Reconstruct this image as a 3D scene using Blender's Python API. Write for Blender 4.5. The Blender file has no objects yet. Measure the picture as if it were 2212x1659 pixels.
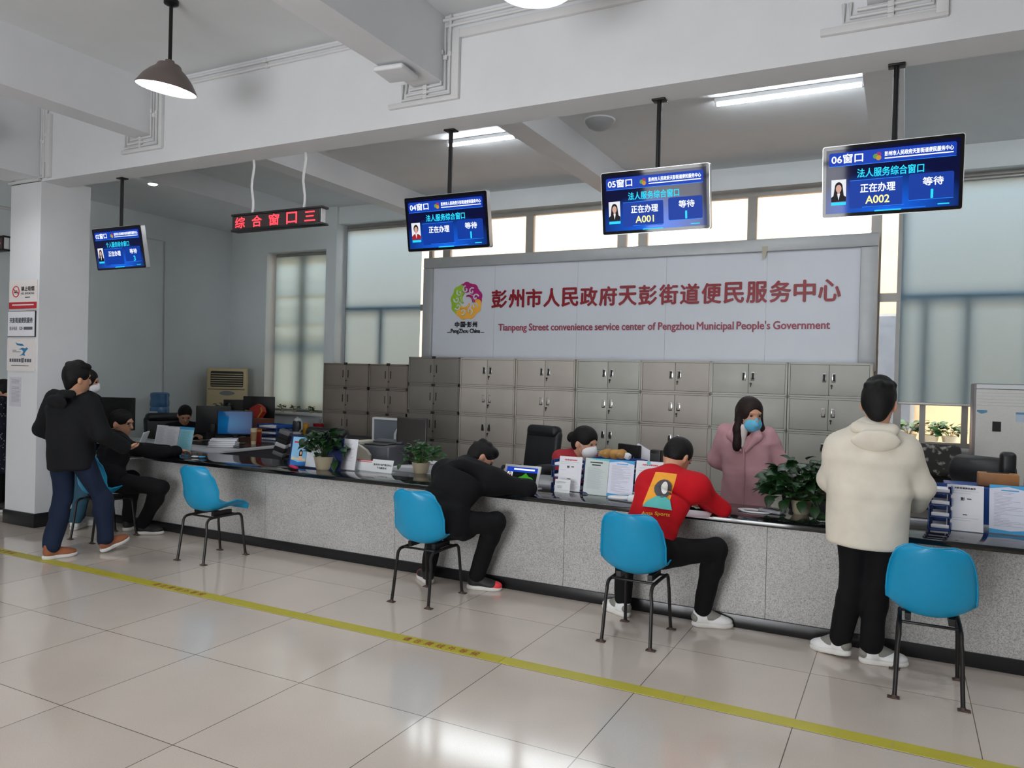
import bpy, bmesh, math, random
import numpy as np
from mathutils import Vector, Matrix
from mathutils.bvhtree import BVHTree
random.seed(7)
SC = bpy.context.scene
COL = SC.collection
PI = math.pi
R_ = math.radians

# ------------------------------------------------------------------ camera
CAM = np.array([0.0, 0.0, 1.6667])
F_PX, CX, CY = 1648.4366, 1106.0, 829.5
RW = np.array([[0.88928719, 0.45658868, 0.02636408],
               [0.0272796, 0.00458747, -0.99961732],
               [-0.4565349, 0.88966608, -0.00837597]])   # rows: camera right, down, forward in world axes
cd = bpy.data.cameras.new('camera')
cd.sensor_width = 36.0
cd.lens = F_PX * 36.0 / 2212.0
cd.clip_start, cd.clip_end = 0.05, 200
cam = bpy.data.objects.new('camera', cd)
COL.objects.link(cam)
_r, _u, _b = RW[0], -RW[1], -RW[2]
cam.matrix_world = Matrix(((_r[0], _u[0], _b[0], CAM[0]), (_r[1], _u[1], _b[1], CAM[1]),
                           (_r[2], _u[2], _b[2], CAM[2]), (0, 0, 0, 1)))
SC.camera = cam

# ------------------------------------------------------------------ light and exposure
SC.view_settings.view_transform = 'Standard'
SC.view_settings.look = 'None'
SC.view_settings.gamma = 1.0
SC.view_settings.use_curve_mapping = False
SC.view_settings.exposure = 0.0
SC.cycles.use_denoising = True
SC.cycles.max_bounces = 9
SC.cycles.diffuse_bounces = 5
SC.cycles.glossy_bounces = 4
SC.cycles.transparent_max_bounces = 8
SC.cycles.sample_clamp_indirect = 6.0
SC.cycles.caustics_reflective = False
SC.cycles.caustics_refractive = False
wd = bpy.data.worlds.new('overcast_sky')
SC.world = wd
wd.use_nodes = True
_bg = wd.node_tree.nodes['Background']
_bg.inputs[0].default_value = (0.92, 0.96, 1.0, 1)
_bg.inputs[1].default_value = 8.5

def area_light(name, loc, rot, sx, sy, watts, col=(1, 1, 1), spread=180):
    l = bpy.data.lights.new(name, 'AREA')
    l.shape = 'RECTANGLE'
    l.size, l.size_y = sx, sy
    l.energy = watts
    l.color = col
    l.spread = R_(spread)
    o = bpy.data.objects.new(name, l)
    o.location = loc
    o.rotation_euler = rot
    COL.objects.link(o)
    return o
# daylight through the entrance openings in the wall behind the camera
DAY = (1.0, 1.0, 1.0)
area_light('daylight_entrance', (-2.575, -3.80, 1.28), (R_(90), 0, 0), 3.4, 2.5, 170, DAY)

# ------------------------------------------------------------------ materials
def lin(c):
    def f(v):
        v = v / 255.0
        return v / 12.92 if v <= 0.04045 else ((v + 0.055) / 1.055) ** 2.4
    return (f(c[0]), f(c[1]), f(c[2]), 1.0)

MATS = {}
def mat(name, rgb, rough=0.5, metal=0.0, spec=0.5, var=0.06, scale=9.0, bump=0.0, bscale=60.0, coat=0.0,
        emit=0.0, alpha=1.0, trans=0.0, detail=3.0):
    if name in MATS:
        return MATS[name]
    m = bpy.data.materials.new(name)
    m.use_nodes = True
    nt = m.node_tree
    b = nt.nodes['Principled BSDF']
    c = lin(rgb)
    b.inputs['Roughness'].default_value = rough
    b.inputs['Metallic'].default_value = metal
    b.inputs['Specular IOR Level'].default_value = spec
    b.inputs['Coat Weight'].default_value = coat
    b.inputs['Coat Roughness'].default_value = 0.05
    b.inputs['Alpha'].default_value = alpha
    b.inputs['Transmission Weight'].default_value = trans
    tc = nt.nodes.new('ShaderNodeTexCoord')
    n = nt.nodes.new('ShaderNodeTexNoise')
    n.inputs['Scale'].default_value = scale
    n.inputs['Detail'].default_value = detail
    nt.links.new(tc.outputs['Object'], n.inputs['Vector'])
    r = nt.nodes.new('ShaderNodeValToRGB')
    r.color_ramp.elements[0].position = 0.3
    r.color_ramp.elements[1].position = 0.7
    r.color_ramp.elements[0].color = (c[0] * (1 - var), c[1] * (1 - var), c[2] * (1 - var), 1)
    r.color_ramp.elements[1].color = (min(1, c[0] * (1 + var)), min(1, c[1] * (1 + var)), min(1, c[2] * (1 + var)), 1)
    nt.links.new(n.outputs['Fac'], r.inputs['Fac'])
    nt.links.new(r.outputs['Color'], b.inputs['Base Color'])
    if emit:
        nt.links.new(r.outputs['Color'], b.inputs['Emission Color'])
        b.inputs['Emission Strength'].default_value = emit
    if bump:
        n2 = nt.nodes.new('ShaderNodeTexNoise')
        n2.inputs['Scale'].default_value = bscale
        n2.inputs['Detail'].default_value = 2.0
        nt.links.new(tc.outputs['Object'], n2.inputs['Vector'])
        bp = nt.nodes.new('ShaderNodeBump')
        bp.inputs['Strength'].default_value = bump
        bp.inputs['Distance'].default_value = 0.01
        nt.links.new(n2.outputs['Fac'], bp.inputs['Height'])
        nt.links.new(bp.outputs['Normal'], b.inputs['Normal'])
    MATS[name] = m
    return m

def glow(name, rgb, s):
    if name in MATS:
        return MATS[name]
    m = mat(name, (8, 8, 10), rough=0.4, var=0.0, spec=.1)
    b = m.node_tree.nodes['Principled BSDF']
    b.inputs['Emission Color'].default_value = lin(rgb)
    b.inputs['Emission Strength'].default_value = s
    return m

def nodes_of(m):
    nt = m.node_tree
    return nt, nt.nodes['Principled BSDF']

def floor_material():
    m = mat('polished_floor_tile', (206, 194, 183), rough=0.16, spec=0.75, var=0.035, scale=2.0, detail=6)
    nt, b = nodes_of(m)
    geo = nt.nodes.new('ShaderNodeNewGeometry')
    sep = nt.nodes.new('ShaderNodeSeparateXYZ')
    nt.links.new(geo.outputs['Position'], sep.inputs[0])
    def line(out, off, width):
        a = nt.nodes.new('ShaderNodeMath'); a.operation = 'ADD'; a.inputs[1].default_value = 80.0 - off + width / 2
        nt.links.new(out, a.inputs[0])
        d = nt.nodes.new('ShaderNodeMath'); d.operation = 'MODULO'; d.inputs[1].default_value = 0.8
        nt.links.new(a.outputs[0], d.inputs[0])
        l = nt.nodes.new('ShaderNodeMath'); l.operation = 'LESS_THAN'; l.inputs[1].default_value = width
        nt.links.new(d.outputs[0], l.inputs[0])
        return l.outputs[0]
    lx = line(sep.outputs[0], 0.363, 0.0045)
    ly = line(sep.outputs[1], 2.329, 0.0045)
    mx = nt.nodes.new('ShaderNodeMath'); mx.operation = 'MAXIMUM'
    nt.links.new(lx, mx.inputs[0]); nt.links.new(ly, mx.inputs[1])
    # tile-to-tile tint
    sn = nt.nodes.new('ShaderNodeVectorMath'); sn.operation = 'SNAP'
    ad = nt.nodes.new('ShaderNodeVectorMath'); ad.operation = 'ADD'; ad.inputs[1].default_value = (80 - .363, 80 - 2.329, 0.4)
    nt.links.new(geo.outputs['Position'], ad.inputs[0])
    nt.links.new(ad.outputs[0], sn.inputs[0]); sn.inputs[1].default_value = (0.8, 0.8, 0.8)
    wn = nt.nodes.new('ShaderNodeTexWhiteNoise')
    nt.links.new(sn.outputs[0], wn.inputs['Vector'])
    mp = nt.nodes.new('ShaderNodeMapRange'); mp.inputs[3].default_value = 0.93; mp.inputs[4].default_value = 1.03
    nt.links.new(wn.outputs['Value'], mp.inputs[0])
    # fine speckle of the stone
    sp = nt.nodes.new('ShaderNodeTexNoise'); sp.inputs['Scale'].default_value = 160; sp.inputs['Detail'].default_value = 3
    nt.links.new(geo.outputs['Position'], sp.inputs['Vector'])
    m3 = nt.nodes.new('ShaderNodeMapRange'); m3.inputs[1].default_value = .3; m3.inputs[2].default_value = .7
    m3.inputs[3].default_value = 0.94; m3.inputs[4].default_value = 1.05
    nt.links.new(sp.outputs['Fac'], m3.inputs[0])
    mu = nt.nodes.new('ShaderNodeMath'); mu.operation = 'MULTIPLY'
    nt.links.new(mp.outputs[0], mu.inputs[0]); nt.links.new(m3.outputs[0], mu.inputs[1])
    ramp = b.inputs['Base Color'].links[0].from_socket
    v = nt.nodes.new('ShaderNodeVectorMath'); v.operation = 'SCALE'
    nt.links.new(ramp, v.inputs[0]); nt.links.new(mu.outputs[0], v.inputs['Scale'])
    mix = nt.nodes.new('ShaderNodeMix'); mix.data_type = 'RGBA'
    nt.links.new(mx.outputs[0], mix.inputs['Factor'])
    nt.links.new(v.outputs[0], mix.inputs['A'])
    mix.inputs['B'].default_value = lin((98, 88, 80))
    nt.links.new(mix.outputs['Result'], b.inputs['Base Color'])
    # polished, but worn unevenly
    wr = nt.nodes.new('ShaderNodeTexNoise'); wr.inputs['Scale'].default_value = 1.3; wr.inputs['Detail'].default_value = 4
    nt.links.new(geo.outputs['Position'], wr.inputs['Vector'])
    m4 = nt.nodes.new('ShaderNodeMapRange'); m4.inputs[3].default_value = 0.05; m4.inputs[4].default_value = 0.17
    nt.links.new(wr.outputs['Fac'], m4.inputs[0])
    nt.links.new(m4.outputs[0], b.inputs['Roughness'])
    return m

def granite_material():
    m = mat('speckled_grey_granite', (172, 171, 170), rough=0.36, var=0.05, scale=4)
    nt, b = nodes_of(m)
    tc = nt.nodes.new('ShaderNodeTexCoord')
    vo = nt.nodes.new('ShaderNodeTexNoise'); vo.inputs['Scale'].default_value = 130; vo.inputs['Detail'].default_value = 4
    vo.inputs['Roughness'].default_value = 0.75
    nt.links.new(tc.outputs['Object'], vo.inputs['Vector'])
    r = nt.nodes.new('ShaderNodeValToRGB')
    e = r.color_ramp.elements
    e[0].position = 0.30; e[0].color = lin((104, 102, 101))
    e[1].position = 0.62; e[1].color = lin((196, 195, 193))
    k = e.new(0.44); k.color = lin((160, 158, 156))
    nt.links.new(vo.outputs['Fac'], r.inputs['Fac'])
    # grime and wear
    st = nt.nodes.new('ShaderNodeTexNoise'); st.inputs['Scale'].default_value = 2.2; st.inputs['Detail'].default_value = 7
    nt.links.new(tc.outputs['Object'], st.inputs['Vector'])
    mr = nt.nodes.new('ShaderNodeMapRange'); mr.inputs[1].default_value = .3; mr.inputs[2].default_value = .7
    mr.inputs[3].default_value = 0.86; mr.inputs[4].default_value = 1.06
    nt.links.new(st.outputs['Fac'], mr.inputs[0])
    v = nt.nodes.new('ShaderNodeVectorMath'); v.operation = 'SCALE'
    nt.links.new(r.outputs['Color'], v.inputs[0]); nt.links.new(mr.outputs[0], v.inputs['Scale'])
    nt.links.new(v.outputs[0], b.inputs['Base Color'])
    return m

def blind_material(name, rgb, t=0.5):
    m = bpy.data.materials.new(name); m.use_nodes = True
    nt = m.node_tree; nt.nodes.clear()
    out = nt.nodes.new('ShaderNodeOutputMaterial')
    d = nt.nodes.new('ShaderNodeBsdfDiffuse'); tr = nt.nodes.new('ShaderNodeBsdfTranslucent')
    mx = nt.nodes.new('ShaderNodeMixShader'); mx.inputs[0].default_value = t
    tc = nt.nodes.new('ShaderNodeTexCoord')
    w = nt.nodes.new('ShaderNodeTexNoise'); w.inputs['Scale'].default_value = 220
    nt.links.new(tc.outputs['Object'], w.inputs['Vector'])
    c = lin(rgb)
    r = nt.nodes.new('ShaderNodeValToRGB')
    r.color_ramp.elements[0].color = (c[0] * .93, c[1] * .93, c[2] * .93, 1)
    r.color_ramp.elements[1].color = (min(1, c[0] * 1.06), min(1, c[1] * 1.06), min(1, c[2] * 1.06), 1)
    nt.links.new(w.outputs['Fac'], r.inputs['Fac'])
    nt.links.new(r.outputs['Color'], d.inputs['Color']); nt.links.new(r.outputs['Color'], tr.inputs['Color'])
    nt.links.new(d.outputs[0], mx.inputs[1]); nt.links.new(tr.outputs[0], mx.inputs[2])
    nt.links.new(mx.outputs[0], out.inputs[0])
    MATS[name] = m
    return m

def glass_material():
    m = bpy.data.materials.new('window_glass'); m.use_nodes = True
    nt = m.node_tree; nt.nodes.clear()
    out = nt.nodes.new('ShaderNodeOutputMaterial')
    t = nt.nodes.new('ShaderNodeBsdfTransparent'); t.inputs[0].default_value = (0.95, 0.97, 0.97, 1)
    g = nt.nodes.new('ShaderNodeBsdfGlossy'); g.inputs['Roughness'].default_value = 0.02
    fr = nt.nodes.new('ShaderNodeFresnel'); fr.inputs[0].default_value = 1.45
    mx = nt.nodes.new('ShaderNodeMixShader')
    nt.links.new(fr.outputs[0], mx.inputs[0]); nt.links.new(t.outputs[0], mx.inputs[1]); nt.links.new(g.outputs[0], mx.inputs[2])
    nt.links.new(mx.outputs[0], out.inputs[0])
    return m

def clear_material(name, rgb=(235, 240, 245), a=0.25):
    m = bpy.data.materials.new(name); m.use_nodes = True
    nt = m.node_tree; nt.nodes.clear()
    out = nt.nodes.new('ShaderNodeOutputMaterial')
    t = nt.nodes.new('ShaderNodeBsdfTransparent'); t.inputs[0].default_value = lin(rgb)
    g = nt.nodes.new('ShaderNodeBsdfPrincipled'); g.inputs['Roughness'].default_value = 0.06; g.inputs['Base Color'].default_value = lin(rgb)
    mx = nt.nodes.new('ShaderNodeMixShader'); mx.inputs[0].default_value = a
    nt.links.new(t.outputs[0], mx.inputs[1]); nt.links.new(g.outputs[0], mx.inputs[2])
    nt.links.new(mx.outputs[0], out.inputs[0])
    return m

def screen_material(name, dark, bright, s, cx=0.5, cz=0.2, rad=0.75):
    """a lit picture on a screen: a radial blue field in the panel's own coordinates"""
    m = bpy.data.materials.new(name); m.use_nodes = True
    nt, b = nodes_of(m)
    b.inputs['Base Color'].default_value = (0.004, 0.004, 0.006, 1)
    b.inputs['Roughness'].default_value = 0.05
    b.inputs['Specular IOR Level'].default_value = 0.16
    tc = nt.nodes.new('ShaderNodeTexCoord')
    mp = nt.nodes.new('ShaderNodeMapping')
    mp.inputs['Location'].default_value = (-cx / rad, 0, -cz / rad)
    mp.inputs['Scale'].default_value = (1 / rad, 0, 1 / rad)
    nt.links.new(tc.outputs['Generated'], mp.inputs['Vector'])
    g = nt.nodes.new('ShaderNodeTexGradient'); g.gradient_type = 'SPHERICAL'
    nt.links.new(mp.outputs[0], g.inputs[0])
    r = nt.nodes.new('ShaderNodeValToRGB')
    r.color_ramp.elements[0].color = lin(dark); r.color_ramp.elements[1].color = lin(bright)
    nt.links.new(g.outputs['Fac'], r.inputs['Fac'])
    nt.links.new(r.outputs['Color'], b.inputs['Emission Color'])
    b.inputs['Emission Strength'].default_value = s
    return m

M_WALL = mat('white_wall_paint', (216, 222, 224), rough=0.75, var=0.02, scale=3, bump=0.06, bscale=120)
M_CEIL = mat('white_ceiling_paint', (212, 215, 217), rough=0.85, var=0.02, scale=3, bump=0.05, bscale=120)
M_BEAM = mat('white_beam_paint', (220, 222, 225), rough=0.7, var=0.02, scale=3, bump=0.06, bscale=100)
M_BLACKSTONE = mat('black_granite', (17, 18, 20), rough=0.09, spec=0.6, var=0.25, scale=240, coat=0.3)
M_SKIRT = mat('black_skirting_tile', (20, 21, 24), rough=0.28, var=0.15, scale=30)
M_FLOOR = floor_material()
M_GRAN = granite_material()
M_BLACK = mat('black_plastic', (16, 16, 18), rough=0.42, var=0.1)
M_BLACKM = mat('black_painted_metal', (20, 19, 20), rough=0.45, metal=0.3, var=0.15)
M_WHITEP = mat('white_plastic', (222, 224, 226), rough=0.4, var=0.02)
M_PAPER = mat('white_paper', (226, 226, 232), rough=0.8, var=0.015, scale=20)
M_ALU = mat('grey_aluminium', (158, 156, 152), rough=0.38, metal=0.55, var=0.04)
M_CONDUIT = mat('white_pvc_conduit', (212, 212, 213), rough=0.5, var=0.02)
M_GLASS = glass_material()
M_ACRYL = clear_material('clear_acrylic')
M_INK = mat('grey_ink', (92, 94, 104), rough=0.8, var=0.05)
M_INKD = mat('black_ink', (32, 32, 36), rough=0.8, var=0.05)
M_INKL = mat('pale_ink', (166, 168, 178), rough=0.8, var=0.05)
M_REDINK = mat('red_ink', (196, 44, 60), rough=0.7, var=0.03)
M_CYANP = mat('sky_blue_print', (64, 160, 214), rough=0.6, var=0.04)
M_TEALP = mat('teal_print', (96, 190, 200), rough=0.6, var=0.04)
M_BLUEP = mat('blue_plastic', (34, 76, 150), rough=0.35, var=0.05)
M_NAVY = mat('navy_plastic', (28, 40, 84), rough=0.4, var=0.06)
M_CHROME = mat('bright_chrome', (215, 215, 215), rough=0.18, metal=1.0, var=0.02)
M_CREAM = mat('cream_plastic', (206, 190, 158), rough=0.5, var=0.02)

# ------------------------------------------------------------------ mesh helpers
class MB:
    def __init__(self):
        self.v, self.f = [], []
    def add(self, vs, fs):
        k = len(self.v)
        self.v += [tuple(p) for p in vs]
        self.f += [tuple(i + k for i in f) for f in fs]
        return self
    def box(self, c, s, bev=0.0, rz=0.0, rx=0.0, ry=0.0, seg=2):
        bm = bmesh.new()
        bmesh.ops.create_cube(bm, size=1.0)
        for v in bm.verts:
            v.co = Vector((v.co.x * s[0], v.co.y * s[1], v.co.z * s[2]))
        if bev > 0:
            bmesh.ops.bevel(bm, geom=list(bm.edges), offset=min(bev, min(s) * 0.49), segments=seg, affect='EDGES', profile=0.5)
        M = Matrix.Translation(c) @ Matrix.Rotation(rz, 4, 'Z') @ Matrix.Rotation(ry, 4, 'Y') @ Matrix.Rotation(rx, 4, 'X')
        bm.verts.index_update()
        self.add([M @ v.co for v in bm.verts], [[v.index for v in f.verts] for f in bm.faces])
        bm.free()
        return self
    def span(self, x0, x1, y0, y1, z0, z1, bev=0.0):
        return self.box(((x0 + x1) / 2, (y0 + y1) / 2, (z0 + z1) / 2), (abs(x1 - x0), abs(y1 - y0), abs(z1 - z0)), bev)
    def tube(self, pts, r, n=8, closed=False, cap=True):
        P = [Vector(p) for p in pts]
        rs = r if isinstance(r, (list, tuple)) else [r] * len(P)
        up = None
        rings = []
        for i, p in enumerate(P):
            if closed:
                t = P[(i + 1) % len(P)] - P[i - 1]
            else:
                t = P[min(i + 1, len(P) - 1)] - P[max(i - 1, 0)]
            if t.length < 1e-9:
                t = Vector((0, 0, 1))
            t.normalize()
            if up is None:
                a = Vector((0, 0, 1)) if abs(t.z) < 0.9 else Vector((1, 0, 0))
                up = (a - t * a.dot(t)).normalized()
            else:
                up = up - t * up.dot(t)
                if up.length < 1e-6:
                    a = Vector((0, 0, 1)) if abs(t.z) < 0.9 else Vector((1, 0, 0))
                    up = a - t * a.dot(t)
                up.normalize()
            sd = t.cross(up)
            rings.append([p + (up * math.cos(2 * PI * k / n) + sd * math.sin(2 * PI * k / n)) * rs[i] for k in range(n)])
        vs = [q for rg in rings for q in rg]
        fs = []
        m = len(P)
        for i in range(m if closed else m - 1):
            j = (i + 1) % m
            for k in range(n):
                fs.append((i * n + k, i * n + (k + 1) % n, j * n + (k + 1) % n, j * n + k))
        if cap and not closed:
            fs.append(tuple(range(n - 1, -1, -1)))
            fs.append(tuple((m - 1) * n + k for k in range(n)))
        return self.add(vs, fs)
    def cyl(self, a, b, r0, r1=None, n=20, cap=True):
        return self.tube([a, b], [r0, r0 if r1 is None else r1], n, cap=cap)
    def lathe(self, prof, c=(0, 0, 0), n=32, M=None):
        vs, fs = [], []
        for r, z in prof:
            for k in range(n):
                p = Vector((r * math.cos(2 * PI * k / n), r * math.sin(2 * PI * k / n), z))
                if M is not None:
                    p = M @ p
                vs.append(p + Vector(c))
        for i in range(len(prof) - 1):
            for k in range(n):
                fs.append((i * n + k, i * n + (k + 1) % n, (i + 1) * n + (k + 1) % n, (i + 1) * n + k))
        return self.add(vs, fs)
    def ell(self, c, r, M=None, nu=16, nv=10):
        vs, fs = [], []
        for i in range(nv + 1):
            a = PI * i / nv
            for k in range(nu):
                b = 2 * PI * k / nu
                p = Vector((r[0] * math.sin(a) * math.cos(b), r[1] * math.sin(a) * math.sin(b), r[2] * math.cos(a)))
                if M is not None:
                    p = M @ p
                vs.append(p + Vector(c))
        for i in range(nv):
            for k in range(nu):
                fs.append((i * nu + k, (i + 1) * nu + k, (i + 1) * nu + (k + 1) % nu, i * nu + (k + 1) % nu))
        return self.add(vs, fs)
    def prism(self, pts, o, ex, ey, n, d):
        """polygon pts (2d) on the plane o, ex, ey pushed out along n by d"""
        o, ex, ey, n = Vector(o), Vector(ex), Vector(ey), Vector(n)
        a = [o + ex * p[0] + ey * p[1] for p in pts]
        b = [p + n * d for p in a]
        k = len(a)
        fs = [tuple(range(k - 1, -1, -1)), tuple(range(k, 2 * k))]
        fs += [(i, (i + 1) % k, k + (i + 1) % k, k + i) for i in range(k)]
        return self.add(a + b, fs)
    def build(self, name, m, parent=None, world=True, sm=35, props=None):
        me = bpy.data.meshes.new(name)
        me.from_pydata([tuple(p) for p in self.v], [], self.f)
        me.validate()
        if parent is not None and world:
            me.transform(WM[parent.name].inverted())
        me.materials.append(m)
        if sm:
            me.polygons.foreach_set('use_smooth', [True] * len(me.polygons))
            me.set_sharp_from_angle(angle=R_(sm))
        me.update()
        o = bpy.data.objects.new(name, me)
        COL.objects.link(o)
        if parent is not None:
            o.parent = parent
            WM[o.name] = WM[parent.name].copy()
        else:
            WM[o.name] = Matrix.Identity(4)
        if props:
            for k, val in props.items():
                o[k] = val
        return o

WM = {}
def fix_normals(o):
    bm = bmesh.new(); bm.from_mesh(o.data)
    bmesh.ops.recalc_face_normals(bm, faces=bm.faces)
    bm.to_mesh(o.data); bm.free()

def thing(name, label, cat, loc=(0, 0, 0), rz=0.0, group=None):
    o = bpy.data.objects.new(name, None)
    o.empty_display_size = 0.1
    COL.objects.link(o)
    o.location = loc
    o.rotation_euler = (0, 0, rz)
    o['label'] = label
    o['category'] = cat
    if group:
        o['group'] = group
    WM[o.name] = Matrix.Translation(loc) @ Matrix.Rotation(rz, 4, 'Z')
    return o
def tag(o, label, cat, group=None, kind=None):
    o['label'] = label; o['category'] = cat
    if group: o['group'] = group
    if kind: o['kind'] = kind
    return o
def struct(name, mb, m, parent=None, sm=35):
    o = mb.build(name, m, parent, sm=sm)
    if parent is None:
        o['kind'] = 'structure'
    return o
def dup(root, loc, label, rz=None, group=None):
    """a copy of a thing with copies of its parts and sub-parts"""
    r = root.copy(); COL.objects.link(r)
    r.location = loc
    if rz is not None:
        r.rotation_euler = (0, 0, rz)
    r['label'] = label
    if group: r['group'] = group
    WM[r.name] = Matrix.Translation(loc) @ Matrix.Rotation(r.rotation_euler[2], 4, 'Z')
    def kids(o, c):
        for ch in list(o.children):
            d = ch.copy(); COL.objects.link(d); d.parent = c
            WM[d.name] = WM[r.name].copy()
            kids(ch, d)
    kids(root, r)
    return r

def at(u, v, x=None, y=None, z=None):
    """the point of the room that pixel (u, v) of the photograph shows on the plane x, y or z"""
    d = RW.T @ np.array([u - CX, v - CY, F_PX])
    if y is not None: t = (y - CAM[1]) / d[1]
    elif z is not None: t = (z - CAM[2]) / d[2]
    else: t = (x - CAM[0]) / d[0]
    return Vector(CAM + t * d)

_tc = {}
def text_geo(s):
    if s not in _tc:
        c = bpy.data.curves.new('lettering', 'FONT'); c.body = s
        o = bpy.data.objects.new('lettering', c); COL.objects.link(o)
        c.resolution_u = 3
        bpy.context.view_layer.update()
        me = bpy.data.meshes.new_from_object(o.evaluated_get(bpy.context.evaluated_depsgraph_get()))
        vs = [(v.co.x, v.co.y) for v in me.vertices]
        fs = [tuple(p.vertices) for p in me.polygons]
        bpy.data.objects.remove(o); bpy.data.curves.remove(c); bpy.data.meshes.remove(me)
        xs = [p[0] for p in vs]; ys = [p[1] for p in vs]
        _tc[s] = (vs, fs, min(xs), max(xs), min(ys), max(ys))
    return _tc[s]

class Panel:
    """a flat rectangle in the room: origin at its lower left corner, ex to the right, ey up, n towards the viewer"""
    def __init__(self, o, ex, ey):
        self.o = Vector(o)
        self.w, self.h = Vector(ex).length, Vector(ey).length
        self.ex, self.ey = Vector(ex).normalized(), Vector(ey).normalized()
        self.n = self.ex.cross(self.ey).normalized()
    def p(self, x, y, d=0.0):
        return self.o + self.ex * x + self.ey * y + self.n * d
    def rect(self, mb, x0, y0, x1, y1, d0=0.0, d1=0.001, rad=0.0):
        if rad:
            pts = []
            for cx, cy, a0 in ((x1 - rad, y1 - rad, 0), (x0 + rad, y1 - rad, 90), (x0 + rad, y0 + rad, 180), (x1 - rad, y0 + rad, 270)):
                for k in range(5):
                    a = R_(a0 + k * 22.5)
                    pts.append((cx + rad * math.cos(a), cy + rad * math.sin(a)))
        else:
            pts = [(x0, y0), (x1, y0), (x1, y1), (x0, y1)]
        mb.prism(pts, self.p(0, 0, d0), self.ex, self.ey, self.n, d1 - d0)
        return mb
    def poly(self, mb, pts, d0=0.0, d1=0.001):
        mb.prism(pts, self.p(0, 0, d0), self.ex, self.ey, self.n, d1 - d0)
        return mb
    def disc(self, mb, cx, cy, r, d0=0.0, d1=0.001, ry=None, n=24):
        ry = ry or r
        return self.poly(mb, [(cx + r * math.cos(2 * PI * k / n), cy + ry * math.sin(2 * PI * k / n)) for k in range(n)], d0, d1)
    def ring(self, mb, cx, cy, r, w, d=0.001, n=32):
        return mb.tube([self.p(cx + r * math.cos(2 * PI * k / n), cy + r * math.sin(2 * PI * k / n), d) for k in range(n)], w, 6, closed=True)
    def text(self, mb, s, x0, y0, x1, y1, d=0.001, thick=0.0, bold=0.0):
        """lettering stretched to fill the box x0..x1, y0..y1; bold adds offset copies"""
        vs, fs, a, b, c, e = text_geo(s)
        sx, sy = (x1 - x0) / (b - a), (y1 - y0) / (e - c)
        offs = [(0, 0)] if not bold else [(0, 0), (bold, 0), (-bold, 0), (0, bold), (0, -bold)]
        for q, (ox, oy) in enumerate(offs):
            top = [self.p(x0 + ox + (vx - a) * sx, y0 + oy + (vy - c) * sy, d + thick + q * 0.00004) for vx, vy in vs]
            mb.add(top, fs)
            if thick:
                cnt = {}
                for f in fs:
                    for i in range(len(f)):
                        ed = (f[i], f[(i + 1) % len(f)])
                        cnt[ed] = 1
                edges = [ed for ed in cnt if (ed[1], ed[0]) not in cnt]
                k = len(mb.v)
                low = [self.p(x0 + ox + (vx - a) * sx, y0 + oy + (vy - c) * sy, d) for vx, vy in vs]
                base = k - len(top)
                mb.v += [tuple(p) for p in low]
                mb.f += [(base + j, base + i, k + i, k + j) for i, j in edges]
        return mb
# ------------------------------------------------------------------ the setting
XL, XR, YF, YB = -10.1, 5.0, -3.6, 9.25
struct('floor', MB().span(-10.4, 5.3, -3.9, 9.9, -0.12, 0.0), M_FLOOR)
struct('ceiling', MB().span(-10.4, 5.3, -3.9, 4.86, 4.29, 4.45).span(-10.4, 5.3, 4.86, 9.9, 4.24, 4.45), M_CEIL)
struct('wall_left', MB().span(XL - 0.25, XL, YF, 9.7, 0, 4.35), M_WALL)
struct('wall_right', MB().span(XR, XR + 0.25, YF, 9.7, 0, 4.35), M_WALL)
_w = MB()
for a, b, z0, z1 in ((-10.1, -4.3, 0, 4.35), (-4.3, -.85, 2.55, 4.35), (-.85, 5.0, 0, 4.35)):
    _w.span(a, b, YF - .25, YF, z0, z1)
struct('wall_front', _w, M_WALL)
_w = MB()
for x in (-4.27, -3.15, -2.55, -2.0, -.88):
    _w.span(x - .04, x + .04, -3.64, -3.56, 0, 2.55)
_w.span(-4.31, -.84, -3.65, -3.55, 2.49, 2.57).span(-4.31, -.84, -3.645, -3.555, 2.1, 2.16)
struct('door_1', _w, M_ALU)
_w = MB()
_w.span(XL, -9.30, YB, 9.7, 0, 4.35).span(-8.06, -7.86, YB, 9.7, 0, 4.35).span(-9.30, -8.06, YB, 9.7, 3.60, 4.35).span(-9.30, -8.06, YB, 9.7, 0, 0.98)
_w.span(-7.86, 5.0, 9.30, 9.7, 3.98, 4.35).span(-7.86, 5.0, 9.47, 9.7, 0, 1.0).span(2.7, 5.0, 9.30, 9.7, 0, 4.0)
struct('wall_back', _w, M_WALL)
struct('trim_1', MB().span(-9.34, -8.02, 9.20, 9.60, 0.98, 1.02, .006), M_WHITEP)
struct('trim_2', MB().span(-7.86, 2.7, 9.42, 9.60, 1.0, 1.035, .006), M_WHITEP)

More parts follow.
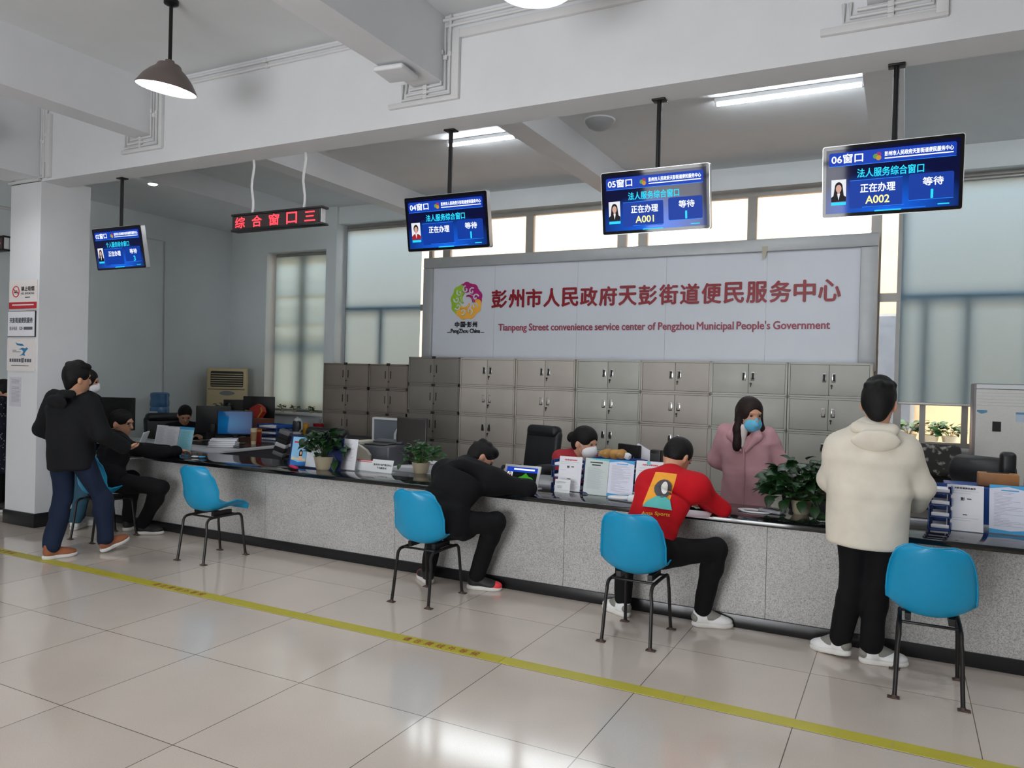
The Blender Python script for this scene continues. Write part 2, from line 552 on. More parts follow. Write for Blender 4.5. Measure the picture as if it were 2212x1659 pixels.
# beams and the pillar
_b = MB()
_b.span(-8.39, 5.0, 4.72, 5.0, 3.54, 4.4)                       # girder along the counter
_b.span(-8.39, -7.87, -3.6, 4.72, 3.575, 4.4)                   # cross beam over the pillar
for x0, x1 in ((-6.46, -6.20), (-3.31, -3.05), (-0.24, 0.02), (2.85, 3.1)):
    _b.span(x0, x1, -3.6, 4.72, 3.81, 4.4)
struct('ceiling_beams_front', _b, M_BEAM)
_b = MB()
for x0, x1 in ((-6.42, -6.17), (-3.35, -3.1), (-0.33, -0.06), (2.75, 3.0)):
    _b.span(x0, x1, 5.0, 9.32, 3.95, 4.4)
_b.span(XL, -8.30, 5.0, 9.30, 3.97, 4.4)
struct('ceiling_beams_back', _b, M_BEAM)
struct('pillar_left', MB().span(-8.39, -7.87, 4.72, 5.25, 0, 3.6), M_BEAM)
struct('baseboard_pillar', MB().span(-8.405, -7.855, 4.705, 5.265, 0, 0.145, .006), M_SKIRT)
struct('baseboard_left', MB().span(XL, XL + .012, YF, YB, 0, 0.13), M_SKIRT)
struct('baseboard_back', MB().span(XL, -7.86, YB - .012, YB, 0, 0.13), M_SKIRT)

# ------------------------------------------------------------------ windows
M_FRAME = mat('grey_window_frame', (150, 147, 142), rough=0.42, metal=0.25, var=0.04)
_f = MB()
y0, y1 = 9.50, 9.57
_f.span(-7.86, 2.7, y0 - .004, y1 + .004, 1.035, 1.085).span(-7.86, 2.7, y0 - .004, y1 + .004, 3.92, 3.98).span(-7.86, 2.7, y0 - .006, y1 + .006, 2.63, 2.72)
_f.span(-7.86, -7.80, y0, y1, 1.035, 3.98).span(2.64, 2.7, y0, y1, 1.035, 3.98)
for u0, u1 in ((928, 935), (958, 973), (1136, 1152), (1334, 1353), (1379, 1398), (1614, 1634), (1882, 1905), (1941, 1958)):
    a, b = at(u0, 500, y=y0).x, at(u1, 500, y=y0).x
    _f.span(a, b, y0, y1, 1.035, 3.98)
for u0, u1 in ((1986, 1999), (2077, 2091)):
    a, b = at(u0, 900, y=y0).x, at(u1, 900, y=y0).x
    _f.span(a, b, y0, y1, 1.035, 2.65)
a = at(827, 700, y=y0).x
_f.span(a - .04, a + .04, y0, y1, 1.035, 2.65)
_f.span(1.15, 1.22, y0, y1, 1.035, 3.98)
struct('window_2', _f, M_FRAME)
struct('window_2_glass', MB().span(-7.82, 2.66, 9.532, 9.538, 1.06, 3.95), M_GLASS)
_f = MB()
y0, y1 = 9.55, 9.62
_f.span(-9.30, -8.06, y0 - .004, y1 + .004, 1.02, 1.08).span(-9.30, -8.06, y0 - .004, y1 + .004, 3.54, 3.60).span(-9.30, -8.06, y0 - .006, y1 + .006, 2.03, 2.14)
_f.span(-9.30, -8.06, y0 + .01, y1 - .01, 2.55, 2.575).span(-9.30, -8.06, y0 + .01, y1 - .01, 3.0, 3.025)
_f.span(-9.30, -9.25, y0, y1, 1.02, 3.6).span(-8.11, -8.06, y0, y1, 1.02, 3.6).span(-8.75, -8.61, y0, y1, 1.02, 3.6)
struct('window_1', _f, M_FRAME)
struct('window_1_glass', MB().span(-9.26, -8.1, 9.582, 9.588, 1.05, 3.57), M_GLASS)

def roller_blind(label, x0, x1, z0, z1, y, m):
    t = thing('roller_blind', label, 'blind', ((x0 + x1) / 2, y, z1))
    mb = MB()
    n = 24
    vs, fs = [], []
    for i in range(n + 1):
        for j in range(13):
            x = x0 + (x1 - x0) * i / n; z = z0 + (z1 - z0) * j / 12
            vs.append((x, y + 0.004 * math.sin(i * 0.9 + z * 0.7) * (1 - j / 12) , z))
    for i in range(n):
        for j in range(12):
            fs.append((i * 13 + j, (i + 1) * 13 + j, (i + 1) * 13 + j + 1, i * 13 + j + 1))
    mb.add(vs, fs)
    mb.build('blind_fabric', m, t)
    MB().cyl((x0, y + .02, z1 + .01), (x1, y + .02, z1 + .01), .028).build('roller', M_ALU, t)
    MB().box(((x0 + x1) / 2, y, z0), (x1 - x0, .022, .03), .006).build('bottom_bar', M_ALU, t)
    return t
M_BLIND = blind_material('pale_blue_blind_fabric', (176, 208, 230), 0.78)
M_BLINDG = blind_material('pale_green_blind_fabric', (174, 208, 226), 0.8)
roller_blind('pale green roller blind in the window beside the cream air conditioner', -9.24, -8.075, 1.05, 3.55, 9.40, M_BLINDG)
roller_blind('pale blue roller blind left of the big sign, ending behind the steel cabinets', -7.80, -6.40, 1.60, 3.90, 9.44, M_BLIND)
roller_blind('wide pale blue roller blind pulled halfway down, right of the big sign', -0.055, 2.6, 1.50, 3.90, 9.44, M_BLIND)

# ------------------------------------------------------------------ outside the back windows
M_PEACH = mat('peach_plaster', (206, 164, 126), rough=0.85, var=0.08, scale=0.8, bump=.1, bscale=20)
t = thing('building', 'peach plastered building across the yard outside the back windows', 'building', (-3, 14.4, 0))
MB().span(-14, 9, 14.2, 14.6, -0.2, 5.7).build('wall', M_PEACH, t)
M_PANE = mat('dark_window_pane', (96, 98, 104), rough=0.15, var=0.1)
for x in (-11, -7.4, -3.8, -0.45, 1.95, 5.0):
    f = MB().span(x - .62, x + .62, 14.15, 14.25, 0.95, 2.9).build('window', M_FRAME, t)
    MB().span(x - .55, x - .03, 14.13, 14.16, 1.0, 2.85).span(x + .03, x + .55, 14.13, 14.16, 1.0, 2.85).build('pane', M_PANE, f)
MB().span(-14, 9, 14.1, 14.3, 5.55, 5.75).build('ledge', M_PEACH, t)
o = MB().span(-14, 9, 9.9, 15, -0.25, -0.05).build('yard_ground', mat('pale_concrete', (196, 190, 180), rough=.9, var=.08, scale=1.5))
o['kind'] = 'structure'
o = MB().span(-3, 5, 11.5, 11.9, -.05, 0.93, .02).build('planter_wall', mat('white_tiled_ledge', (226, 222, 216), rough=.6, var=.03))
tag(o, 'low white ledge carrying potted plants outside the right back window', 'ledge')

# ------------------------------------------------------------------ conduits along the girder
def conduit(label, runs, duct=None):
    t = thing('cable_conduit', label, 'conduit', tuple(Vector(runs[0][0])))
    for pts in runs:
        MB().tube(pts, .0125, 8).build('pipe', M_CONDUIT, t)
    if duct:
        d = MB()
        for k, (x0, x1, z0, z1) in enumerate(duct):
            d.span(x0, x1, 4.685 + .002 * k, 4.72, z0, z1, .004)
        d.build('trunking', M_CONDUIT, t)
    for pts in runs:
        for p, q in zip(pts[:-1], pts[1:]):
            if (Vector(p) - Vector(q)).length > .15:
                MB().box((Vector(p) + Vector(q)) / 2, (.034, .03, .034), .004).build('clip', M_CONDUIT, t)
    return t
def loop(xa, xb, zb, zt, runx=None, zr=4.25):
    """three pipes passing under a beam between xa and xb; the right legs turn along the ceiling to runx"""
    out = []
    for k in range(3):
        d = .035 * k
        pts = [(xa - d, 4.705, zb + .035), (xa - d, 4.705, zb - d - .012)] if k else [(xa, 4.705, zb - .012)]
        pts += [(xb + d, 4.705, zb - d - .012)]
        if runx is not None and k < 2:
            pts += [(xb + d, 4.705, zr - d * 1.3), (runx, 4.705, zr - d * 1.3)]
        else:
            pts += [(xb + d, 4.705, zt)]
        out.append(pts)
    return out
conduit('white cable conduit looping under the ceiling beam behind the left pendant lamp', loop(-6.49, -6.20, 3.80, 4.28, -3.4),
        [(-6.085, -6.045, 3.68, 4.2), (-6.60, -6.05, 3.665, 3.70)])
conduit('white cable conduit looping under the ceiling beam beside the white wireless box', loop(-3.33, -3.06, 3.80, 4.28, -0.3),
        [(-2.965, -2.905, 3.685, 4.16), (-3.52, -2.905, 3.665, 3.70), (-2.965, -0.3, 4.10, 4.16)])
conduit('white cable conduit looping under the ceiling beam at the top right corner', loop(-0.29, 0.05, 3.80, 4.28, 2.8),
        [(.10, .16, 3.69, 4.16), (-0.48, .16, 3.67, 3.71)])
conduit('white cable conduit running down the cross beam above the pillar', [
        [(-7.85, 4.705, 4.28), (-7.85, 4.705, 3.60), (-8.25, 4.705, 3.60)], [(-7.815, 4.705, 4.28), (-7.815, 4.705, 3.575), (-8.28, 4.705, 3.575)],
        [(-7.78, 4.705, 4.28), (-7.78, 4.705, 3.72)]], [(-7.76, -7.70, 3.56, 4.2), (-8.40, -7.87, 3.545, 3.565)])
# conduit on the left wall
a = at(330, 512, x=XL + .015); b = at(357, 522, x=XL + .015); c = at(347, 840, x=XL + .015)
t = thing('cable_conduit', 'thin conduit running down the grey left wall to the water dispenser', 'conduit', tuple(b))
MB().tube([(a.x, a.y - .9, b.z), (b.x, b.y, b.z), (c.x, b.y + .04, c.z - .5)], .011, 8).build('pipe', M_CONDUIT, t)
a = at(0, 447, x=XL + .015)
t = thing('cable_conduit', 'short conduit on the wall at the left edge beside the pillar', 'conduit', tuple(a))
MB().tube([(a.x, a.y - .6, a.z), (a.x, a.y + 0.55, a.z)], .018, 8).build('pipe', M_CONDUIT, t)

# wireless access point under the beam
a = at(855, 157, z=3.775)
t = thing('wireless_access_point', 'square white wireless box under the ceiling beam', 'access point', (a.x, a.y, 3.80), R_(6))
MB().box((0, 0, -.028), (.235, .235, .036), .014, seg=3).build('housing', M_WHITEP, t, world=False)
MB().box((0, 0, 0), (.12, .12, .02)).build('bracket', M_ALU, t, world=False)

# ------------------------------------------------------------------ counter
CX0, CX1 = -7.86, 3.6
t = thing('service_counter', 'long granite service counter with a black stone top running across the hall', 'counter', (-2.2, 5.65, 0))
MB().span(CX0, CX1, 5.315, 5.98, .712, .748, .004).build('countertop', M_BLACKSTONE, t)
SEAM = [CX0, -6.85, -5.34, -3.84, -2.27, -0.79, 0.72, 2.2, CX1]
for a, b in zip(SEAM[:-1], SEAM[1:]):
    MB().span(a + .0015, b - .0015, 5.36, 5.42, .04, .712).build('stone_panel', M_GRAN, t)
MB().span(CX0, CX1, 5.42, 5.44, 0, .71).build('backing', M_ALU, t)
MB().span(CX0, CX1, 5.345, 5.372, 0, .088, .003).build('skirting', M_SKIRT, t)
MB().span(CX0, CX0 + .05, 5.44, 5.95, 0, .71).build('end_panel', M_GRAN, t)

# yellow floor tape with its printed warning
M_TAPE = mat('yellow_floor_tape', (182, 172, 52), rough=0.45, var=0.05, scale=6)
M_TAPERED = mat('brown_red_print', (150, 84, 40), rough=0.6, var=0.05)
t = thing('floor_tape', 'yellow waiting line taped across the floor tiles', 'floor tape', (-3, 3.99, 0))
for a, b in zip((-10.08, -7.75, -5.75, -2.06, -0.98, 0.0), (-7.75, -5.75, -2.06, -0.98, 0.0, 4.9)):
    MB().span(a, b - .003, 3.936, 4.036, 0.0005, .0025).build('tape_strip', M_TAPE, t)
for x in (-7.47, -5.10, -2.765):
    pn = Panel((x, 3.955, .0026), (.55, 0, 0), (0, .062, 0))
    for i, ch in enumerate('请在黄线外等候'):
        pn.text(MB(), ch, i * .082, 0, i * .082 + .052, .062, .0004, bold=.0012).build('printed_character', M_TAPERED, t, sm=0)

# ------------------------------------------------------------------ lamps on the ceiling
M_SHADE = mat('brown_grey_enamel', (118, 106, 102), rough=0.35, metal=0.3, var=0.05)
M_SHADEIN = mat('white_enamel_inside', (240, 240, 238), rough=0.4, var=0.0)
def pendant(label, x, y, zr, tilt=0.0):
    t = thing('pendant_lamp', label, 'lamp', (x, y, 4.29), group='pendant lamps over the hall')
    MB().lathe([(0, 0), (.05, 0), (.05, -.025), (.02, -.04), (0, -.04)]).build('ceiling_rose', M_BLACKM, t, world=False)
    z = zr - 4.29
    MB().cyl((0, 0, -.03), (0, 0, z + .20), .013, n=12).build('rod', M_BLACKM, t, world=False)
    MB().lathe([(.012, z + .205), (.03, z + .20), (.036, z + .18), (.07, z + .175), (.08, z + .165), (.088, z + .145), (.125, z + .115), (.165, z + .07), (.195, z + .02), (.207, z), (.203, z - .004)], n=48).build('lamp_shade', M_SHADE, t, world=False)
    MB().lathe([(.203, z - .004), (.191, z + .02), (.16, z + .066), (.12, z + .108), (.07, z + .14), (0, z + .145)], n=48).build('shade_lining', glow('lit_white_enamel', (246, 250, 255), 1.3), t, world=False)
    MB().ell((0, 0, z + .055), (.10, .10, .06)).build('bulb', glow('lit_lamp_bulb', (250, 252, 255), 9.0), t, world=False)
    for c in t.children:
        if c.name.split('.')[0] in ('lamp_shade', 'shade_lining', 'bulb'):
            c.matrix_local = Matrix.Translation((0, 0, z + .2)) @ Matrix.Rotation(tilt, 4, 'Y') @ Matrix.Translation((0, 0, -z - .2))
    l = bpy.data.lights.new('pendant_light', 'SPOT'); l.energy = 46; l.spot_size = R_(150); l.spot_blend = .6; l.shadow_soft_size = .12; l.color = (.97, .985, 1.0)
    lo = bpy.data.objects.new('pendant_light', l); COL.objects.link(lo); lo.parent = t; lo.location = (0, 0, z - .01)
    return t
pendant('pendant lamp with a brown metal shade at the upper left', -4.72, 3.72, 3.665, R_(9))
pendant('pendant lamp cut off by the top edge of the photo, above the counter', -1.83, 3.72, 3.765)

for k, (x, y, l) in enumerate(((-7.6, 3.72, 'added unseen pendant lamp over the far left end of the hall'), (1.1, 3.72, 'added unseen pendant lamp over the right end of the hall'), (-4.72, .4, 'added unseen pendant lamp in the second row, left'), (-1.83, .4, 'added unseen pendant lamp in the second row, middle'), (1.1, .4, 'added unseen pendant lamp in the second row, right'))):  # out-of-view lamps added to light the floor from above
    pendant(l, x, y, 3.70)
M_TUBE = glow('lit_fluorescent_tube', (244, 250, 255), 75.0)
def tube_light(label, a, b, z, ballast=True):
    t = thing('tube_light', label, 'light', ((a[0] + b[0]) / 2, (a[1] + b[1]) / 2, 4.24), group='ceiling tube lights')
    d = (Vector(b) - Vector(a)).normalized()
    ang = math.atan2(d.y, d.x)
    L = (Vector(b) - Vector(a)).length
    MB().box((0, 0, -.02), (L + .03, .045, .04), .006, rz=ang).build('fitting', M_WHITEP, t, world=False)
    off = Vector(((a[0] + b[0]) / 2, (a[1] + b[1]) / 2, 0))
    A, B = Vector((a[0], a[1], 0)) - off, Vector((b[0], b[1], 0)) - off
    MB().cyl((A.x, A.y, -.055), (B.x, B.y, -.055), .016, n=16).build('tube', M_TUBE, t, world=False)
    MB().box((A.x, A.y, -.05), (.02, .04, .045), .004, rz=ang).build('end_cap', M_WHITEP, t, world=False)
    MB().box((B.x, B.y, -.05), (.02, .04, .045), .004, rz=ang).build('end_cap', M_WHITEP, t, world=False)
    return t
tube_light('lit ceiling tube light above the display for window 04', (-4.50, 7.10), (-3.68, 7.10), 4.2)
tube_light('lit ceiling tube light at the upper right, left of the display for window 06', (-1.58, 6.98), (-0.37, 6.98), 4.2)
for k, x in enumerate((-4.85, -1.7, 1.3)):  # row hidden by the girder, added to brighten the back room and cabinet fronts
    tube_light('added unseen ceiling tube light close behind the girder, ' + ('leftmost', 'middle', 'rightmost')[k] + ' of that row', (x, 5.42), (x + 1.2, 5.42), 4.2)
tube_light('added unseen ceiling tube light in the right bay beyond the display for window 06', (1.3, 6.98), (2.5, 6.98), 4.2)  # out-of-view tube added for more light in the back room
a = at(330, 396, z=3.95)
t = thing('spot_light', 'small lit spot light under the beam above the display for window 02', 'light', (a.x, a.y, 3.97))
MB().cyl((0, 0, 0), (0, 0, -.03), .05, .06).build('housing', M_WHITEP, t, world=False)
MB().ell((0, 0, -.03), (.055, .055, .018)).build('lens', glow('lit_spot_lens', (255, 255, 250), 12.0), t, world=False)
a = at(1295, 268, z=4.2)
t = thing('ceiling_dome_light', 'unlit grey dome light on the ceiling beyond the girder', 'light', (a.x, a.y, 4.24))
MB().lathe([(0, -.10), (.06, -.095), (.11, -.07), (.14, -.03), (.145, 0)]).build('dome', mat('dusty_frosted_dome', (150, 152, 154), rough=.5, var=.04), t, world=False)
MB().cyl((0, 0, 0), (0, 0, -.015), .155, n=32).build('rim', M_WHITEP, t, world=False)
# ------------------------------------------------------------------ queue displays
M_SCREEN = screen_material('lit_blue_screen', (2, 6, 54), (16, 104, 240), 1.0, 0.48, 0.04, 0.62)
M_UIBAR = glow('blue_bar_on_screen', (14, 62, 180), 1.0)
M_UIBAR2 = glow('deep_blue_box_on_screen', (8, 58, 160), 1.0)
M_UIW = glow('white_text_on_screen', (240, 246, 255), 1.25)
M_UIC = glow('cyan_text_on_screen', (40, 214, 250), 1.1)
M_UIY = glow('yellow_text_on_screen', (244, 240, 150), 1.2)
M_UILINE = glow('bright_blue_line_on_screen', (40, 140, 255), 1.2)
M_PHW = glow('white_photo_ground', (236, 238, 244), 1.0)
M_PHSKIN = glow('photo_skin', (222, 176, 160), 0.9)
M_PHHAIR = glow('photo_dark_hair', (26, 20, 26), 0.6)
M_PHRED = glow('photo_red_jacket', (180, 36, 44), 0.8)
M_EMG = glow('screen_emblem_green', (110, 170, 80), .8)
M_EMP = glow('screen_emblem_magenta', (170, 60, 120), .8)
M_EMO = glow('screen_emblem_orange', (220, 160, 60), .8)
M_SILVER = mat('silver_bezel', (196, 196, 200), rough=.3, metal=.6, var=.02)
M_BEZEL = mat('black_glass_bezel', (9, 9, 11), rough=.05, spec=.35, var=0)

def portrait(pn, x0, y0, x1, y1, red, parent):
    w, h = x1 - x0, y1 - y0
    b = pn.rect(MB(), x0, y0, x1, y1, .0012, .0016).build('photo_ground', M_PHW, parent, sm=0)
    cx, cy = x0 + w * .5, y0 + h * .60
    hb = MB()
    pn.disc(hb, cx, cy + h * .05, w * .27, .0017, .0019, h * .24)
    if not red:
        pn.poly(hb, [(cx - w * .27, cy + h * .05), (cx - w * .36, y0 + h * .22), (cx + w * .36, y0 + h * .22), (cx + w * .27, cy + h * .05)], .0017, .0019)
    hb.build('photo_hair', M_PHHAIR, b, sm=0)
    fb = MB(); pn.disc(fb, cx, cy - h * .01, w * .19, .0021, .0023, h * .18)
    pn.rect(fb, cx - w * .08, y0 + h * .28, cx + w * .08, cy - h * .1, .0021, .0023)
    fb.build('photo_face', M_PHSKIN, b, sm=0)
    cb = MB(); pn.poly(cb, [(x0, y0), (x1, y0), (x1, y0 + h * .2), (cx + w * .2, y0 + h * .34), (cx - w * .2, y0 + h * .34), (x0, y0 + h * .2)], .0020, .0022)
    cb.build('photo_clothes', M_PHRED if red else M_PHHAIR, b, sm=0)
    sb = MB(); pn.poly(sb, [(cx - w * .1, y0 + h * .36), (cx + w * .1, y0 + h * .36), (cx, y0 + h * .06)], .0024, .0025)
    sb.build('photo_collar', M_PHW, b, sm=0)

def display(x0, zt, num, service, wait, ticket, red, label):
    W, H = 0.738, 0.418
    yt, yb = 4.90, 4.976
    zb = zt - math.sqrt(H * H - (yb - yt) ** 2)
    t = thing('queue_display', label, 'display', (x0 + W / 2, 4.95, 3.54))
    pn = Panel((x0, yb, zb), (W, 0, 0), (0, yt - yb, zt - zb))
    hb = pn.rect(MB(), 0, 0, W, H, -.05, -.004, .014)
    hb.build('housing', M_SILVER, t)
    gb = pn.rect(MB(), .004, .004, W - .004, H - .004, -.006, 0, .012)
    bz = gb.build('bezel', M_BEZEL, t)
    sx, sy = .022, .024
    sw, sh = W - 2 * sx, H - 2 * sy
    s = pn.rect(MB(), sx, sy, sx + sw, sy + sh, 0, .0008).build('screen', M_SCREEN, t, sm=0)
    X = lambda u: u * W
    Y = lambda v: (1 - v) * H
    mb = MB(); pn.rect(mb, X(.05), Y(.285), X(.945), Y(.10), .0008, .0010, .012)
    mb.build('title_bar', M_UIBAR, s, sm=0)
    mb = MB(); pn.rect(mb, X(.205), Y(.885), X(.585), Y(.50), .0008, .0010, .012); pn.rect(mb, X(.63), Y(.83), X(.935), Y(.48), .0008, .0010, .012)
    mb.build('info_box', M_UIBAR2, s, sm=0)
    mb = MB()
    for u0, u1, v in ((.205, .585, .50), (.63, .935, .83), (.30, .60, .875), (.40, .75, .925), (.05, .945, .285)):
        pn.rect(mb, X(u0), Y(v) - .0012, X(u1), Y(v) + .0012, .0011, .0013)
    mb.build('glow_line', M_UILINE, s, sm=0)
    def put(nm, m, *a, **k):
        pn.text(MB(), *a, **k).build(nm, m, s, sm=0)
    put('window_number', M_UIW, num + '窗口', X(.07), Y(.25), X(.30), Y(.125), .0013, bold=.0012)
    put('title_text', M_UIW, '彭州市人民政府天彭街道便民服务中心', X(.455), Y(.205), X(.925), Y(.14), .0013, bold=.0008)
    pn.rect(MB(), X(.455), Y(.24), X(.925), Y(.225), .0012, .0014).build('title_rule', M_UIW, s, sm=0)
    put('serving_text', M_UIW, '正在办理', X(.285), Y(.675), X(.535), Y(.555), .0013, bold=.0011)
    put('waiting_text', M_UIW, '等待', X(.725), Y(.645), X(.865), Y(.535), .0013, bold=.0010)
    put('service_text', M_UIC, service, X(.26), Y(.465), X(.73), Y(.345), .0013, bold=.0010)
    put('waiting_number', M_UIC, wait, X(.783), Y(.815), X(.797 if wait == '1' else .822), Y(.70), .0013, bold=.0014)
    pn.rect(MB(), X(.07), Y(.825), X(.18), Y(.785), .0012, .0014).build('name_bar', M_UIC, s, sm=0)
    pn.rect(MB(), X(.39), Y(.945), X(.58), Y(.93), .0014, .0016).build('date_bar', M_UIC, s, sm=0)
    pn.rect(MB(), X(.83), Y(.91), X(.91), Y(.895), .0012, .0014).build('status_bar', M_UIC, s, sm=0)
    if ticket:
        mb = MB(); pn.text(mb, ticket, X(.325), Y(.83), X(.495), Y(.725), .0013, bold=.0012)
        mb.build('ticket_number', M_UIY, s, sm=0)
    for k, m in enumerate((M_EMP, M_EMG, M_EMO)):
        mb = MB(); a = R_(60 + 120 * k)
        pn.disc(mb, X(.405) + .011 * math.cos(a), Y(.195) + .011 * math.sin(a), .014, .0013 + k * .0001, .0016 + k * .0001)
        mb.build('emblem', m, s, sm=0)
    portrait(pn, X(.07), Y(.775), X(.18), Y(.47), red, s)
    cxp = x0 + W * .52
    MB().cyl((cxp, 4.955, 3.545), (cxp, 4.955, zt - .06), .0165, n=12).build('pole', M_BLACKM, t)
    MB().box((cxp, 4.955, 3.535), (.09, .075, .012), .003).build('ceiling_plate', M_BLACKM, t)
    mb = MB(); pn.rect(mb, W * .35, H * .3, W * .65, H * .75, -.075, -.05)
    mb.build('bracket', M_BLACKM, t)
    m2 = MB(); pn.text(m2, 'CMS', W * .50, .006, W * .53, .014, .0004)
    return t
display(-7.325, 3.05, '02', '个人服务综合窗口', '3', '', False, 'hanging blue queue display for window 02, near the pillar')
display(-3.505, 3.043, '04', '法人服务综合窗口', '1', '', True, 'hanging blue queue display for window 04 with a photo in a red jacket')
display(-1.879, 3.075, '05', '法人服务综合窗口', '1', 'A001', False, 'hanging blue queue display for window 05 showing ticket A001')
display(-0.47, 3.091, '06', '法人服务综合窗口', '1', 'A002', False, 'hanging blue queue display for window 06 showing ticket A002')

# red letter boards
M_LED = glow('lit_red_led', (255, 52, 62), 3.4)
M_LEDBG = mat('dark_led_panel', (58, 44, 46), rough=.35, var=.15, scale=300)
def led_board(label, x0, x1, z0, z1, y, s, cables, span):
    t = thing('led_sign', label, 'sign', ((x0 + x1) / 2, y, z1))
    MB().span(x0, x1, y, y + .07, z0, z1, .004).build('housing', M_BLACK, t)
    MB().span(x0 - .002, x1 + .03, y - .012, y + .075, z0 - .006, z0 + .012, .002).span(x0 - .002, x1 + .03, y - .012, y + .075, z1 - .012, z1 + .006, .002).build('rail', M_BLACK, t)
    MB().span(x1, x1 + .006, y + .01, y + .06, z0 + .012, z1 - .012).build('end_plate', M_WHITEP, t)
    p = Panel((x0 + .015, y - .001, z0 + .016), (x1 - x0 - .03, 0, 0), (0, 0, z1 - z0 - .032))
    p.rect(MB(), 0, 0, p.w, p.h, 0, .0012).build('led_panel', M_LEDBG, t, sm=0)
    n = len(s)
    for i, ch in enumerate(s):
        mb = MB()
        cxx = p.w * (span[0] + (span[1] - span[0]) * i / (n - 1))
        hh = p.h * (.86 if ch != '三' and ch != '一' else (.72 if ch == '三' else .12))
        p.text(mb, ch, cxx - .058, p.h * .5 - hh / 2, cxx + .058, p.h * .5 + hh / 2, .002, bold=.0014)
        mb.build('red_character', M_LED, t, sm=0)
    for cx in cables:
        pts = [(cx + .012 * math.sin(k * 1.1), y + .03, z1 + (3.54 - z1) * k / 8) for k in range(9)]
        MB().tube(pts, .0105, 8).build('hanging_cable', M_CONDUIT, t)
    return t
led_board('hanging LED sign with five red characters left of the display for window 04', -5.41, -4.39, 2.914, 3.058, 4.95, '综合窗口三', (-5.20, -4.60), (.085, .905))
a = at(7, 510, y=4.95); b = at(7, 540, y=4.95)
led_board('hanging LED sign cut off at the left edge beyond the pillar', a.x - 1.02, a.x, b.z, a.z, 4.95, '综合窗口一', (a.x - .8, a.x - .2), (.085, .905))

# ------------------------------------------------------------------ big sign board
M_SIGN = mat('pale_grey_sign_panel', (206, 210, 218), rough=.42, var=.015, scale=2)
M_SFRAME = mat('grey_sign_frame', (168, 170, 171), rough=.45, metal=.25, var=.03)
M_SIGNRED = mat('dark_red_acrylic_letter', (134, 14, 30), rough=.3, var=.05)
M_SIGNRED2 = mat('faded_red_letter', (146, 60, 78), rough=.5, var=.1, scale=4)
t = thing('wall_sign', 'big pale sign board with dark red Chinese lettering above the steel cabinets', 'sign', (-3.28, 9.42, 1.9))
SY = 9.36
MB().span(-6.16, -.43, SY, 9.43, 1.84, 3.24).build('panel_board', M_SIGN, t)
fr = MB()
for x0, x1, z0, z1 in ((-6.285, -.285, 3.225, 3.375), (-6.285, -6.125, 1.84, 3.2245), (-.465, -.285, 1.84, 3.2245)):
    fr.span(x0, x1, SY - .045, 9.43, z0, z1, .012)
fr.build('frame', M_SFRAME, t)
for u in (1068, 1247, 1438, 1655):
    x = at(u, 650, y=SY).x
    MB().span(x - .002, x + .002, SY - .0012, SY, 1.84, 3.225).build('panel_seam', mat('seam_line_grey', (168, 171, 178), rough=.6), t)  # thin grey strip drawn at each panel joint
pn = Panel((-6.16, SY, 1.84), (5.73, 0, 0), (0, 0, 1.40))
def ux(u, v=640):
    p = at(u, v, y=SY); return p.x + 6.16, p.z - 1.84
x0, za = ux(1063, 668); x1, zb_ = ux(1816, 609)
z0 = ux(1063, 667)[1]; z1 = ux(1063, 627)[1]
zz0 = ux(1440, 655)[1]; zz1 = ux(1440, 616)[1]
z0, z1 = (z0 + zz0) / 2, (z1 + zz1) / 2
chars = '彭州市人民政府天彭街道便民服务中心'
pitch = (x1 - x0) / (len(chars) - 1 + .86)
for i, ch in enumerate(chars):
    cw = pitch * .86
    c0, c1 = z0, z1
    pn.text(MB(), ch, x0 + i * pitch, c0, x0 + i * pitch + cw, c1, .001, .014, bold=.006).build('title_character', M_SIGNRED, t, sm=0)
x0, z0 = ux(1077, 716); x1, _ = ux(1793, 700)
words = "Tianpeng Street convenience service center of Pengzhou Municipal People's Government".split()
wl = [text_geo(w)[3] - text_geo(w)[2] for w in words]
gap = .30
sc_ = (x1 - x0) / (sum(wl) + gap * (len(words) - 1))
xw = x0
for w, l in zip(words, wl):
    _, _, a, b, c, e = text_geo(w)
    pn.text(MB(), w, xw, z0 + .012 + c * sc_ * 1.12, xw + l * sc_, z0 + .012 + e * sc_ * 1.12, .001, .008, bold=.0024).build('english_word', M_SIGNRED2, t, sm=0)
    xw += (l + gap) * sc_
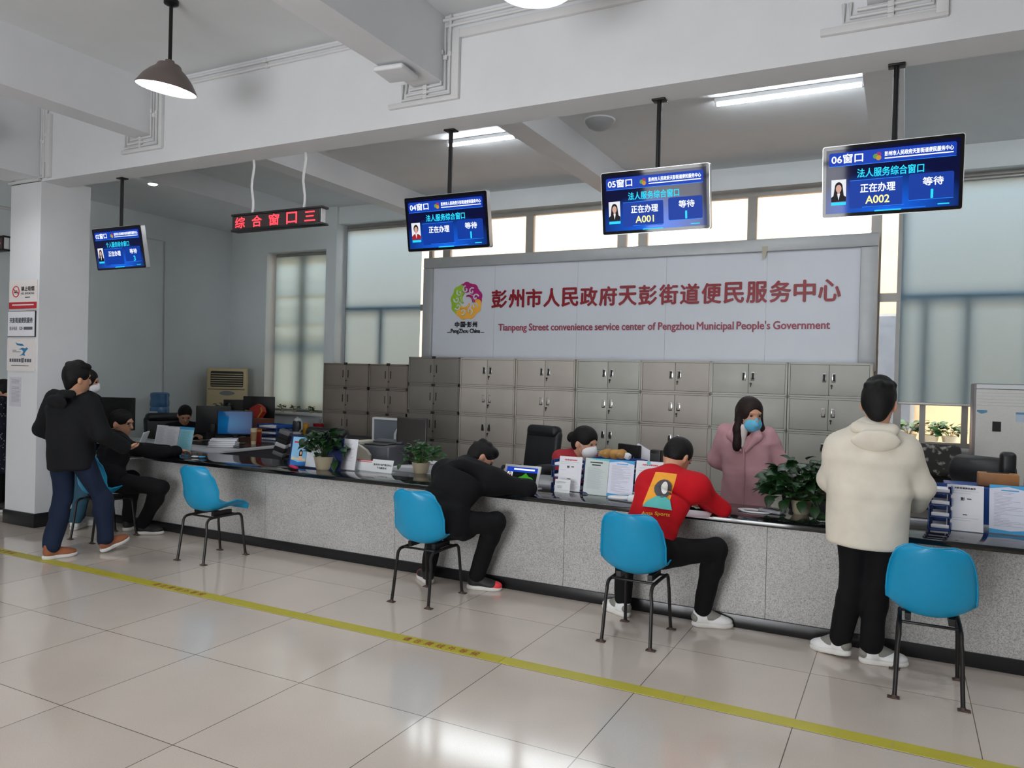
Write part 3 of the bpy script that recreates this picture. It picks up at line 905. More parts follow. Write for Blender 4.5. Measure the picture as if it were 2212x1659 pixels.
# round emblem of coloured cloud scrolls
(ex0, ez0), (ex1, ez1) = ux(974, 690), ux(1043, 609)
ecx, ecz, er = (ex0 + ex1) / 2, (ez0 + ez1) / 2, (ex1 - ex0) / 2
ery = (ez1 - ez0) / 2
for k, (nm, col, a0, a1) in enumerate((('magenta_scroll', (168, 24, 110), -8, 118), ('green_scroll', (150, 190, 50), 112, 232), ('orange_scroll', (238, 176, 60), 228, 356))):
    mb = MB()
    for j in range(7):
        a = R_(a0 + (a1 - a0) * (j + .5) / 7)
        rr = .30 if j % 2 else .24
        pn.disc(mb, ecx + er * .74 * math.cos(a), ecz + ery * .74 * math.sin(a), er * rr, .001, .004 + .0003 * j + .003 * k, ery * rr)
    # the inner hook of the scroll
    am = R_(a0 - 12)
    pts = []
    for j in range(13):
        q = j / 12
        a = am + R_(10) + q * R_(100); r = .50 - .26 * q
        pts.append(pn.p(ecx + er * r * math.cos(a), ecz + ery * r * math.sin(a), .010))
    mb.tube(pts, [er * (.10 - .06 * j / 12) for j in range(13)], 8)
    sc = mb.build(nm, mat(nm, col, rough=.4, var=.05), t, sm=0)
    wb = MB()
    for j in range(3):
        a = R_(a0 + (a1 - a0) * (j + .6) / 3.2)
        pts = []
        for q in range(15):
            b = a + q * .42; r = er * (.20 - .012 * q)
            pts.append(pn.p(ecx + er * .62 * math.cos(a) + r * math.cos(b), ecz + ery * .62 * math.sin(a) + r * math.sin(b) * ery / er, .0145))
        wb.tube(pts, er * .042, 6)
    wb.build('white_curl', M_SIGN, sc, sm=0)
mb = MB()
x0, z0 = ux(983, 707); x1, z1 = ux(1031, 695)
for i, ch in enumerate('中国·彭州'):
    if ch == '·':
        pn.disc(mb, x0 + (x1 - x0) * .5, (z0 + z1) / 2, .012, .001, .004); continue
    k = i if i < 2 else i
    xa = x0 + (x1 - x0) * (0, .26, 0, .56, .80)[i]
    pn.text(mb, ch, xa, z0, xa + (x1 - x0) * .19, z1, .001, .004, bold=.004)
x0, z0 = ux(974, 722); x1, z1 = ux(1037, 712)
pn.text(mb, 'PengZhou China', x0, z0, x1, z1 + .012, .001, .004, bold=.003)
for a, b in ((966, 973), (1038, 1046)):
    xa, za = ux(a, 718); xb, _ = ux(b, 718)
    pn.rect(mb, xa, za - .006, xb, za + .004, .001, .004)
mb.build('emblem_caption', M_INKD, t, sm=0)
a, b = ux(1655, 545)
mb = MB(); pn.poly(mb, [(a - .04, b + .06), (a + .03, b + .065), (a + .0, b - .07), (a - .035, b - .08)], .047, .049)
mb.build('tape_piece', mat('old_sticky_tape', (176, 170, 150), rough=.5), t, sm=0)

# ------------------------------------------------------------------ steel cabinets
M_STEEL = mat('grey_enamel_steel', (184, 176, 167), rough=.5, spec=.35, var=.05, scale=3)
M_STEELG = mat('greenish_grey_steel', (180, 179, 170), rough=.42, spec=.4, var=.06, scale=3)
M_STEELB = mat('brown_grey_steel', (128, 119, 110), rough=.5, spec=.35, var=.05, scale=3)
M_STEELB2 = mat('dark_green_grey_steel', (124, 120, 113), rough=.5, spec=.35, var=.06, scale=3)
M_GAP = mat('gap_shade_and_dark_fittings', (40, 38, 36), rough=.7)  # near-black for dark fittings and for shade painted into gaps and recesses
CABW = .853
def cabinet(label, cx, rows, pitch, style, m, w=CABW):
    d = .40
    t = thing('steel_cabinet', label, 'cabinet', (cx, 9.0, 0), group='steel file cabinets along the back wall')
    h = rows * pitch
    MB().span(-w / 2 + .002, w / 2 - .002, .008, d, 0, h, .003).build('body', m, t, world=False)
    fr = MB()
    for r in range(rows):
        z0, z1 = r * pitch, (r + 1) * pitch
        fr.span(-w / 2 + .003, -w / 2 + .024, -.006, .01, z0 + .002, z1 - .002).span(w / 2 - .024, w / 2 - .003, -.006, .01, z0 + .002, z1 - .002)
        fr.span(-w / 2 + .003, w / 2 - .003, -.006, .01, z0 + .002, z0 + .022).span(-w / 2 + .003, w / 2 - .003, -.006, .01, z1 - .022, z1 - .002)
    fr.build('frame', m, t, world=False)
    MB().span(-w / 2 + .02, w / 2 - .02, .004, .010, .02, h - .02).build('door_gap_shade', M_GAP, t, world=False)  # dark sheet behind the doors, painting shade into the gaps around them
    for r in range(rows):
        z0, z1 = r * pitch + .0255, (r + 1) * pitch - .0255
        for s in (-1, 1):
            xa, xb = (s * .0025, s * (w / 2 - .0275))
            dr = MB().span(min(xa, xb), max(xa, xb), -.004, .01, z0, z1, .0015).build('door', m, t, world=False)
            zc = z0 + (z1 - z0) * .58
            hx = s * .048
            if style == 'A':
                MB().span(hx - .021, hx + .021, -.0065, -.003, zc - .05, zc + .05, .001).build('handle', M_CHROME, dr, world=False)
                MB().span(hx - .012 + s * .003, hx + .012 + s * .003, -.0075, -.005, zc - .038, zc + .038).build('finger_recess', M_STEEL if (r % 2) else M_GAP, dr, world=False)
                if s == 1:
                    MB().cyl((hx - .02, -.004, zc - .085), (hx - .02, -.014, zc - .085), .012, n=12).box((hx - .02, -.017, zc - .105), (.009, .006, .035), .001).build('lock', M_BLACK, dr, world=False)
            else:
                MB().span(hx - .006, hx + .006, -.012, -.003, zc - .055, zc + .055, .002).build('handle', M_GAP, dr, world=False)
                if s == 1:
                    MB().cyl((.01, -.004, zc - .10), (.01, -.012, zc - .10), .010, n=10).build('lock', M_GAP, dr, world=False)
        if style == 'B':
            MB().span(-.03, .03, -.012, 0, (r + 1) * pitch - .022, (r + 1) * pitch + .012, .002).build('clasp', M_GAP, t, world=False)
    return t
XS = [-6.28, -5.425, -4.57, -3.71, -2.85, -2.01, -1.155, -0.30]
mid = [(a + b) / 2 for a, b in zip(XS[:-1], XS[1:])]
cA = cabinet('tall grey steel cabinet under the round emblem of the big sign', mid[1], 5, .384, 'A', M_STEEL)
dup(cA, (mid[2], 9.0, 0), 'tall grey steel cabinet behind the empty black leather office chair')
cG = cabinet('tall greenish grey steel cabinet behind the clerk in the white mask', mid[3], 5, .384, 'A', M_STEELG)
dup(cA, (mid[4], 9.0, 0), 'tall grey steel cabinet directly behind the man in the red sweater')
dup(cG, (mid[5], 9.0, 0), 'tall steel cabinet behind the woman in the pink coat')
dup(cG, (mid[6], 9.0, 0), 'tall steel cabinet at the right end of the row, beside the white jacket')
cabinet('tall dark grey steel cabinet at the left end of the tall row', mid[0], 5, .385, 'B', M_STEELB2)
cB = cabinet('low brown grey steel cabinet beside the green blind, leftmost of all cabinets', -7.41, 5, .363, 'B', M_STEELB)
cabinet('low brown grey steel cabinet against the tall dark cabinet, behind the white edged board', -6.632, 5, .363, 'B', M_STEELB, w=.69)

# ------------------------------------------------------------------ notices on the pillar
def flat_sign(name, label, u0, v0, u1, v1, m, th=.012, y=4.72, cat='sign'):
    a, b = at(u0, v1, y=y), at(u1, v0, y=y)
    t = thing(name, label, cat, tuple(a))
    p = Panel((a.x, y - th, a.z), (b.x - a.x, 0, 0), (0, 0, b.z - a.z))
    p.rect(MB(), 0, 0, p.w, p.h, -th + .0005, 0).build('board', m, t, sm=0)
    return t, p
M_BOARD = mat('white_sign_board', (228, 222, 220), rough=.4, var=.02)
t, p = flat_sign('no_smoking_sign', 'white no smoking sign with a red bottom band, topmost on the pillar', 22, 604, 83, 668, M_BOARD)
p.rect(MB(), 0, 0, p.w, p.h * .235, .0002, .0012).build('red_band', mat('sign_red', (186, 26, 44), rough=.4), t, sm=0)
mb = MB(); p.ring(mb, p.w * .25, p.h * .61, p.w * .115, .005, .001); 
mb.tube([p.p(p.w * .165, p.h * .69, .001), p.p(p.w * .335, p.h * .53, .001)], .004, 6)
mb.build('red_ring', M_REDINK, t, sm=0)
mb = MB(); p.rect(mb, p.w * .18, p.h * .56, p.w * .32, p.h * .60, .001, .0016)
p.rect(mb, p.w * .18, p.h * .62, p.w * .30, p.h * .65, .001, .0016)
p.text(mb, '禁止吸烟', p.w * .44, p.h * .62, p.w * .90, p.h * .78, .001, bold=.002)
p.text(mb, 'NO SMOKING', p.w * .44, p.h * .50, p.w * .90, p.h * .57, .001, bold=.001)
p.rect(mb, p.w * .58, p.h * .385, p.w * .76, p.h * .41, .001, .0016)
mb.build('black_lettering', M_INKD, t, sm=0)
mb = MB(); p.rect(mb, p.w * .12, p.h * .115, p.w * .90, p.h * .16, .0014, .0018); mb.build('white_line', M_BOARD, t, sm=0)
t, p = flat_sign('notice_sign', 'white notice board in a dark frame, second from the top on the pillar', 19, 671, 79, 728, M_INKD)
p.rect(MB(), .006, .006, p.w - .006, p.h - .006, .0005, .003).build('white_face', M_PAPER, t, sm=0)
mb = MB(); p.text(mb, '天彭街道便民服务', p.w * .08, p.h * .54, p.w * .92, p.h * .74, .0035, bold=.003)
p.text(mb, '投诉电话', p.w * .08, p.h * .26, p.w * .36, p.h * .40, .0035, bold=.001)
p.text(mb, '028-', p.w * .44, p.h * .27, p.w * .58, p.h * .39, .0035, bold=.001)
p.rect(mb, p.w * .60, p.h * .275, p.w * .92, p.h * .385, .0033, .0036)
mb.build('lettering', M_INK, t, sm=0)
t, p = flat_sign('bird_sign', 'cream sign with a blue flying bird, third from the top on the pillar', 17, 731, 78, 800, M_BOARD)
mb = MB()
W_, H_ = p.w, p.h
p.poly(mb, [(W_ * .30, H_ * .88), (W_ * .40, H_ * .84), (W_ * .56, H_ * .83), (W_ * .63, H_ * .77), (W_ * .50, H_ * .765), (W_ * .37, H_ * .79)], .0005, .0012)
p.poly(mb, [(W_ * .42, H_ * .66), (W_ * .56, H_ * .71), (W_ * .66, H_ * .69), (W_ * .72, H_ * .72), (W_ * .77, H_ * .68), (W_ * .70, H_ * .62), (W_ * .64, H_ * .54), (W_ * .66, H_ * .46), (W_ * .58, H_ * .48), (W_ * .46, H_ * .46), (W_ * .57, H_ * .53), (W_ * .60, H_ * .60), (W_ * .54, H_ * .65)], .0005, .0012)
mb.build('blue_bird', mat('bird_blue', (40, 120, 168), rough=.5), t, sm=0)
mb = MB()
p.rect(mb, W_ * .20, H_ * .575, W_ * .50, H_ * .59, .0005, .001); p.rect(mb, W_ * .20, H_ * .625, W_ * .34, H_ * .64, .0005, .001)
for i in range(5):
    x = W_ * (.10 + .085 * i); p.rect(mb, x, H_ * .27, x + W_ * .065, H_ * .37, .0005, .001)
p.text(mb, '都', W_ * .52, H_ * .25, W_ * .63, H_ * .40, .001, bold=.002)
for i in range(3):
    x = W_ * (.65 + .085 * i); p.rect(mb, x, H_ * .27, x + W_ * .065, H_ * .37, .0005, .001)
p.rect(mb, W_ * .17, H_ * .15, W_ * .80, H_ * .17, .0005, .001)
mb.build('dark_lettering', M_INK, t, sm=0)
t, p = flat_sign('paper_notice', 'sheet of paper taped on the pillar below the three signs', 20, 815, 46, 877, mat('greyish_paper', (204, 202, 212), rough=.8, var=.02), th=.002, cat='notice')
mb = MB()
for v in (.90, .85, .80, .66, .61):
    p.rect(mb, p.w * .2, p.h * v - .004, p.w * .85, p.h * v + .004, .0004, .0008)
for k in range(9):
    p.rect(mb, p.w * .2, p.h * (.52 - .045 * k) - .003, p.w * .88, p.h * (.52 - .045 * k) + .003, .0004, .0008)
mb.build('printed_line', M_INKL, t, sm=0)

# ------------------------------------------------------------------ air conditioners and water dispenser
a = at(490, 795, y=8.72)
W_, H_ = .60, a.z
t = thing('air_conditioner', 'cream floor standing air conditioner in the back left corner', 'air conditioner', (a.x, 8.72, 0), R_(40))
M_ACC = mat('yellowed_cream_plastic', (196, 180, 140), rough=.45, var=.03)
MB().span(-W_ / 2, W_ / 2, 0, .30, 0.0, H_, .025).build('body', M_ACC, t, world=False)
p = Panel((-W_ / 2, 0, 0), (W_, 0, 0), (0, 0, H_))
mb = MB(); p.rect(mb, W_ * .10, H_ - .30, W_ * .92, H_ - .05, -.002, .002, .02); mb.build('air_outlet', mat('dark_air_outlet', (28, 24, 20), rough=.6), t, world=False, sm=0)
mb = MB()
for k in range(6):
    mb.box((W_ * .01, -.004, H_ - .275 + k * .036), (W_ * .80, .012, .012), .003)
mb.build('outlet_slat', M_ACC, t, world=False)
mb = MB(); p.disc(mb, W_ * .52, H_ - .40, W_ * .19, .0, .004, .035); mb.build('oval_badge', mat('grey_badge', (96, 98, 100), rough=.3), t, world=False, sm=0)
mb = MB(); p.rect(mb, W_ * .04, H_ - .345, W_ * .96, H_ - .335, .0, .001); mb.build('panel_gap', M_GAP, t, world=False, sm=0)

a = at(2104, 828, y=8.6)
t = thing('air_conditioner', 'tall white floor standing air conditioner at the right edge below the blind', 'air conditioner', (a.x + .24, 8.6, 0))
W_, H_ = .47, a.z
MB().span(a.x, a.x + W_, 8.6, 8.98, 0, H_, .012).build('body', mat('mauve_grey_metal', (132, 124, 128), rough=.4, metal=.2), t)
p = Panel((a.x, 8.598, 0), (W_, 0, 0), (0, 0, H_))
mb = MB(); p.rect(mb, .022, .06, W_ - .045, H_ - .055, 0, .012, .006); mb.build('front_panel', mat('textured_white_panel', (222, 220, 214), rough=.5, var=.03, scale=60), t)
mb = MB(); p.rect(mb, .022, H_ - .048, W_ - .045, H_ - .008, 0, .012, .004); mb.build('top_cap', M_WHITEP, t)
mb = MB()
for k in range(5):
    p.rect(mb, .03, H_ - .09 - k * .03, W_ - .055, H_ - .088 - k * .03, .012, .0128)
mb.build('louvre_line', M_INKL, t, sm=0)
mb = MB(); p.rect(mb, .16, H_ - .455, .23, H_ - .36, .012, .016, .004); mb.build('display_window', M_BLACK, t)
mb = MB(); p.poly(mb, [(.03, H_ - .255), (.115, H_ - .255), (.115, H_ - .275), (.07, H_ - .292), (.03, H_ - .272)], .012, .013); p.rect(mb, W_ - .125, H_ - .285, W_ - .055, H_ - .265, .012, .013)
mb.build('blue_sticker', mat('blue_sticker', (96, 150, 186), rough=.4), t, sm=0)
mb = MB(); p.rect(mb, W_ - .125, H_ - .355, W_ - .055, H_ - .287, .012, .0128); mb.build('energy_label', mat('pale_blue_label', (190, 204, 222), rough=.5), t, sm=0)

a = at(345, 870, x=-9.72)
t = thing('water_dispenser', 'water dispenser with a blue bottle against the grey left wall', 'water dispenser', (a.x, a.y, 0))
MB().box((0, 0, .47), (.30, .30, .94), .02).build('cabinet', M_WHITEP, t, world=False)
MB().lathe([(.0, 1.315), (.10, 1.315), (.128, 1.30), (.132, 1.27), (.124, 1.225), (.132, 1.18), (.132, 1.12), (.124, 1.10), (.132, 1.075), (.132, 1.0), (.10, .965), (.05, .955), (.04, .93)], n=32).build('water_bottle', mat('blue_water_bottle', (70, 118, 168), rough=.12, spec=.6, var=.1, scale=6), t, world=False)
mb = MB()
for k in range(9):
    a0 = R_(-130 + k * 9); a1 = R_(-130 + (k + 1) * 9)
    mb.add([(.1345 * math.cos(a0), .1345 * math.sin(a0), 1.005), (.1345 * math.cos(a1), .1345 * math.sin(a1), 1.005), (.1345 * math.cos(a1), .1345 * math.sin(a1), 1.04), (.1345 * math.cos(a0), .1345 * math.sin(a0), 1.04)], [(0, 1, 2, 3)])
mb.build('bottle_label', mat('white_bottle_label', (210, 220, 235), rough=.4), t, world=False, sm=0)
# ------------------------------------------------------------------ blue shell chairs
M_SHELL = mat('blue_fibreglass_shell', (0, 140, 186), rough=.36, spec=.5, var=.05, scale=5, bump=.03, bscale=90)
M_LEG = mat('worn_black_chair_tube', (30, 27, 27), rough=.45, metal=.35, var=.25, scale=20)
M_FOOT = mat('rusty_brown_foot_plate', (70, 52, 46), rough=.7, var=.2, scale=30)
def make_chair(label):
    t = thing('shell_chair', label, 'chair', (0, 0, 0), group='blue shell chairs along the counter')
    prof = [(.245, .425, .165), (.235, .446, .185), (.17, .452, .20), (.08, .440, .206), (-.02, .428, .210), (-.10, .430, .214), (-.165, .452, .218), (-.20, .50, .220),
            (-.222, .57, .218), (-.240, .64, .212), (-.256, .71, .202), (-.268, .765, .190), (-.274, .80, .172), (-.277, .822, .140), (-.278, .832, .10)]
    nu = 17
    def row(k, off):
        y, z, w = prof[k]
        y0, z0, _ = prof[max(k - 1, 0)]; y1, z1, _ = prof[min(k + 1, len(prof) - 1)]
        tg = Vector((0, y1 - y0, z1 - z0)).normalized()
        n = Vector((0, tg.z, -tg.y))                       # towards the sitter
        if n.y < 0 and k > 6: n = -n
        if k <= 6 and n.z < 0: n = -n
        out = []
        bk = min(1, max(0, (k - 4) / 4.0))
        for i in range(nu):
            u = -1 + 2 * i / (nu - 1)
            cur = abs(u) ** 2.2
            lift = (.085 * (1 - .35 * bk) if k > 2 else (.0, .02, .05)[k]) * cur * (1 if k < 9 else max(0, 1 - (k - 8) / 3))
            fwd = .085 * bk * cur * (1 if k < 11 else .8)
            p = Vector((w * u * (1 - .02 * cur), y + fwd, z + lift))
            out.append(p + n * off)
        return out
    m = len(prof)
    A = [row(k, .003) for k in range(m)]; B = [row(k, -.004) for k in range(m)]
    vs = [p for r in A for p in r] + [p for r in B for p in r]
    fs = []
    N = m * nu
    for k in range(m - 1):
        for i in range(nu - 1):
            fs.append((k * nu + i, k * nu + i + 1, (k + 1) * nu + i + 1, (k + 1) * nu + i))
            fs.append((N + k * nu + i, N + (k + 1) * nu + i, N + (k + 1) * nu + i + 1, N + k * nu + i + 1))
    rim = [k * nu for k in range(m)] + [(m - 1) * nu + i for i in range(1, nu)] + [k * nu + nu - 1 for k in range(m - 2, -1, -1)] + [i for i in range(nu - 2, 0, -1)]
    for a, b in zip(rim, rim[1:] + rim[:1]):
        fs.append((a, b, N + b, N + a))
    mb = MB(); mb.add(vs, fs)
    rimpts = [A[k][0] * .5 + B[k][0] * .5 for k in range(m)] + [A[m - 1][i] * .5 + B[m - 1][i] * .5 for i in range(1, nu)] + [A[k][nu - 1] * .5 + B[k][nu - 1] * .5 for k in range(m - 2, -1, -1)] + [A[0][i] * .5 + B[0][i] * .5 for i in range(nu - 2, 0, -1)]
    mb.tube(rimpts, .0062, 8, closed=True)
    sh = mb.build('seat_shell', M_SHELL, t, world=False, sm=60)
    fix_normals(sh)
    for sx in (-1, 1):
        xb, xt = sx * .16, sx * .145
        for sy in (-1, 1):
            yb = sy * .235
            pts = [(xb, yb, .0), (xb - sx * .004, yb * .94, .10), (xt + sx * .006, yb * .84, .28)]
            for k in range(6):
                a = R_(90 * k / 5)
                pts.append((xt, sy * (.195 - .05 * (1 - math.cos(a))), .335 + .05 * math.sin(a)))
            pts.append((xt, sy * .02, .388))
            lg = MB().tube(pts, .0115, 10).build('leg', M_LEG, t, world=False)
            MB().box((xb + sx * .004, yb, .004), (.06, .036, .007), .002).cyl((xb, yb, .004), (xb - sx * .001, yb, .02), .018, .012, n=12).build('foot_plate', M_FOOT, lg, world=False)
        MB().tube([(xt, -.03, .388), (xt, .03, .388)], .0115, 10).build('side_rail', M_LEG, t, world=False)
    for y in (-.125, .125):
        MB().box((0, y, .388), (.29, .022, .012), .003).build('cross_rail', M_LEG, t, world=False)
    MB().span(-.12, -.09, -.1, .1, .392, .43).span(.09, .12, -.1, .1, .392, .43).build('seat_mount', M_LEG, t, world=False)
    return t
ch = make_chair('blue shell chair with the man in black glasses sitting on it, beside the pillar')
ch.location = (-6.915, 4.825, 0); WM[ch.name] = Matrix.Translation(ch.location)
dup(ch, (-5.42, 4.82, 0), 'empty blue shell chair alone before the counter, second from the pillar')
dup(ch, (-3.135, 4.815, 0), 'blue shell chair under the man in black who bends over the counter')
dup(ch, (-1.51, 4.83, 0), 'blue shell chair under the man in the red sweater')
dup(ch, (0.16, 4.83, 0), 'empty blue shell chair beside the standing man in the white jacket')

# ------------------------------------------------------------------ office furniture behind the counter
M_LEATHER = mat('black_leather', (24, 25, 29), rough=.42, var=.15, bump=.15, bscale=140)
def office_chair(label, x, y, rz, ht=1.02, w=.50):
    t = thing('office_chair', label, 'office chair', (x, y, 0), rz)
    b = MB().box((0, .24, ht - .32), (w, .10, .62), .05, rx=R_(-8), seg=4)
    b.build('backrest', M_LEATHER, t, world=False)
    MB().box((0, .27, ht - .03), (w * .92, .14, .13), .055, rx=R_(-8), seg=4).build('headrest', M_LEATHER, t, world=False)
    MB().box((0, 0, .46), (w, .50, .11), .045, seg=4).build('seat', M_LEATHER, t, world=False)
    for s in (-1, 1):
        MB().tube([(s * (w / 2 + .02), .2, .52), (s * (w / 2 + .04), .2, .68), (s * (w / 2 + .04), -.08, .69), (s * (w / 2 + .03), -.14, .62)], .02, 8).build('armrest', M_BLACK, t, world=False)
    MB().cyl((0, 0, .10), (0, 0, .42), .03, n=14).build('gas_column', M_BLACKM, t, world=False)
    bm_ = MB()
    for k in range(5):
        a = 2 * PI * k / 5
        bm_.tube([(0, 0, .11), (.28 * math.cos(a), .28 * math.sin(a), .065)], [.025, .015], 8)
        bm_.ell((.28 * math.cos(a), .28 * math.sin(a), .03), (.03, .03, .03), nu=10, nv=6)
    bm_.build('star_base', M_BLACK, t, world=False)
    return t
office_chair('black leather office chair standing empty behind the white tablet', at(1143, 1000, y=7.45).x, 7.40, R_(-16), 1.115, .48)
office_chair('black office chair behind the coloured leaflets on the counter', at(678, 960, y=6.75).x, 6.75, R_(8), .985, .60)
office_chair('black office chair behind the seated clerk on the far left', -9.12, 7.36, R_(75), 1.0, .56)
office_chair('black office chair half hidden behind the bushy plant on the right', at(1735, 1010, y=7.0).x, 7.1, R_(-20), .92, .5)

M_DESKTOP = mat('pale_grey_desk_top', (186, 188, 192), rough=.35, var=.02)
M_DESKSIDE = mat('dark_desk_panel', (56, 56, 62), rough=.5, var=.05)
def desk(label, x0, x1, y0, y1, top=None, z=.75):
    t = thing('work_desk', label, 'desk', ((x0 + x1) / 2, (y0 + y1) / 2, 0))
    MB().span(x0, x1, y0, y1, z - .03, z, .006).build('desk_top', top or M_DESKTOP, t)
    for x in (x0 + .03, x1 - .03):
        MB().span(x - .015, x + .015, y0 + .04, y1 - .04, 0, z - .03).build('side_panel', M_DESKSIDE, t)
    MB().span(x0 + .05, x1 - .05, y1 - .08, y1 - .06, .25, z - .03).build('back_panel', M_DESKSIDE, t)
    return t
M_DARKTOP = mat('dark_glass_desk_top', (36, 44, 48), rough=.15, var=.1)
desk('desk with a pale edge reaching back from the counter under the blue screen', -8.15, -6.85, 6.02, 7.75)
MB_ = MB().span(-8.05, -6.92, 6.5, 7.7, .7505, .7535).build('desk_mat', M_DARKTOP)
tag(MB_, 'dark mat spread on the desk under the blue screen', 'desk mat')
desk('desk behind the counter at the far left, under the monitor behind the man in glasses', -9.3, -8.2, 6.02, 6.68)
desk('dark desk along the back wall under the green blind', -9.2, -6.4, 8.15, 8.96, M_DESKSIDE)
desk('desk carrying the cream printer behind the counter', -5.35, -3.75, 6.02, 6.62)
desk('desk behind the counter in front of the clerk in the white mask', -3.05, -1.62, 6.02, 6.62)
desk('desk behind the counter at the right edge', -.40, 1.9, 6.02, 6.70)

def monitor(label, x, y, rz, w, h, z=.75, screen=None, stand=True):
    t = thing('computer_monitor', label, 'monitor', (x, y, z), rz)
    zb = .11
    MB().box((0, .02, zb + h / 2), (w, .035, h), .008).build('housing', M_BLACK, t, world=False)
    p = Panel((-w / 2 + .014, .0015, zb + .018), (w - .028, 0, 0), (0, 0, h - .032))
    s = p.rect(MB(), 0, 0, p.w, p.h, 0, .0012).build('screen', screen or mat('switched_off_screen', (26, 21, 18), rough=.35, spec=.12), t, world=False, sm=0)
    MB().box((0, .05, .12), (.06, .03, .2), .006).build('stand', M_BLACK, t, world=False)
    MB().box((0, .05, .008), (.24, .17, .014), .006).build('base', M_BLACK, t, world=False)
    return t, p, s
M_DESKSCR = screen_material('lit_desktop_screen', (8, 34, 92), (10, 104, 158), .62, .35, .5, .8)
M_DESKSCR.node_tree.nodes['Principled BSDF'].inputs['Specular IOR Level'].default_value = .05
a = at(507, 945, y=6.85)
monitor('computer monitor with a lit plain blue desktop on the left desk', a.x, 6.85, R_(38), .43, .31, screen=M_DESKSCR)
a = at(452, 945, y=6.92)
monitor('dark monitor turned away, left of the blue lit screen', a.x - .02, 7.0, R_(222), .42, .34)
a = at(520, 905, y=8.5)
monitor('dark monitor on the back desk behind the potted plant', at(514, 900, y=8.45).x, 8.45, R_(215), .42, .33, z=.78)
monitor('tall dark monitor on the back desk beside the green blind', at(560, 900, y=8.55).x, 8.55, R_(205), .48, .34, z=.83)
monitor('dark monitor with a brownish screen beside the printer', at(880, 980, y=6.44).x + .03, 6.46, R_(16), .32, .40, z=.72)
monitor('dark monitor behind the head of the man in glasses', at(252, 900, y=6.4).x, 6.4, R_(215), .46, .42, z=.75)
monitor('black monitor turned sideways behind the notices on the counter', at(1362, 965, y=6.52).x, 6.54, R_(152), .27, .19, z=.80)
t = thing('loudspeaker', 'slim black desktop speaker left of the red sweater man', 'speaker', (at(1419, 970, y=6.3).x, 6.3, .75), R_(-12))
MB().box((0, 0, .17), (.10, .07, .34), .012).build('cabinet', M_BLACK, t, world=False)
MB().box((0, -.036, .17), (.075, .004, .28), .006).build('grille', mat('grey_grille', (52, 52, 56), rough=.7), t, world=False)

# ------------------------------------------------------------------ papers, stands and small things on the counter
ZC = .748
def stand(name, label, cat, u0, v0, u1, v1, vtop, lean=.05, clear=True, th=.004, back=None):
    a, b = at(u0, v0, z=ZC), at(u1, v1, z=ZC)
    yb = (a.y + b.y) / 2 if abs(a.y - b.y) < .25 else max(a.y, b.y)
    a, b = at(u0, v0, y=yb), at(u1, v1, y=yb)
    a.z = b.z = ZC + .003
    top = at(u0, vtop, y=yb + lean)
    h = top.z - a.z
    t = thing(name, label, cat, ((a.x + b.x) / 2, yb, ZC))
    p = Panel((a.x, yb, a.z), (b.x - a.x, 0, 0), (0, lean, h))
    mb = p.rect(MB(), 0, 0, p.w, p.h, -th, 0)
    mb.build('clear_plate' if clear else 'board', M_ACRYL if clear else (back or M_WHITEP), t, sm=0)
    ft = MB().span(a.x, b.x, yb - .004, yb + lean + .03, ZC, ZC + .003)
    ft.build('foot', M_ACRYL if clear else (back or M_WHITEP), t)
    return t, p
def sheet(t, p, x0, y0, x1, y1, m=None, d=.001, name='sheet'):
    return p.rect(MB(), x0, y0, x1, y1, d, d + .0008).build(name, m or M_PAPER, t, sm=0)
def lines(t, p, x0, x1, ytop, n, pitch, m=None, th=.0022, seed=1, d=.0022, ragged=.35, parent=None):
    r = random.Random(seed)
    mb = MB()
    for k in range(n):
        e = x1 - (x1 - x0) * ragged * r.random()
        p.rect(mb, x0, ytop - k * pitch - th, e, ytop - k * pitch, d, d + .0004)
    return mb.build('printed_line', m or M_INKL, parent or t, sm=0)

# left: white sheets and a blue leaflet
t, p = stand('document_stand', 'stand with two white sheets and a blue leaflet beside the man in glasses', 'document stand', 331, 971, 411, 980, 917)
s = sheet(t, p, 0, 0, p.w * .30, p.h); lines(t, p, p.w * .03, p.w * .26, p.h * .9, 22, p.h * .036, parent=s)
s = sheet(t, p, p.w * .305, 0, p.w * .62, p.h * .97); lines(t, p, p.w * .33, p.w * .58, p.h * .85, 18, p.h * .04, parent=s, seed=2)
s = sheet(t, p, p.w * .63, 0, p.w, p.h * 1.0, mat('pale_blue_leaflet', (150, 205, 222), rough=.5, var=.03), name='leaflet')
lines(t, p, p.w * .67, p.w * .96, p.h * .82, 18, p.h * .038, M_TEALP, parent=s, seed=3, th=.004)
mb = MB(); p.rect(mb, p.w * .63, 0, p.w, p.h * .08, .002, .0026); p.rect(mb, p.w * .63, p.h * .9, p.w, p.h, .002, .0026); mb.build('blue_band', M_CYANP, s, sm=0)
# tablet seen from the side beside it
t = thing('tablet_display', 'white framed tablet display turned sideways beside the man in glasses', 'tablet', (at(300, 972, z=ZC).x, at(300, 972, z=ZC).y, ZC), R_(-48))
p = Panel((-.16, .0, .004), (.32, 0, 0), (0, .07, .20))
p.rect(MB(), 0, 0, p.w, p.h, -.012, 0, .012).build('housing', M_WHITEP, t, world=False)
p.rect(MB(), .02, .02, p.w - .02, p.h - .02, 0, .001).build('screen', mat('dim_grey_screen', (70, 72, 74), rough=.15), t, world=False, sm=0)
MB().box((0, .09, .006), (.2, .12, .012), .005).build('foot', M_WHITEP, t, world=False)
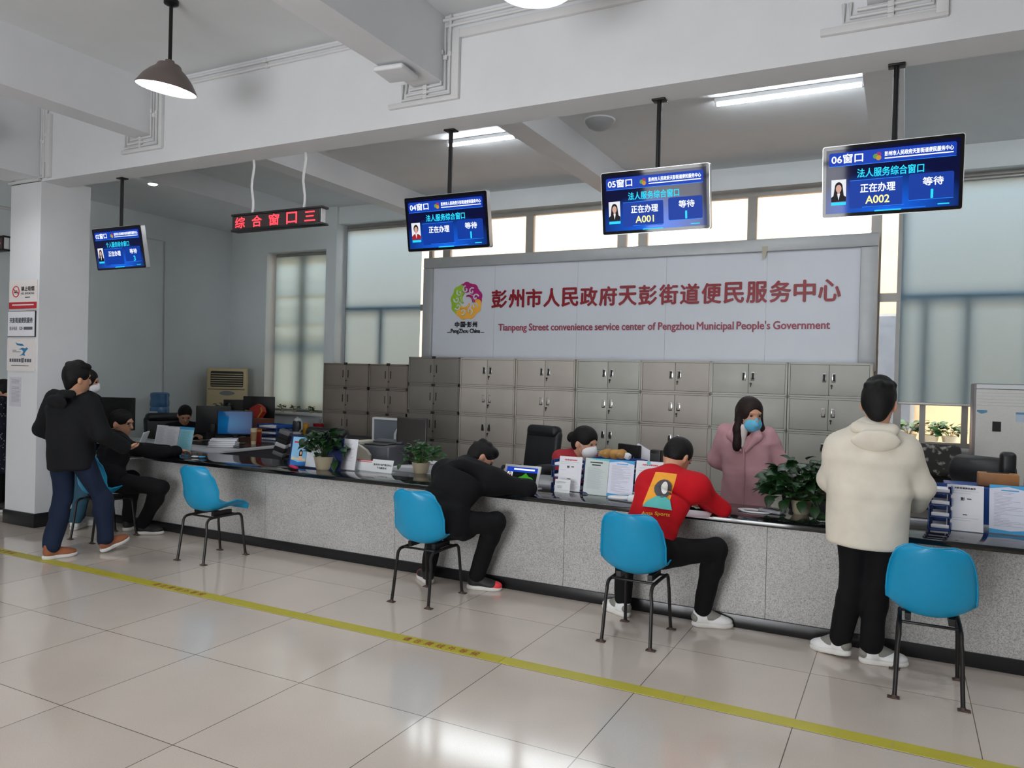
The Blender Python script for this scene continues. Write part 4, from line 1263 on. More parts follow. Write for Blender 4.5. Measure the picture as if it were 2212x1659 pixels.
# clipboard
a = at(335, 978, z=ZC)
t = thing('clipboard', 'black clipboard with a white sheet lying before the leaflet stand', 'clipboard', (a.x, a.y - .02, ZC), R_(4))
MB().box((0, 0, .006), (.44, .25, .010), .004).build('board', M_BLACK, t, world=False)
MB().box((.02, .0, .0125), (.23, .19, .002)).build('sheet', M_PAPER, t, world=False)
MB().box((.0, .105, .016), (.10, .03, .012), .004).build('clip', M_CHROME, t, world=False)
# scissors
a = at(428, 988, z=ZC)
t = thing('scissors', 'scissors with white and blue handles on the black counter top', 'scissors', (a.x, a.y, ZC), R_(20))
for k, (cx_, m) in enumerate(((-.035, M_WHITEP), (.04, M_CYANP))):
    MB().tube([(cx_ + .033 * math.cos(q * PI / 6), .024 * math.sin(q * PI / 6), .008) for q in range(12)], .0065, 8, closed=True).build('handle', m, t, world=False)
MB().box((-.12, .01, .006), (.14, .014, .003), rz=.08).box((-.12, .0, .008), (.14, .014, .003), rz=-.08).build('blade', M_CHROME, t, world=False)

# centre left: coloured leaflets
t, p = stand('leaflet_stand', 'dark leaflet stand with a blue picture leaflet behind the round leaved plant', 'leaflet stand', 622, 1007, 735, 1017, 938, back=M_NAVY, clear=False)
W_, H_ = p.w, p.h
s = sheet(t, p, W_ * .035, H_ * .03, W_ * .33, H_ * .94, mat('sky_leaflet_ground', (140, 196, 232), rough=.5, var=.06), name='leaflet')
mb = MB(); p.poly(mb, [(W_ * .035, H_ * .03), (W_ * .33, H_ * .03), (W_ * .33, H_ * .18), (W_ * .18, H_ * .14), (W_ * .035, H_ * .22)], .0022, .0026); mb.build('blue_wave', mat('leaflet_blue', (52, 120, 200), rough=.5), s, sm=0)
mb = MB(); p.poly(mb, [(W_ * .05, H_ * .20), (W_ * .12, H_ * .22), (W_ * .32, H_ * .18), (W_ * .32, H_ * .27), (W_ * .18, H_ * .26), (W_ * .06, H_ * .30)], .0024, .0028); mb.build('sand', mat('leaflet_sand', (226, 204, 150), rough=.5), s, sm=0)
mb = MB(); p.rect(mb, W_ * .07, H_ * .75, W_ * .29, H_ * .80, .0022, .0028, .003); mb.build('red_heading', M_REDINK, s, sm=0)
mb = MB(); p.disc(mb, W_ * .22, H_ * .42, W_ * .034, .003, .0033, H_ * .13); mb.build('drawn_hair', M_INKD, s, sm=0)
mb = MB(); p.disc(mb, W_ * .222, H_ * .43, W_ * .018, .0034, .0037, H_ * .055); p.poly(mb, [(W_ * .17, H_ * .2), (W_ * .27, H_ * .2), (W_ * .245, H_ * .34), (W_ * .2, H_ * .34)], .0031, .0035); mb.build('drawn_figure', mat('leaflet_skin', (232, 186, 160), rough=.5), s, sm=0)
mb = MB(); p.disc(mb, W_ * .225, H_ * .63, W_ * .03, .0022, .0026, H_ * .04); mb.build('drawn_ornament', mat('leaflet_orange', (216, 140, 70), rough=.5), s, sm=0)
s = sheet(t, p, W_ * .335, H_ * .03, W_ * .62, H_ * .94, mat('pale_leaflet', (222, 228, 236), rough=.5), name='leaflet')
mb = MB(); p.rect(mb, W_ * .39, H_ * .80, W_ * .50, H_ * .825, .0022, .0026); p.disc(mb, W_ * .375, H_ * .815, W_ * .012, .0022, .0026); mb.build('red_heading', M_REDINK, s, sm=0)
t, p = stand('document_stand', 'white sheet in a clear stand right of the round leaved plant', 'document stand', 728, 1012, 766, 1018, 946)
s = sheet(t, p, 0, 0, p.w, p.h); lines(t, p, p.w * .2, p.w * .85, p.h * .84, 22, p.h * .026, parent=s, seed=5)
t, p = stand('table_sign', 'small white table sign with a red top stripe beside the white name sign', 'table sign', 767, 1014, 803, 1018, 991, lean=.03, clear=False)
mb = MB(); p.rect(mb, 0, p.h * .93, p.w, p.h, .0004, .001); p.rect(mb, p.w * .05, p.h * .80, p.w * .92, p.h * .86, .0004, .001); mb.build('red_stripe', M_REDINK, t, sm=0)
t, p = stand('table_sign', 'white table sign with two lines of black Chinese characters', 'table sign', 801, 1018, 846, 1023, 991, lean=.03, clear=False)
p.text(MB(), '彭州市不动产登记中心', p.w * .08, p.h * .50, p.w * .94, p.h * .66, .0006, bold=.0008).build('upper_line', M_INKD, t, sm=0)
p.text(MB(), '下沉服务点', p.w * .25, p.h * .24, p.w * .72, p.h * .40, .0006, bold=.0008).build('lower_line', M_INKD, t, sm=0)
a = at(633, 1015, z=ZC)
t = thing('stapler', 'small black and red stapler before the leaflet stand', 'stapler', (a.x, a.y, ZC), R_(-15))
MB().box((0, 0, .01), (.13, .035, .018), .005).build('base', M_BLACK, t, world=False)
MB().box((.01, 0, .03), (.12, .03, .022), .008, ry=R_(6)).build('lever', mat('pink_red_plastic', (206, 52, 92), rough=.4), t, world=False)

# printer
a = at(812, 1000, y=6.30)
t = thing('printer', 'cream and dark grey laser printer behind the white table sign', 'printer', (a.x, 6.32, .75), R_(0))
M_PRGREY = mat('dark_grey_printer_plastic', (74, 76, 82), rough=.45, var=.04)
MB().box((0.06, 0.02, .10), (.42, .38, .20), .02, seg=3).build('body', M_PRGREY, t, world=False)
MB().prism([(-.27, 0), (.06, 0), (.06, .11), (.02, .155), (-.06, .195), (-.16, .22), (-.27, .225)], (0, -.175, 0), (1, 0, 0), (0, 0, 1), (0, -1, 0), .04).build('front_cover', mat('cream_printer_plastic', (196, 190, 174), rough=.45, var=.02), t, world=False)
MB().span(-.27, -.14, -.17, .2, 0, .224, .01).build('side_cover', MATS['cream_printer_plastic'], t, world=False)
MB().box((.05, -.02, .205), (.24, .22, .012), .004).build('output_tray', M_BLACK, t, world=False)
MB().box((.05, .14, .225), (.36, .10, .02), .006, rx=.2).build('paper_flap', M_PRGREY, t, world=False)
# white edged board behind it
a, b = at(806, 990, y=7.6), at(880, 990, y=7.6)
t = thing('partition_board', 'grey screen board with a white edge in front of the low cabinets', 'board', ((a.x + b.x) / 2, 7.6, .75))
zt = at(815, 902, y=7.6).z
MB().span(a.x, b.x, 7.6, 7.612, .45, zt).build('panel', mat('blue_grey_frosted_board', (118, 124, 134), rough=.3, var=.03), t)
MB().span(a.x - .02, a.x + .005, 7.59, 7.62, .45, zt).span(a.x, b.x, 7.59, 7.62, zt - .02, zt + .005).build('edge', M_WHITEP, t)
MB().span(a.x + .1, b.x, 7.585, 7.60, .45, zt - .28).build('lower_sheet', mat('pale_frosted_sheet', (138, 144, 152), rough=.3), t)
MB().tube([(b.x - .16, 7.56, .75), (b.x - .16, 7.56, .95), (b.x - .13, 7.56, 1.0), (b.x, 7.56, 1.01)], .016, 8).build('handle', M_WHITEP, t)
MB().span(a.x, b.x, 7.58, 7.64, 0, .46).build('leg_panel', M_DESKSIDE, t)

# tablet on a stand in the middle
t, p = stand('tablet_display', 'white tablet on a stand with a glowing green picture, near the leaning man in black', 'tablet', 1083, 1049, 1160, 1059, 1001, lean=.07, clear=False, th=.014)
W_, H_ = p.w, p.h
s = p.rect(MB(), W_ * .07, H_ * .13, W_ * .93, H_ * .90, .0002, .0012).build('screen', glow('dark_screen_ground', (14, 26, 20), .6), t, sm=0)
mb = MB(); p.rect(mb, W_ * .07, H_ * .68, W_ * .93, H_ * .90, .0014, .0018); p.rect(mb, W_ * .07, H_ * .13, W_ * .93, H_ * .22, .0014, .0018); mb.build('blue_band', glow('tablet_blue', (26, 66, 190), .9), s, sm=0)
mb = MB(); p.rect(mb, W_ * .27, H_ * .77, W_ * .85, H_ * .84, .0019, .0022); mb.build('title_line', M_UIW, s, sm=0)
mb = MB(); p.disc(mb, W_ * .62, H_ * .38, W_ * .22, .0014, .0017, H_ * .14); p.poly(mb, [(W_ * .45, H_ * .38), (W_ * .55, H_ * .56), (W_ * .62, H_ * .66), (W_ * .70, H_ * .52), (W_ * .80, H_ * .36)], .0014, .0017); mb.build('green_glow', glow('tablet_green', (70, 168, 44), .7), s, sm=0)
portrait(p, W_ * .10, H_ * .42, W_ * .25, H_ * .70, False, s)

# notices in front of the masked clerk
t, p = stand('document_stand', 'white notice in a clear stand left of the blue file rack notices', 'document stand', 1203, 1058, 1252, 1064, 984)
s = sheet(t, p, 0, 0, p.w, p.h)
mb = MB(); p.text(mb, '天彭街道便民服务', p.w * .22, p.h * .88, p.w * .78, p.h * .92, .0022, bold=.0006); mb.build('red_heading', M_REDINK, s, sm=0)
mb = MB(); p.text(mb, '彭', p.w * .36, p.h * .66, p.w * .48, p.h * .73, .0022, bold=.001); p.rect(mb, p.w * .54, p.h * .69, p.w * .66, p.h * .715, .002, .0024); p.rect(mb, p.w * .40, p.h * .34, p.w * .56, p.h * .36, .002, .0024); mb.build('black_text', M_INKD, s, sm=0)
lines(t, p, p.w * .06, p.w * .9, p.h * .84, 2, p.h * .05, parent=s, th=.0015); lines(t, p, p.w * .06, p.w * .35, p.h * .60, 1, .1, parent=s); lines(t, p, p.w * .55, p.w * .92, p.h * .28, 7, p.h * .035, parent=s, seed=9)
t, p = stand('card_holder', 'small white printed card propped before the leftmost notice', 'card', 1197, 1062, 1230, 1066, 1034, lean=.02, clear=False)
lines(t, p, p.w * .1, p.w * .8, p.h * .82, 2, p.h * .09, M_INK, seed=3); lines(t, p, p.w * .18, p.w * .5, p.h * .5, 3, p.h * .08, M_INK, seed=4); lines(t, p, p.w * .3, p.w * .95, p.h * .18, 1, .1, M_INKL)
t, p = stand('document_stand', 'wide clear stand with a grey notice and a blue edged notice side by side', 'document stand', 1259, 1066, 1365, 1079, 988)
W_, H_ = p.w, p.h
s = sheet(t, p, 0, 0, W_ * .485, H_, mat('grey_green_notice', (196, 206, 204), rough=.5, var=.02), name='notice')
mb = MB(); p.rect(mb, W_ * .10, H_ * .87, W_ * .36, H_ * .90, .002, .0024); p.rect(mb, W_ * .14, H_ * .80, W_ * .32, H_ * .83, .002, .0024); mb.build('heading', M_INKD, s, sm=0)
lines(t, p, W_ * .06, W_ * .42, H_ * .74, 22, H_ * .027, M_INKL, th=.002, parent=s, seed=6)
mb = MB(); p.poly(mb, [(W_ * .05, H_), (W_ * .485, H_), (W_ * .485, H_ * .94), (W_ * .2, H_ * .965)], .002, .0024); mb.build('teal_corner', M_TEALP, s, sm=0)
mb = MB(); p.poly(mb, [(0, 0), (W_ * .12, 0), (W_ * .06, H_ * .05), (0, H_ * .06)], .002, .0024); mb.build('navy_corner', M_NAVY, s, sm=0)
def blue_notice(t, p, x0, x1, seed):
    w = x1 - x0; H = p.h
    s = sheet(t, p, x0, 0, x1, H, mat('lavender_white_notice', (214, 216, 232), rough=.5, var=.02), name='notice')
    mb = MB(); p.poly(mb, [(x0, H), (x1, H), (x1, H * .90), (x0 + w * .5, H * .97), (x0, H * .92)], .002, .0024); p.poly(mb, [(x0, 0), (x1, 0), (x1, H * .10), (x0 + w * .55, H * .06), (x0, H * .09)], .002, .0024)
    mb.build('blue_edge', M_CYANP, s, sm=0)
    mb = MB(); p.rect(mb, x0 + w * .3, H * .88, x0 + w * .75, H * .905, .002, .0024); mb.build('heading', M_CYANP, s, sm=0)
    lines(t, p, x0 + w * .12, x0 + w * .9, H * .85, 24, H * .03, M_INKL, th=.0022, parent=s, seed=seed, ragged=.8)
    return s
blue_notice(t, p, W_ * .495, W_, 7)
t, p = stand('document_stand', 'white notice with a red heading partly hidden by the red sweater', 'document stand', 1369, 1077, 1436, 1086, 994)
s = sheet(t, p, 0, 0, p.w, p.h)
mb = MB(); p.text(mb, '天彭街道便民服务', p.w * .2, p.h * .88, p.w * .7, p.h * .92, .0022, bold=.0006); mb.build('red_heading', M_REDINK, s, sm=0)
mb = MB(); p.disc(mb, p.w * .4, p.h * .95, .016, .002, .003); mb.build('teal_clip', M_TEALP, s, sm=0)
lines(t, p, p.w * .1, p.w * .9, p.h * .82, 3, p.h * .07, parent=s)
def tray_stack(label, u, v, w, n=3, y=None, z=ZC, d=.30, hh=.085):
    a = at(u, v, z=z) if y is None else at(u, v, y=y)
    t = thing('file_tray_stack', label, 'file trays', (a.x, (a.y if y is None else y) + d / 2, z))
    for k in range(n):
        zz = k * hh
        tr = MB().span(-w / 2, w / 2, -d / 2, d / 2, zz, zz + .006).span(-w / 2, -w / 2 + .005, -d / 2, d / 2, zz, zz + .05).span(w / 2 - .005, w / 2, -d / 2, d / 2, zz, zz + .05).span(-w / 2, w / 2, d / 2 - .005, d / 2, zz, zz + .05)
        tr.build('tray', M_BLUEP, t, world=False)
        MB().box((0, -.02, zz + .02), (w * .8, d * .8, .022), .003).build('paper_stack', M_PAPER, t, world=False)
    for sx in (-1, 1):
        MB().cyl((sx * (w / 2 - .015), -d / 2 + .02, 0), (sx * (w / 2 - .015), -d / 2 + .02, (n - .4) * hh), .008, n=8).build('post', M_NAVY, t, world=False)
    return t
tray_stack('blue file trays behind the leftmost white notice', 1226, 1052, .30, 3, y=5.84, d=.14, hh=.095)
tray_stack('blue file trays under the brown paper parcel, behind the grey notice', 1318, 1050, .40, 3, y=6.06, z=.75, d=.30, hh=.098)
tray_stack('stacked blue file trays beside the cuff of the white jacket', 2030, 1140, .13, 4, y=5.72, d=.2, hh=.078)
tray_stack('blue file trays piled on the left desk right of the blue screen', 575, 945, .36, 3, y=7.5, z=.75, hh=.08)
tray_stack('blue file trays on the back desk below the tall dark monitor', 585, 918, .5, 2, y=8.38, z=.75, hh=.075)

# brown paper parcel
a = at(1325, 982, y=6.2)
t = thing('paper_parcel', 'crumpled tan paper parcel lying on the blue file trays', 'parcel', (a.x, 6.2, 1.04))
mb = MB(); r = random.Random(4)
for k in range(6):
    mb.ell((-.075 + k * .03, r.uniform(-.02, .02), r.uniform(-.004, .006)), (.045, .075 + r.uniform(-.012, .012), .038 + r.uniform(-.006, .006)), nu=12, nv=8)
mb.build('wrapping', mat('tan_kraft_paper', (176, 132, 74), rough=.75, var=.12, scale=14, bump=.3, bscale=50), t, world=False)
MB().box((.125, 0, -.012), (.06, .08, .05), .02, ry=.4).build('white_end', M_PAPER, t, world=False)
a = at(1396, 968, y=6.45)
t = thing('paper_bag', 'white and blue paper bag leaning beside the black monitor', 'bag', (a.x, 6.45, .75))
p = Panel((-.12, 0, .10), (.24, 0, 0), (0, .04, .26))
p.poly(MB(), [(0, 0), (.22, 0), (.24, .16), (.03, .27), (.0, .2)], -.05, 0).build('bag', M_PAPER, t, world=False)
mb = MB(); p.rect(mb, .0, .07, .13, .13, .0005, .0015); mb.build('blue_print', M_BLUEP, t, world=False, sm=0)
MB().box((0, .02, .05), (.26, .2, .10), .01).build('carton', mat('brown_carton', (120, 88, 60), rough=.8), t, world=False)
# white handheld reader
a = at(1345, 1082, z=ZC)
t = thing('handheld_reader', 'white handheld card reader lying beside the red sweater man', 'card reader', (a.x, a.y, ZC), R_(-8))
mb = MB(); mb.tube([(-.03 + .085 * math.cos(q * PI / 10), .03 * math.sin(q * PI / 10), .022 + .006 * math.cos(q * PI / 10)) for q in range(20)], .013, 10, closed=True)
mb.build('grip', M_WHITEP, t, world=False)
MB().box((.115, -.01, .03), (.12, .09, .055), .024, seg=4).build('body', M_WHITEP, t, world=False)
# signature pad and its cable
a = at(1668, 1108, z=ZC)
t = thing('signature_pad', 'small grey device with buttons lying beside the bushy plant', 'device', (a.x, a.y, ZC), R_(-20))
MB().box((0, 0, .014), (.17, .10, .024), .008).build('body', mat('light_grey_plastic', (150, 154, 160), rough=.4), t, world=False)
MB().box((-.02, .01, .027), (.09, .05, .003), .001).build('screen', M_BLACK, t, world=False)
mb = MB()
for k in range(4):
    mb.box((.05, -.03 + k * .018, .027), (.02, .01, .004), .001)
mb.build('button', M_BLACK, t, world=False)
a = at(1632, 1107, z=ZC)
t = thing('data_cable', 'loose white cable coiled on the counter before the pink coat', 'cable', (a.x, a.y, ZC))
MB().tube([((.10 + .012 * (k // 14)) * math.cos(k * PI / 7), .055 * math.sin(k * PI / 7) + .01 * (k // 14), .006 + .003 * (k // 14)) for k in range(38)], .0035, 6).build('cable', M_WHITEP, t, world=False)
# paper being written on by the red sweater man, and by the man in black
for nm, u, v, rz in (('white form lying under the arms of the red sweater man', 1500, 1112, .1), ('white form lying before the man in glasses', 268, 990, .2)):
    a = at(u, v, z=ZC)
    o = MB().box((a.x, a.y + .03, ZC + .002), (.21, .29, .002), rz=rz).build('paper_form', M_PAPER)
    tag(o, nm, 'form')
for k, (u, v, rz, l) in enumerate(((872, 1008, .4, 'loose papers lying left of the leafy plant'), (938, 1000, -.3, 'white papers lying behind the leafy plant'))):
    a = at(u, v, z=ZC)
    o = MB().box((a.x, a.y, ZC + .004), (.26, .2, .006), .002, rz=rz).build('paper_stack', M_PAPER)
    tag(o, l, 'papers')

# right end of the counter
t, p = stand('document_stand', 'white notice with two small marks right of the white jacket', 'document stand', 2044, 1145, 2124, 1151, 1045)
s = sheet(t, p, 0, 0, p.w, p.h)
mb = MB(); p.text(mb, '天彭街道便民服务', p.w * .2, p.h * .91, p.w * .78, p.h * .95, .0022, bold=.0006); p.text(mb, '彭', p.w * .38, p.h * .66, p.w * .49, p.h * .73, .0022, bold=.001); p.rect(mb, p.w * .55, p.h * .69, p.w * .67, p.h * .71, .002, .0024); p.rect(mb, p.w * .44, p.h * .34, p.w * .56, p.h * .36, .002, .0024); mb.build('black_text', M_INKD, s, sm=0)
lines(t, p, p.w * .06, p.w * .9, p.h * .87, 2, p.h * .05, parent=s, th=.0015); lines(t, p, p.w * .1, p.w * .9, p.h * .28, 2, p.h * .05, parent=s, th=.0018)
t, p = stand('document_stand', 'blue edged notice at the right edge of the photo', 'document stand', 2136, 1152, 2222, 1158, 1046)
blue_notice(t, p, 0, p.w, 11)
a = at(1982, 1120, z=ZC)
t = thing('card_printer', 'low grey box shaped device under the cuff of the white jacket', 'device', (a.x, a.y + .12, ZC), R_(3))
MB().box((0, 0, .065), (.30, .26, .12), .01).build('body', mat('warm_grey_box', (150, 146, 138), rough=.5, var=.03), t, world=False)
MB().box((0, -.131, .075), (.24, .004, .012)).build('slot', M_GAP, t, world=False)
MB().box((0, 0, .128), (.29, .25, .008), .003).build('lid', M_WHITEP, t, world=False)
# things on the right desk
a = at(2155, 1036, y=6.25)
t = thing('tissue_box', 'brown wooden tissue box behind the notices at the right edge', 'tissue box', (a.x, 6.25, a.z - .05))
MB().box((0, 0, .05), (.24, .13, .09), .008).build('box', mat('orange_brown_wood', (164, 112, 66), rough=.5, var=.15, scale=8), t, world=False)
MB().box((0, 0, .097), (.13, .02, .004)).build('slot', M_GAP, t, world=False)
zt = a.z - .05
o = MB().span(a.x - .32, a.x + .32, 6.1, 6.45, .75, zt, .004).build('file_tray_stack', M_BLUEP)
tag(o, 'blue file box under the wooden tissue box at the right edge', 'file box')
a = at(2176, 1030, y=6.55)
t = thing('loudspeaker', 'small black speaker before the white air conditioner', 'speaker', (a.x, 6.55, .75))
MB().box((0, 0, a.z - .75 + .05), (.10, .11, .26), .03, seg=4).build('cabinet', M_BLACK, t, world=False)
MB().box((0, 0, (a.z - .8) / 2), (.05, .05, a.z - .8)).build('stand', M_BLACK, t, world=False)
a = at(2024, 995, y=7.9)
t = thing('cushion', 'dark flowered cushion propped on the chair by the right window', 'cushion', (a.x, 7.9, a.z - .2))
M_FLORAL = mat('dark_flowered_fabric', (62, 58, 54), rough=.85, var=.2, scale=18)
nt, b_ = nodes_of(M_FLORAL)
rp = [n for n in nt.nodes if n.type == 'VALTORGB'][0]
rp.color_ramp.elements[0].color = lin((44, 42, 40)); rp.color_ramp.elements[1].color = lin((156, 154, 146)); rp.color_ramp.elements[0].position = .56; rp.color_ramp.elements[1].position = .70
MB().box((0, 0, .2), (.38, .12, .30), .055, rx=-.2, seg=4).build('cover', M_FLORAL, t, world=False)
t = thing('office_chair', 'dark leather armchair under the flowered cushion by the right window', 'office chair', (a.x + .02, 7.85, 0))
MB().box((.05, .22, .72), (.6, .14, .50), .06, rx=-.15, seg=4).build('backrest', M_LEATHER, t, world=False)
MB().box((.05, -.05, .46), (.6, .5, .14), .05, seg=4).build('seat', mat('olive_seat_cover', (84, 80, 62), rough=.85, var=.1), t, world=False)
for s in (-1, 1):
    MB().tube([(.05 + s * .34, .25, .78), (.05 + s * .34, -.2, .74), (.05 + s * .34, -.22, .4)], .045, 10).build('armrest', M_LEATHER, t, world=False)
MB().cyl((.05, -.05, .0), (.05, -.05, .42), .05).build('column', M_BLACK, t, world=False)
a = at(2104, 1020, y=6.72)
t = thing('office_chair', 'black leather office chair with a rolled back behind the right notices', 'office chair', (a.x, 6.72, 0), R_(-35))
MB().lathe([(0, -.20), (.10, -.20), (.12, -.17), (.12, .17), (.10, .20), (0, .20)], (0, .1, a.z), 20, Matrix.Rotation(R_(90), 4, 'Y')).build('rolled_headrest', M_LEATHER, t, world=False)
MB().box((0, .12, a.z - .26), (.42, .12, .44), .05, seg=4).build('backrest', M_LEATHER, t, world=False)
MB().box((0, -.1, .46), (.46, .46, .11), .045, seg=4).build('seat', M_LEATHER, t, world=False)
MB().cyl((0, -.1, 0), (0, -.1, .42), .04).build('gas_column', M_BLACK, t, world=False)

# left desk clutter
a = at(480, 965, z=.7535)
for k in range(4):
    o = MB().box((a.x + .01 * (k % 2), a.y + .02, .7535 + .012 + .024 * k), (.30, .22, .022), .003, rz=.5 + .08 * k).build('document_bundle', M_PAPER)
    tag(o, ('lowest', 'second lowest', 'second highest', 'topmost')[k] + ' white document bundle in the pile before the blue screen', 'documents', 'document bundles on the left desk')
a = at(548, 936, y=7.0)
t = thing('paper_cup', 'tall cream paper cup right of the blue screen', 'cup', (a.x, 7.0, .7535))
MB().lathe([(0, 0), (.03, 0), (.042, .19), (.044, .20), (.038, .20), (.03, .01)], n=24).build('cup', M_CREAM, t, world=False)
mb = MB().lathe([(.0335, .04), (.0405, .15)], n=24); mb.build('sleeve', mat('tan_sleeve', (150, 120, 84), rough=.7), t, world=False)
a = at(557, 932, y=7.2)
t = thing('snack_box', 'red and yellow box beside the cream paper cup', 'box', (a.x, 7.2, .7535), .5)
MB().box((0, 0, .09), (.08, .08, .18), .004).build('box', mat('red_card_box', (166, 40, 34), rough=.5), t, world=False)
MB().box((0, 0, .15), (.082, .082, .03), .003).build('yellow_band', mat('yellow_card', (206, 160, 50), rough=.5), t, world=False)
a = at(543, 890, y=8.3)
t = thing('gift_bag', 'red bag with yellow edges before the dark back monitors', 'bag', (a.x, 8.3, a.z - .1))
p = Panel((-.16, 0, 0), (.36, 0, 0), (0, .05, .24))
p.poly(MB(), [(.06, .05), (.30, .02), (.36, .12), (.32, .19), (.24, .23), (.10, .16)], -.08, 0).build('bag', mat('bright_red_paper', (186, 38, 30), rough=.45, var=.1), t, world=False)
mb = MB(); p.poly(mb, [(.30, .02), (.36, .12), (.32, .19), (.30, .17), (.33, .12), (.28, .03)], .001, .003); mb.build('yellow_edge', MATS['yellow_card'], t, world=False, sm=0)
p.poly(MB(), [(0, .03), (.1, .02), (.1, .12), (0, .13)], -.05, .0).build('pink_flap', mat('pale_pink_paper', (206, 160, 142), rough=.6), t, world=False)
o = MB().span(a.x - .2, a.x + .4, 8.2, 8.36, .75, a.z - .08, .004).build('carton_box', mat('reddish_brown_carton', (120, 66, 48), rough=.7, var=.1))
tag(o, 'reddish brown carton under the red bag on the back desk', 'carton')
a = at(642, 927, y=8.6)
t = thing('electric_kettle', 'white and glass kettle on the back desk under the green blind', 'kettle', (a.x, 8.6, .75))
MB().lathe([(0, 0), (.075, 0), (.078, .03), (.066, .17), (.055, .20), (.0, .205)], n=24).build('body', mat('smoky_glass_body', (70, 70, 74), rough=.1, spec=.7), t, world=False)
MB().lathe([(.079, 0), (.079, .035), (.075, .04)], n=24).lathe([(.058, .195), (.05, .225), (.012, .235), (.012, .25), (0, .25)], n=24).build('lid', M_WHITEP, t, world=False)
MB().tube([(.05, -.02, .20), (.115, -.03, .19), (.118, -.03, .08), (.07, -.02, .04)], .013, 8).build('handle', M_WHITEP, t, world=False)
a = at(659, 926, y=8.6)
t = thing('drink_can', 'yellow can between the kettle and the red cup', 'can', (a.x, 8.62, .75))
MB().lathe([(0, 0), (.042, 0), (.048, .01), (.048, .135), (.04, .15), (0, .15)], n=24).build('can', mat('yellow_can', (204, 150, 30), rough=.3), t, world=False)
MB().lathe([(0, .15), (.036, .15), (.036, .165), (0, .165)], n=20).build('cap', mat('orange_cap', (216, 120, 30), rough=.4), t, world=False)
a = at(688, 925, y=8.6)
t = thing('pen_cup', 'red cup on the back desk beside the low cabinets', 'cup', (a.x, 8.6, .75))
MB().lathe([(0, 0), (.062, 0), (.078, .17), (.082, .175), (.07, .17), (.055, .02)], n=24).build('cup', mat('red_plastic_cup', (150, 28, 34), rough=.4), t, world=False)
MB().cyl((.02, 0, .1), (.03, 0, .24), .02, n=10).build('brush', mat('grey_brush', (110, 110, 114), rough=.8), t, world=False)
for k, (u, v) in enumerate(((604, 895), (632, 897), (668, 897))):
    pass
a = at(609, 975, y=6.5)
t = thing('cushion', 'black grey and white striped cushion leaning by the left desk', 'cushion', (a.x, 6.5, .72), R_(25))
CLK = mat('black_cushion_cloth', (20, 20, 22), rough=.9)
cols = [mat('mid_grey_cloth', (96, 96, 100), rough=.9), CLK, mat('dim_white_cloth', (170, 170, 172), rough=.9), CLK, CLK, MATS['mid_grey_cloth']]
for k, m in enumerate(cols):
    MB().box((-.03 + .014 * k, 0, .02 + .048 * k), (.13, .12, .050), .012, ry=.35).build('stripe_panel', m, t, world=False)

# ------------------------------------------------------------------ potted plants
def leaf_geo(mb, p, d, up, L, W):
    d = d.normalized(); s = d.cross(up)
    if s.length < 1e-4: s = Vector((1, 0, 0))
    s.normalize(); n = s.cross(d).normalized()
    k = len(mb.v)
    prof = [(0, 0, 0), (.12, .34, .02), (.32, .5, .05), (.58, .42, .05), (.8, .22, .0), (1, 0, -.06)]
    vs = []
    for q, w, h in prof:
        c = p + d * (q * L) + n * (h * L)
        vs += [c - s * (w * W) + n * (.10 * W * (w > 0)), c, c + s * (w * W) + n * (.10 * W * (w > 0))]
    fs = []
    for i in range(len(prof) - 1):
        a = i * 3
        fs += [(a, a + 1, a + 4, a + 3), (a + 1, a + 2, a + 5, a + 4)]
    mb.add(vs, fs)
M_LEAF = mat('dark_green_leaf', (26, 58, 26), rough=.38, var=.35, scale=14)
M_LEAF2 = mat('mid_green_leaf', (40, 82, 38), rough=.38, var=.35, scale=14)
M_STEM = mat('green_stem', (70, 96, 48), rough=.6)
M_POT = mat('beige_ceramic_pot', (176, 164, 140), rough=.35, var=.06)
def plant(label, x, y, z, pot_r, pot_h, cr, ch, n, L, seed, m, trailing=(), world_shift=(0, 0)):
    t = thing('potted_plant', label, 'plant', (x, y, z))
    MB().lathe([(0, 0), (pot_r * .72, 0), (pot_r * .8, pot_h * .1), (pot_r, pot_h * .9), (pot_r * 1.04, pot_h), (pot_r * .93, pot_h), (pot_r * .88, pot_h * .85), (0, pot_h * .82)], n=28).build('pot', M_POT, t, world=False)
    r = random.Random(seed)
    lv, st = MB(), MB()
    for i in range(n):
        a = r.random() * 2 * PI; e = math.asin(min(1, r.random() ** .75)) ; k = .55 + .45 * r.random()
        p = Vector((math.cos(a) * math.cos(e) * cr * k + world_shift[0], math.sin(a) * math.cos(e) * cr * k * .8 + world_shift[1], pot_h + .02 + math.sin(e) * ch * k))
        d = Vector((math.cos(a) * .9, math.sin(a) * .9, r.uniform(-.5, .5)))
        leaf_geo(lv, p, d, Vector((0, 0, 1)) + Vector((r.uniform(-.5, .5), r.uniform(-.8, .2), 0)), L * r.uniform(.7, 1.15), L * r.uniform(.65, .95))
        if i % 3 == 0:
            b = Vector((p.x * .15, p.y * .15, pot_h * .85))
            st.tube([b, (b + p) / 2 + Vector((0, 0, .02)), p], .0025, 5)
    for (dx, dy, dz, LL) in trailing:
        p = Vector((dx, dy, dz))
        leaf_geo(lv, p, Vector((dx * .6, -.3, -.6)), Vector((0, -1, .2)), LL, LL * .75)
        st.tube([Vector((0, 0, pot_h)), Vector((dx * .7, dy * .7, max(dz, pot_h) + .02)), p], .003, 5)
    st.build('stem', M_STEM, t, world=False)
    o = lv.build('foliage', m, t, world=False, sm=60)
    return t
a = at(697, 1014, z=ZC)
